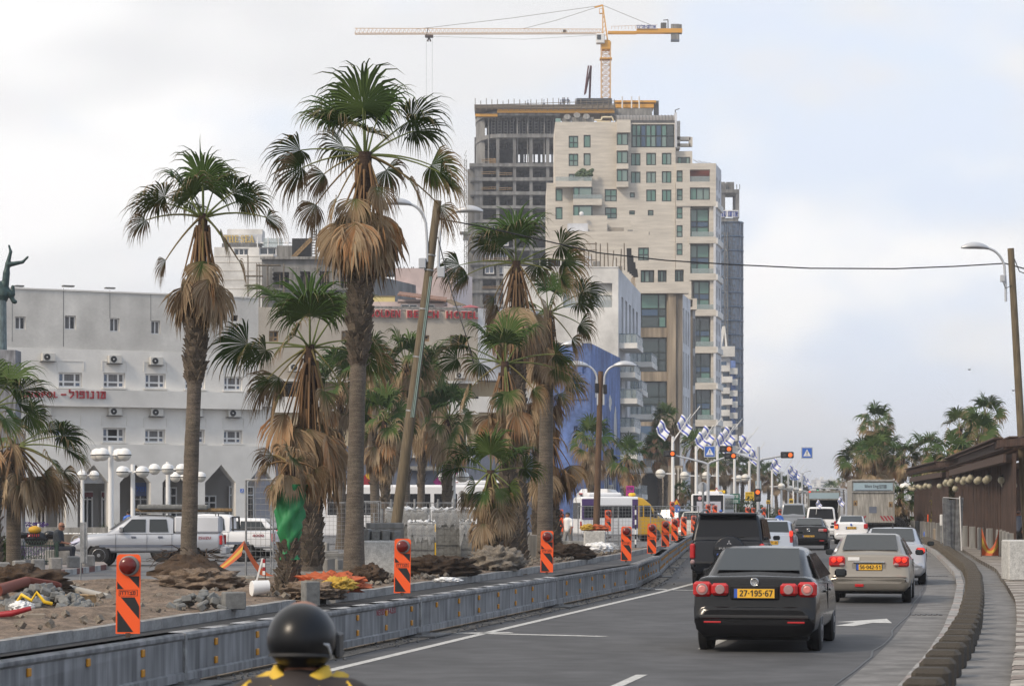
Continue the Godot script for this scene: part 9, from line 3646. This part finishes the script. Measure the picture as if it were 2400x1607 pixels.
	s.bar(Vector3.ZERO,V(0,0.72,0),0.012)
	part(o,"rod",s,M.rubber)
	for i in 4:
		s=Sh.new()
		s.box(V(-0.06,0.32+i*0.09,0.005),V(0.0,0.41+i*0.09,0.012))
		part(o,"tag",s,M.sign_red if i%2 else M.white_paint)
	s=Sh.new()
	s.beam(V(-0.06,0.7,0),V(-0.2,0.18,0),0.04,0.012)
	part(o,"white_strip",s,M.white_paint)
	s=Sh.new()
	s.cbox(V(0,0.17,0),V(0.05,0.17,0.02),0.01)
	solo("hazard_plate","red and white striped hazard plate at the leftmost tall palm's foot","marker",s,M.kerb_red,"",on_ground(412,70,0.15))
	mesh_panel(on_ground(576,68,0.0),-0.35,1.5,2.75,"tall mesh panel beside the white pickup, nearest one")
	mesh_panel(on_ground(640,70.5,0.0),0.0,0.9,2.3,"narrow mesh panel left of the green wrapped palm")
	for q in [[752,95,2.2,2.15,"behind the shaggy palm's trunk"],[892,97,2.1,2.15,"behind the leaning lamp pole"],[1022,98,2.4,2.15,"behind the wrapped pallets"],[823,93,1.1,2.2,"between the two biggest trunks"]]:
		mesh_panel(on_ground(q[0],q[1]),0.03,q[2],q[3],"grey mesh fence panel %s"%q[4])
	for q in [[1355,117,0.0,1.9,"left of the minibus's purple tail"],[1437,118,0.1,2.6,"across the minibus's windows"],[1525,122,0.1,2.4,"by the minibus's yellow nose"]]:
		mesh_panel(on_ground(q[0],q[1]),q[2],q[3],2.0,"thin mesh fence panel %s"%q[4])
	o=thing("fence_posts","row of bare galvanised fence posts standing behind the wrapped pallets","fence",on_ground(980,93))
	for i in 17:
		var x:=px_x(880+i*12.5+(i%3)*2,93)-o.position.x
		s=Sh.new()
		s.bar(V(x,0,-(i%4)*0.3),V(x+0.06*(i%3-1),1.75+0.18*(i%4),-(i%4)*0.3),0.035+0.015*(i%2),6)
		part(o,"post",s,M.galvanised)
	s=Sh.new()
	s.cbox(V(0,0.5,0),V(0.5,0.5,0.35),0.05)
	var pl:=solo("plinth_block","chipped white concrete plinth block under the leaning lamp pole","concrete block",s,M.paint_white,"",on_ground(893,66,0.12),0.12)
	for q in [[-0.38,0.3,"left"],[-0.13,0.26,"second from the left"],[0.12,0.28,"third from the left"],[0.38,0.24,"right"]]:
		stone("loose_block","loose grey block on the white plinth, %s"%q[2],pl.position+V(q[0],1.002,0.1),V(0.11,q[1]*0.5,0.14),M.block,0.1+q[0],0.0,"grey blocks on the plinth")
	stone("grey_slab","long grey slab lying behind the blocks on the plinth",pl.position+V(0.05,1.3,-0.9),V(0.5,0.08,0.2),M.concrete,0.1)
	s=Sh.new()
	s.box(V(-0.5,0,-0.2),V(0.5,1.29,0.2))
	solo("block_stand","rough concrete stand behind the white plinth","concrete block",s,M.concrete,"",pl.position+V(0.05,0,-0.9),0.1)
	pallet_stack(on_ground(905,83,0.14),0.0,7,8,5,"wrapped pallet of grey blocks right beside the leaning lamp pole",1)
	pallet_stack(on_ground(1012,80,0.14),0.05,7,8,5,"wrapped pallet of grey blocks in the middle, with a yellow strip",2)
	pallet_stack(on_ground(958,78,0.14),0.0,4,6,4,"narrow wrapped pallet of grey blocks behind the second beacon",3)
	pallet_stack(on_ground(1080,79,0.14),0.05,3,6,4,"wrapped pallet of grey blocks at the low bushy palm",4)
	s=Sh.new()
	s.box(V(0,0.2,0),V(0.05,0.65,0.03))
	s.box(V(0,1.0,0),V(0.045,1.25,0.03))
	solo("yellow_corner_strip","yellow edge strip on the middle block pallet's corner","strip",s,M.sign_yellow,"",on_ground(1018,79.6,0.2))
	var ord:=["topmost","middle upper","middle lower","lowest left","lowest right","leaning left"]
	var i2:=0
	for q in [[790,1296,0.3,0.05],[775,1310,0.22,0.16],[800,1318,0.2,0.16],[770,1338,0.14,0.18],[792,1340,0.14,0.16],[760,1330,0.06,0.4]]:
		stone("kerb_offcut","grey kerb offcut left of the tallest palm's trunk, %s"%ord[i2],on_ground(q[0],72+(i2%3),maxf(0.14,px_y(q[1]+8,72))),V(q[2],q[3],0.14),M.concrete,0.2*i2,0.0,"grey kerb offcuts")
		i2+=1
	s=Sh.new()
	s.cbox(V(0,0.45,0),V(0.62,0.45,0.2),0.02)
	solo("concrete_barrier_stub","grey concrete barrier between the low palm and the slender trunk","concrete block",s,M.concrete,"",on_ground(1250,88,0.1))
	s=Sh.new()
	s.cbox(V(0,0.28,0),V(0.75,0.28,0.15),0.02)
	solo("concrete_barrier_stub","low grey concrete barrier in front of the pedestrians","concrete block",s,M.concrete,"",on_ground(1330,104,0.0))
	s=Sh.new()
	s.cbox(V(0,0.48,0),V(0.44,0.48,0.35),0.05)
	pl=solo("plinth_block","chipped white concrete plinth block under the brown double lamp pole","concrete block",s,M.paint_white,"",on_ground(1394,99,0.08))
	sack("net_bundle","bundle of red and ochre netting tied round the brown lamp pole",pl.position+V(0,0.95,0),V(0.5,0.14,0.3),M.mesh_orange,31)
	sack("net_bundle","ochre flap of netting on the plinth's left side",pl.position+V(-0.25,0.97,0.1),V(0.3,0.14,0.25),M.mesh_yellow,32)
	o=thing("striped_post","black and white striped post in front of the minibus cab","post",on_ground(1490,116))
	for j in 9:
		s=Sh.new()
		s.lathe(V(0,j*0.23,0),[[0.04,0.0],[0.04,0.225]],8)
		part(o,"band",s,M.white_paint if j%2 else M.black_paint)
	s=Sh.new()
	s.tube([g.call(1362,1280,0.35),g.call(1400,1266,0.4),g.call(1432,1258,0.35)],[0.06,0.08,0.05],6)
	solo("driftwood_branch","dry branch lying behind the white plastic sacks","branch",s,M.timber_dark)
	s=Sh.new()
	r=dice(44)
	for i in 900:
		var d:=r.randf_range(28,100)
		var xr:=lut(KERB_LEFT,d)-0.4
		var p:=V(xr-pow(r.randf(),1.7)*(9.0 if d<60 else 1.8),0.22,-d)
		var h:=r.randf_range(0.012,0.05)
		s.xf=Transform3D(Basis.from_euler(V(r.randf(),r.randf()*6,r.randf())),p)
		s.box(V(-h,-h,-h*1.3),V(h,h,h))
	var st:=part(self,"gravel",s,M.dust)
	st.set_meta("kind","stuff")
	st.set_meta("label","loose stones and chips scattered over the dirt island")
	s=Sh.new()
	for i in 500:
		var d:=r.randf_range(16,90)
		var p:=V(lut(BARRIER,d)+r.randfn(0.25,0.2),0.012,-d)
		var h:=r.randf_range(0.006,0.02)
		s.xf=Transform3D(Basis.from_euler(V(r.randf(),r.randf()*6,r.randf())),p)
		s.box(V(-h,-h,-h),V(h,h,h))
	st=part(self,"gravel",s,M.concrete_dark)
	st.set_meta("kind","stuff")
	st.set_meta("label","grit along the foot of the steel barrier")
# ---------------------------------------------------------------- figures
# bones as [from, to, radius, radius]; joined smoothly and meshed as surface nets
func blob(bones:Array,cell:float,soft:float)->Sh:
	var field:={}
	for bo in bones:
		var reach:float=maxf(bo[2],bo[3])+soft*0.6+cell*2.0
		var lo:=V(minf(bo[0].x,bo[1].x),minf(bo[0].y,bo[1].y),minf(bo[0].z,bo[1].z))-Vector3.ONE*reach
		var hi:=V(maxf(bo[0].x,bo[1].x),maxf(bo[0].y,bo[1].y),maxf(bo[0].z,bo[1].z))+Vector3.ONE*reach
		var a:Vector3=bo[0]
		var ab:Vector3=bo[1]-a
		var ll:=maxf(ab.length_squared(),1e-9)
		for x in range(floori(lo.x/cell),ceili(hi.x/cell)+1):
			for y in range(floori(lo.y/cell),ceili(hi.y/cell)+1):
				for z in range(floori(lo.z/cell),ceili(hi.z/cell)+1):
					var p:=V(x,y,z)*cell
					var t:=clampf((p-a).dot(ab)/ll,0.0,1.0)
					var d:float=p.distance_to(a+ab*t)-lerpf(bo[2],bo[3],t)
					if d>reach:
						continue
					var key:=Vector3i(x,y,z)
					if field.has(key):
						var e:float=field[key]
						var h:=maxf(soft*0.35-absf(d-e),0.0)/(soft*0.35)
						field[key]=minf(d,e)-h*h*soft*0.35*0.25
					else:
						field[key]=d
	var verts:={}
	var corners:=[Vector3i(0,0,0),Vector3i(1,0,0),Vector3i(0,1,0),Vector3i(1,1,0),Vector3i(0,0,1),Vector3i(1,0,1),Vector3i(0,1,1),Vector3i(1,1,1)]
	var edges:=[[0,1],[2,3],[4,5],[6,7],[0,2],[1,3],[4,6],[5,7],[0,4],[1,5],[2,6],[3,7]]
	for key in field:
		var v:=[]
		var ins:=0
		for c in corners:
			var f:float=field.get(key+c,1.0)
			v.append(f)
			if f<0:
				ins+=1
		if ins==0 or ins==8:
			continue
		var sum:=Vector3.ZERO
		var n:=0
		for e in edges:
			if (v[e[0]]<0)!=(v[e[1]]<0):
				var t:float=v[e[0]]/(v[e[0]]-v[e[1]])
				sum+=(corners[e[0]]*1.0).lerp(corners[e[1]]*1.0,t)
				n+=1
		verts[key]=(key*1.0+sum/n)*cell
	var tris:=[]
	var norm:={}
	for key in verts:
		for ax in 3:
			var e:=Vector3i.ZERO
			e[ax]=1
			var f0:float=field.get(key,1.0)
			var f1:float=field.get(key+e,1.0)
			if (f0<0)==(f1<0):
				continue
			var u:=Vector3i.ZERO
			u[(ax+1)%3]=1
			var w:=Vector3i.ZERO
			w[(ax+2)%3]=1
			var q:=[key-u-w,key-w,key,key-u]
			if not (verts.has(q[0]) and verts.has(q[1]) and verts.has(q[3])):
				continue
			if f0>0:
				q.reverse()
			for t in [[0,1,2],[0,2,3]]:
				tris.append([q[t[0]],q[t[1]],q[t[2]]])
				var m:Vector3=(verts[q[t[1]]]-verts[q[t[0]]]).cross(verts[q[t[2]]]-verts[q[t[0]]])
				for i in t:
					norm[q[i]]=norm.get(q[i],Vector3.ZERO)+m
	var s:=Sh.new()
	for t in tris:
		s.put(verts[t[0]],verts[t[1]],verts[t[2]],norm[t[0]].normalized(),norm[t[1]].normalized(),norm[t[2]].normalized(),Color.WHITE,Color.WHITE,Color.WHITE)
	return s
func walker(where:Vector3,yaw:float,label:String,top:Material,legs:Material,height:=1.72,stride:=0.12,hat:Material=null)->Node3D:
	var o:=thing("person",label,"person",where,yaw)
	var k:=height/1.75
	var v:=func(x,y,z):return V(x,y,z)*k
	var body:=[[v.call(0,1.0,0),v.call(0,1.38,-0.02),0.15,0.16],[v.call(-0.12,1.38,0),v.call(0.12,1.38,0),0.09,0.09],[v.call(0,1.42,0),v.call(0,1.54,-0.02),0.06,0.055],[v.call(0,1.62,-0.03),v.call(0,1.66,-0.02),0.095,0.1],[v.call(0,1.6,-0.09),v.call(0,1.6,-0.12),0.03,0.02]]
	for sx in [-1.0,1.0]:
		body.append_array([[v.call(sx*0.09,0.98,0),v.call(sx*0.1,0.52,-sx*stride),0.1,0.065],[v.call(sx*0.1,0.52,-sx*stride),v.call(sx*0.1,0.09,-sx*stride*1.4+0.05),0.06,0.042],[v.call(sx*0.1,0.06,-sx*stride*1.4+0.06),v.call(sx*0.11,0.045,-sx*stride*1.4-0.13),0.045,0.035],[v.call(sx*0.2,1.38,0),v.call(sx*0.25,1.1,sx*stride*0.6),0.055,0.042],[v.call(sx*0.25,1.1,sx*stride*0.6),v.call(sx*0.23,0.86,sx*stride*0.3-0.1),0.04,0.03],[v.call(sx*0.23,0.84,sx*stride*0.3-0.11),v.call(sx*0.23,0.77,sx*stride*0.3-0.13),0.03,0.025]])
	part(o,"body",blob(body,0.03,0.12),M.skin)
	var shirt:=[[v.call(0,0.98,0),v.call(0,1.38,-0.02),0.17,0.175],[v.call(-0.14,1.39,0),v.call(0.14,1.39,0),0.105,0.105]]
	for sx in [-1.0,1.0]:
		shirt.append([v.call(sx*0.2,1.39,0),v.call(sx*0.25,1.14,sx*stride*0.6),0.07,0.06])
	part(o,"shirt",blob(shirt,0.03,0.1),top)
	var tr:=[[v.call(-0.07,0.97,0),v.call(0.07,0.97,0),0.135,0.135]]
	for sx in [-1.0,1.0]:
		tr.append_array([[v.call(sx*0.09,0.96,0),v.call(sx*0.1,0.52,-sx*stride),0.115,0.085],[v.call(sx*0.1,0.52,-sx*stride),v.call(sx*0.1,0.14,-sx*stride*1.4+0.05),0.08,0.065]])
	part(o,"trousers",blob(tr,0.03,0.08),legs)
	var s:=Sh.new()
	s.ball(v.call(0,1.67,-0.005),v.call(0.108,0.1,0.118),8,12)
	if hat:
		s.ball(v.call(0,1.68,-0.08),v.call(0.12,0.025,0.14),6,12)
	part(o,"hat" if hat else "hair",s,hat if hat else M.rubber)
	return o
func build_people()->void:
	var hx:=px_x(703,9.3)
	var o:=thing("person","motorcyclist seen from behind in a black helmet and black and yellow jacket","person",V(hx,0,-9.3),-0.12)
	var body:=[[V(0,0.82,0.1),V(0.0,1.12,0.02),0.17,0.165],[V(0.0,1.12,0.02),V(0,1.27,-0.02),0.165,0.14],[V(-0.17,1.31,-0.02),V(0.17,1.31,-0.02),0.075,0.075],[V(0,1.34,-0.02),V(0,1.5,-0.05),0.07,0.065],[V(0,1.55,-0.05),V(0,1.6,-0.05),0.09,0.09]]
	for sx in [-1.0,1.0]:
		body.append_array([[V(sx*0.21,1.3,-0.02),V(sx*0.31,1.06,-0.16),0.06,0.05],[V(sx*0.31,1.06,-0.16),V(sx*0.29,1.02,-0.42),0.046,0.036],[V(sx*0.29,1.02,-0.42),V(sx*0.29,1.02,-0.52),0.036,0.03],[V(sx*0.11,0.82,0.05),V(sx*0.19,0.78,-0.38),0.09,0.065],[V(sx*0.19,0.78,-0.38),V(sx*0.17,0.4,-0.28),0.06,0.045],[V(sx*0.17,0.4,-0.28),V(sx*0.18,0.36,-0.42),0.045,0.035]])
	part(o,"body",blob(body,0.022,0.1),M.skin)
	var jacket:=[[V(0,0.84,0.1),V(0.0,1.12,0.03),0.185,0.195],[V(0.0,1.12,0.03),V(0,1.28,0.0),0.195,0.16],[V(-0.17,1.305,-0.01),V(0.17,1.305,-0.01),0.1,0.1]]
	for sx in [-1.0,1.0]:
		jacket.append_array([[V(sx*0.21,1.29,-0.02),V(sx*0.31,1.06,-0.16),0.085,0.07],[V(sx*0.31,1.06,-0.16),V(sx*0.29,1.02,-0.42),0.065,0.05]])
	part(o,"jacket",blob(jacket,0.02,0.1),mat("jacket_brown",0.026,0.02,0.019,0.75))
	var tr:=[]
	for sx in [-1.0,1.0]:
		tr.append_array([[V(sx*0.1,0.82,0.08),V(sx*0.19,0.78,-0.38),0.11,0.085],[V(sx*0.19,0.78,-0.38),V(sx*0.17,0.42,-0.28),0.08,0.07]])
	part(o,"trousers",blob(tr,0.025,0.08),M.black_paint)
	var yellow:=mat("jacket_yellow",0.58,0.38,0.035,0.7)
	var s:=Sh.new()
	var rows:=[]
	for q in [[0.118,1.368,0.0],[0.118,1.4,0.0],[0.105,1.428,-0.01],[0.085,1.43,-0.015],[0.08,1.38,-0.015]]:
		var row:=PackedVector3Array()
		for k in 28:
			var a:=TAU*k/28
			row.append(V(cos(a)*q[0],q[1]+0.02*cos(a*2),-0.012-sin(a)*q[0]*0.95+q[2]))
		rows.append(row)
	s.grid(rows,true)
	part(o,"yellow_collar",s,yellow)
	var chest:=blob_depth(jacket)
	for sx in [-1.0,1.0]:
		s=Sh.new()
		rows=[]
		for i in 12:
			var t:=i/11.0
			var row:=PackedVector3Array()
			for e in [-0.024-0.012*t,0.024+0.012*t]:
				var c:=V2(sx*lerpf(0.105,0.285,pow(t,0.8)),lerpf(1.4,1.18,pow(t,1.5))+e)
				row.append(V(c.x+e*sx*0.7,c.y,skin_z(chest,V2(c.x+e*sx*0.7,c.y))+0.006))
			if sx>0:
				row.reverse()
			rows.append(row)
		s.grid(rows)
		part(o,"yellow_shoulder_band",s,yellow)
	s=Sh.new()
	s.cbox(V(-0.045,1.325,skin_z(chest,V2(-0.045,1.325))+0.004),V(0.024,0.006,0.004),0.002)
	part(o,"label_patch",s,M.concrete)
	s=Sh.new()
	rows=[]
	for i in 17:
		var e:=-0.82+(PI/2+0.82)*i/16.0
		var row:=PackedVector3Array()
		for k in 32:
			var a:=TAU*k/32
			var flat:=1.0 if e>-0.3 else 1.0-0.1*smoothstep(-0.3,-0.82,e)
			row.append(V(cos(a)*cos(e)*0.131*flat,1.545+sin(e)*0.138,-0.035-sin(a)*cos(e)*0.155*flat))
		rows.append(row)
	s.grid(rows,true)
	var shell:=part(o,"helmet",s,mat("helmet_black",0.004,0.0045,0.006,0.32,{spec=0.4}))
	s=Sh.new()
	s.cbox(V(0.128,1.52,-0.1),V(0.012,0.05,0.05),0.01)
	part(shell,"visor_hinge",s,M.black_paint)
	s=Sh.new()
	rows=[]
	for i in 2:
		var row:=PackedVector3Array()
		for k in 24:
			var a:=PI*1.12+PI*0.76*k/23.0
			row.append(V(cos(a)*(0.128-i*0.004),1.478+i*0.012+0.012*sin(-a),-0.035-sin(a)*(0.152-i*0.004)))
		rows.append(row)
	s.grid(rows)
	part(shell,"rear_trim",s,M.rubber)
	s=Sh.new()
	s.tube([V(0.098,1.535,0.058),V(0.112,1.528,0.035),V(0.118,1.5,0.015),V(0.12,1.475,0.0)],[0.006,0.008,0.006,0.002],6)
	part(shell,"white_flash",s,M.lamp_grey)
	var m:=thing("scooter","dark scooter under the motorcyclist, below the picture's edge","scooter",V(hx,0,-9.3),-0.12)
	s=Sh.new()
	s.cbox(V(0,0.66,0.1),V(0.15,0.06,0.36),0.04)
	part(m,"saddle",s,M.rubber)
	s=Sh.new()
	s.cbox(V(0,0.46,0.2),V(0.14,0.16,0.36),0.06)
	s.cbox(V(0,0.34,-0.3),V(0.17,0.04,0.3),0.02)
	s.cbox(V(0,0.62,-0.58),V(0.18,0.3,0.05),0.03)
	part(m,"body",s,M.paint_navy)
	s=Sh.new()
	s.bar(V(-0.32,1.0,-0.5),V(0.32,1.0,-0.5),0.018)
	s.bar(V(0,0.9,-0.56),V(0,0.3,-0.72),0.03)
	part(m,"handlebar",s,M.rubber)
	for z in [0.46,-0.76]:
		s=Sh.new()
		s.xf=Transform3D(Basis(V(0,1,0),V(1,0,0),V(0,0,-1)),V(0,0.24,z))
		s.lathe(Vector3.ZERO,[[0.12,-0.05],[0.23,-0.05],[0.24,0.0],[0.23,0.05],[0.12,0.05]],20)
		part(m,"wheel",s,M.rubber)
	var at_:=on_ground(138,79.5,0.16)
	o=thing("person","bald man in sunglasses and dark shirt sitting on the low wall, reading papers","person",at_,0.0)
	body=[[V(0,0.5,0),V(-0.03,0.95,0.0),0.15,0.15],[V(-0.03,0.98,-0.14),V(-0.03,0.98,0.14),0.08,0.08],[V(-0.02,1.0,0),V(0.05,1.12,0),0.06,0.055],[V(0.06,1.2,0),V(0.07,1.25,0),0.092,0.1],[V(0.15,1.18,0),V(0.165,1.16,0),0.025,0.018],[V(0.1,1.13,0),V(0.13,1.12,0),0.06,0.04]]
	for sz in [-1.0,1.0]:
		body.append_array([[V(-0.02,0.97,sz*0.19),V(0.06,0.72,sz*0.22),0.055,0.042],[V(0.06,0.72,sz*0.22),V(0.3,0.66,sz*0.12),0.042,0.03],[V(0.3,0.66,sz*0.12),V(0.39,0.68,sz*0.08),0.03,0.022],[V(0.0,0.48,sz*0.1),V(0.42,0.5,sz*0.13),0.09,0.065],[V(0.42,0.5,sz*0.13),V(0.4,0.08,sz*0.13),0.06,0.045],[V(0.38,0.05,sz*0.13),V(0.55,0.04,sz*0.14),0.045,0.035]])
	part(o,"body",blob(body,0.026,0.1),M.skin)
	var top:=[[V(0,0.5,0),V(-0.03,0.95,0.0),0.175,0.175],[V(-0.03,0.98,-0.15),V(-0.03,0.98,0.15),0.095,0.095]]
	tr=[]
	for sz in [-1.0,1.0]:
		top.append([V(-0.02,0.97,sz*0.19),V(0.05,0.74,sz*0.22),0.075,0.065])
		tr.append_array([[V(0.0,0.47,sz*0.1),V(0.42,0.5,sz*0.13),0.11,0.085],[V(0.42,0.5,sz*0.13),V(0.4,0.12,sz*0.13),0.08,0.065]])
	part(o,"shirt",blob(top,0.026,0.1),mat("shirt_slate",0.022,0.028,0.036,0.9))
	part(o,"trousers",blob(tr,0.026,0.08),mat("jeans",0.02,0.023,0.035,0.9))
	s=Sh.new()
	s.cbox(V(0.145,1.215,0.0),V(0.025,0.022,0.085),0.01)
	s.box(V(0.02,1.215,0.09),V(0.14,1.23,0.1))
	part(o,"sunglasses",s,M.black_paint)
	s=Sh.new()
	for k in 3:
		s.xf=Transform3D(Basis.from_euler(V(0.3,0.2*k,0.3+0.25*k)),V(0.45+0.05*k,0.7,0.02))
		s.box(V(-0.12,0,-0.14),V(0.16,0.004,0.14))
	solo("papers","loose white papers held by the seated man","paper",s,mat("paper_lilac",0.5,0.5,0.62,0.8),"",at_)
	s=Sh.new()
	s.cbox(V(0,0.22,0),V(0.4,0.24,0.2),0.02)
	solo("garden_bench","low stone seat under the seated man","seat",s,M.kerb,"",at_+V(-0.02,0.0,0))
	m=thing("motorcycle","black motorcycle with a yellow tank bag parked behind the railing","motorcycle",on_ground(84,84,0.12),0.15)
	s=Sh.new()
	s.ball(V(0.0,0.8,0),V(0.42,0.26,0.2),8,12)
	s.ball(V(0.45,0.92,0),V(0.22,0.16,0.16),8,10)
	s.ball(V(-0.45,0.92,0),V(0.28,0.12,0.16),8,10)
	part(m,"body",s,M.paint_black)
	s=Sh.new()
	s.ball(V(-0.05,1.1,0.02),V(0.22,0.14,0.2),8,12)
	part(m,"tank_bag",s,mat("bag_yellow",0.5,0.28,0.01,0.6))
	s=Sh.new()
	s.cbox(V(0.07,1.2,0.05),V(0.035,0.11,0.03),0.01)
	part(m,"bottle",s,M.white_paint)
	s=Sh.new()
	s.bar(V(0.4,1.0,-0.35),V(0.4,1.0,0.35),0.02)
	s.bar(V(0.5,0.95,0),V(0.72,0.32,0),0.03)
	part(m,"fork",s,M.galvanised)
	for x in [0.72,-0.68]:
		s=Sh.new()
		s.xf=Transform3D(Basis(V(1,0,0),V(0,0,1),V(0,-1,0)),V(x,0.32,0))
		s.lathe(Vector3.ZERO,[[0.22,-0.05],[0.31,-0.05],[0.32,0.0],[0.31,0.05],[0.22,0.05]],20)
		part(m,"wheel",s,M.rubber)
	s=Sh.new()
	for k in 6:
		s.box(V(-0.28+k*0.07,0.86+0.02*(k%2),0.2),V(-0.25+k*0.07,0.96,0.215))
	part(m,"red_pattern",s,M.sign_red)
	var white:Material=M.white_paint
	walker(on_ground(1331,112),2.6,"pedestrian in a white shirt walking beside the minibus's tail",white,M.kerb,1.72)
	walker(on_ground(1318,114),2.9,"pedestrian in pale clothes behind the dying palm",M.kerb,M.kerb,1.68)
	walker(on_ground(1690,168),0.6,"man in a blue cap standing beside the bus",M.slate_blue,M.black_paint,1.75,0.05,M.road_sign_blue)
	walker(on_ground(1788,192),0.2,"person in pale blue by the signal mast's foot",mat("pale_blue",0.3,0.42,0.55,0.8),M.slate_blue,1.7)
	walker(on_ground(2359,98,0.22),2.2,"person in a white sun hat and dark top under the pergola",M.black_paint,M.slate_blue,1.62,0.05,M.white_paint)
	walker(on_ground(2389,100,0.22),2.5,"person in a dark cap at the right end of the pergola",M.slate_blue,M.black_paint,1.6,0.05,M.raw_dark)
	walker(on_ground(301,118,0.1),0.4,"person in a blue shirt behind the silver pickup's cab",M.road_sign_blue,M.black_paint,1.7)
	for q in [[1319.5,"left one of the pair on the shell's top deck"],[1323,"right one of the pair on the shell's top deck"],[1331,"standing apart on the shell's top deck"]]:
		walker(at(q[0],249.5,491.5),0.5,"tiny dark construction worker, %s"%q[1],M.slate_blue,M.slate_blue,1.8,0.1,M.raw_dark)
	for q in [[2273,866,200,"upper dark bird in the sky left of the right lamp pole"],[2376,915,190,"lower dark bird close to the right lamp pole"]]:
		var b:=thing("bird",q[3],"bird",at(q[0],q[1],q[2]),0.4)
		s=Sh.new()
		s.ball(Vector3.ZERO,V(0.14,0.045,0.05),6,8)
		s.tri(V(-0.05,0,0),V(0.06,0,0),V(-0.02,0.1,0.26))
		s.tri(V(-0.05,0,0),V(-0.02,0.1,-0.26),V(0.06,0,0))
		s.tri(V(-0.12,0.0,0.0),V(-0.24,0.01,0.05),V(-0.24,0.01,-0.05))
		part(b,"body",s,M.rubber)
func blob_depth(bones:Array)->Array:
	return bones
# how far towards +z the joined bones reach above a point of the x-y plane
func skin_z(bones:Array,p:Vector2)->float:
	var best:=-0.1
	for bo in bones:
		for k in 13:
			var c:Vector3=bo[0].lerp(bo[1],k/12.0)
			var rr:float=lerpf(bo[2],bo[3],k/12.0)
			var d2:=rr*rr-(p-V2(c.x,c.y)).length_squared()
			if d2>0:
				best=maxf(best,c.z+sqrt(d2))
	return best
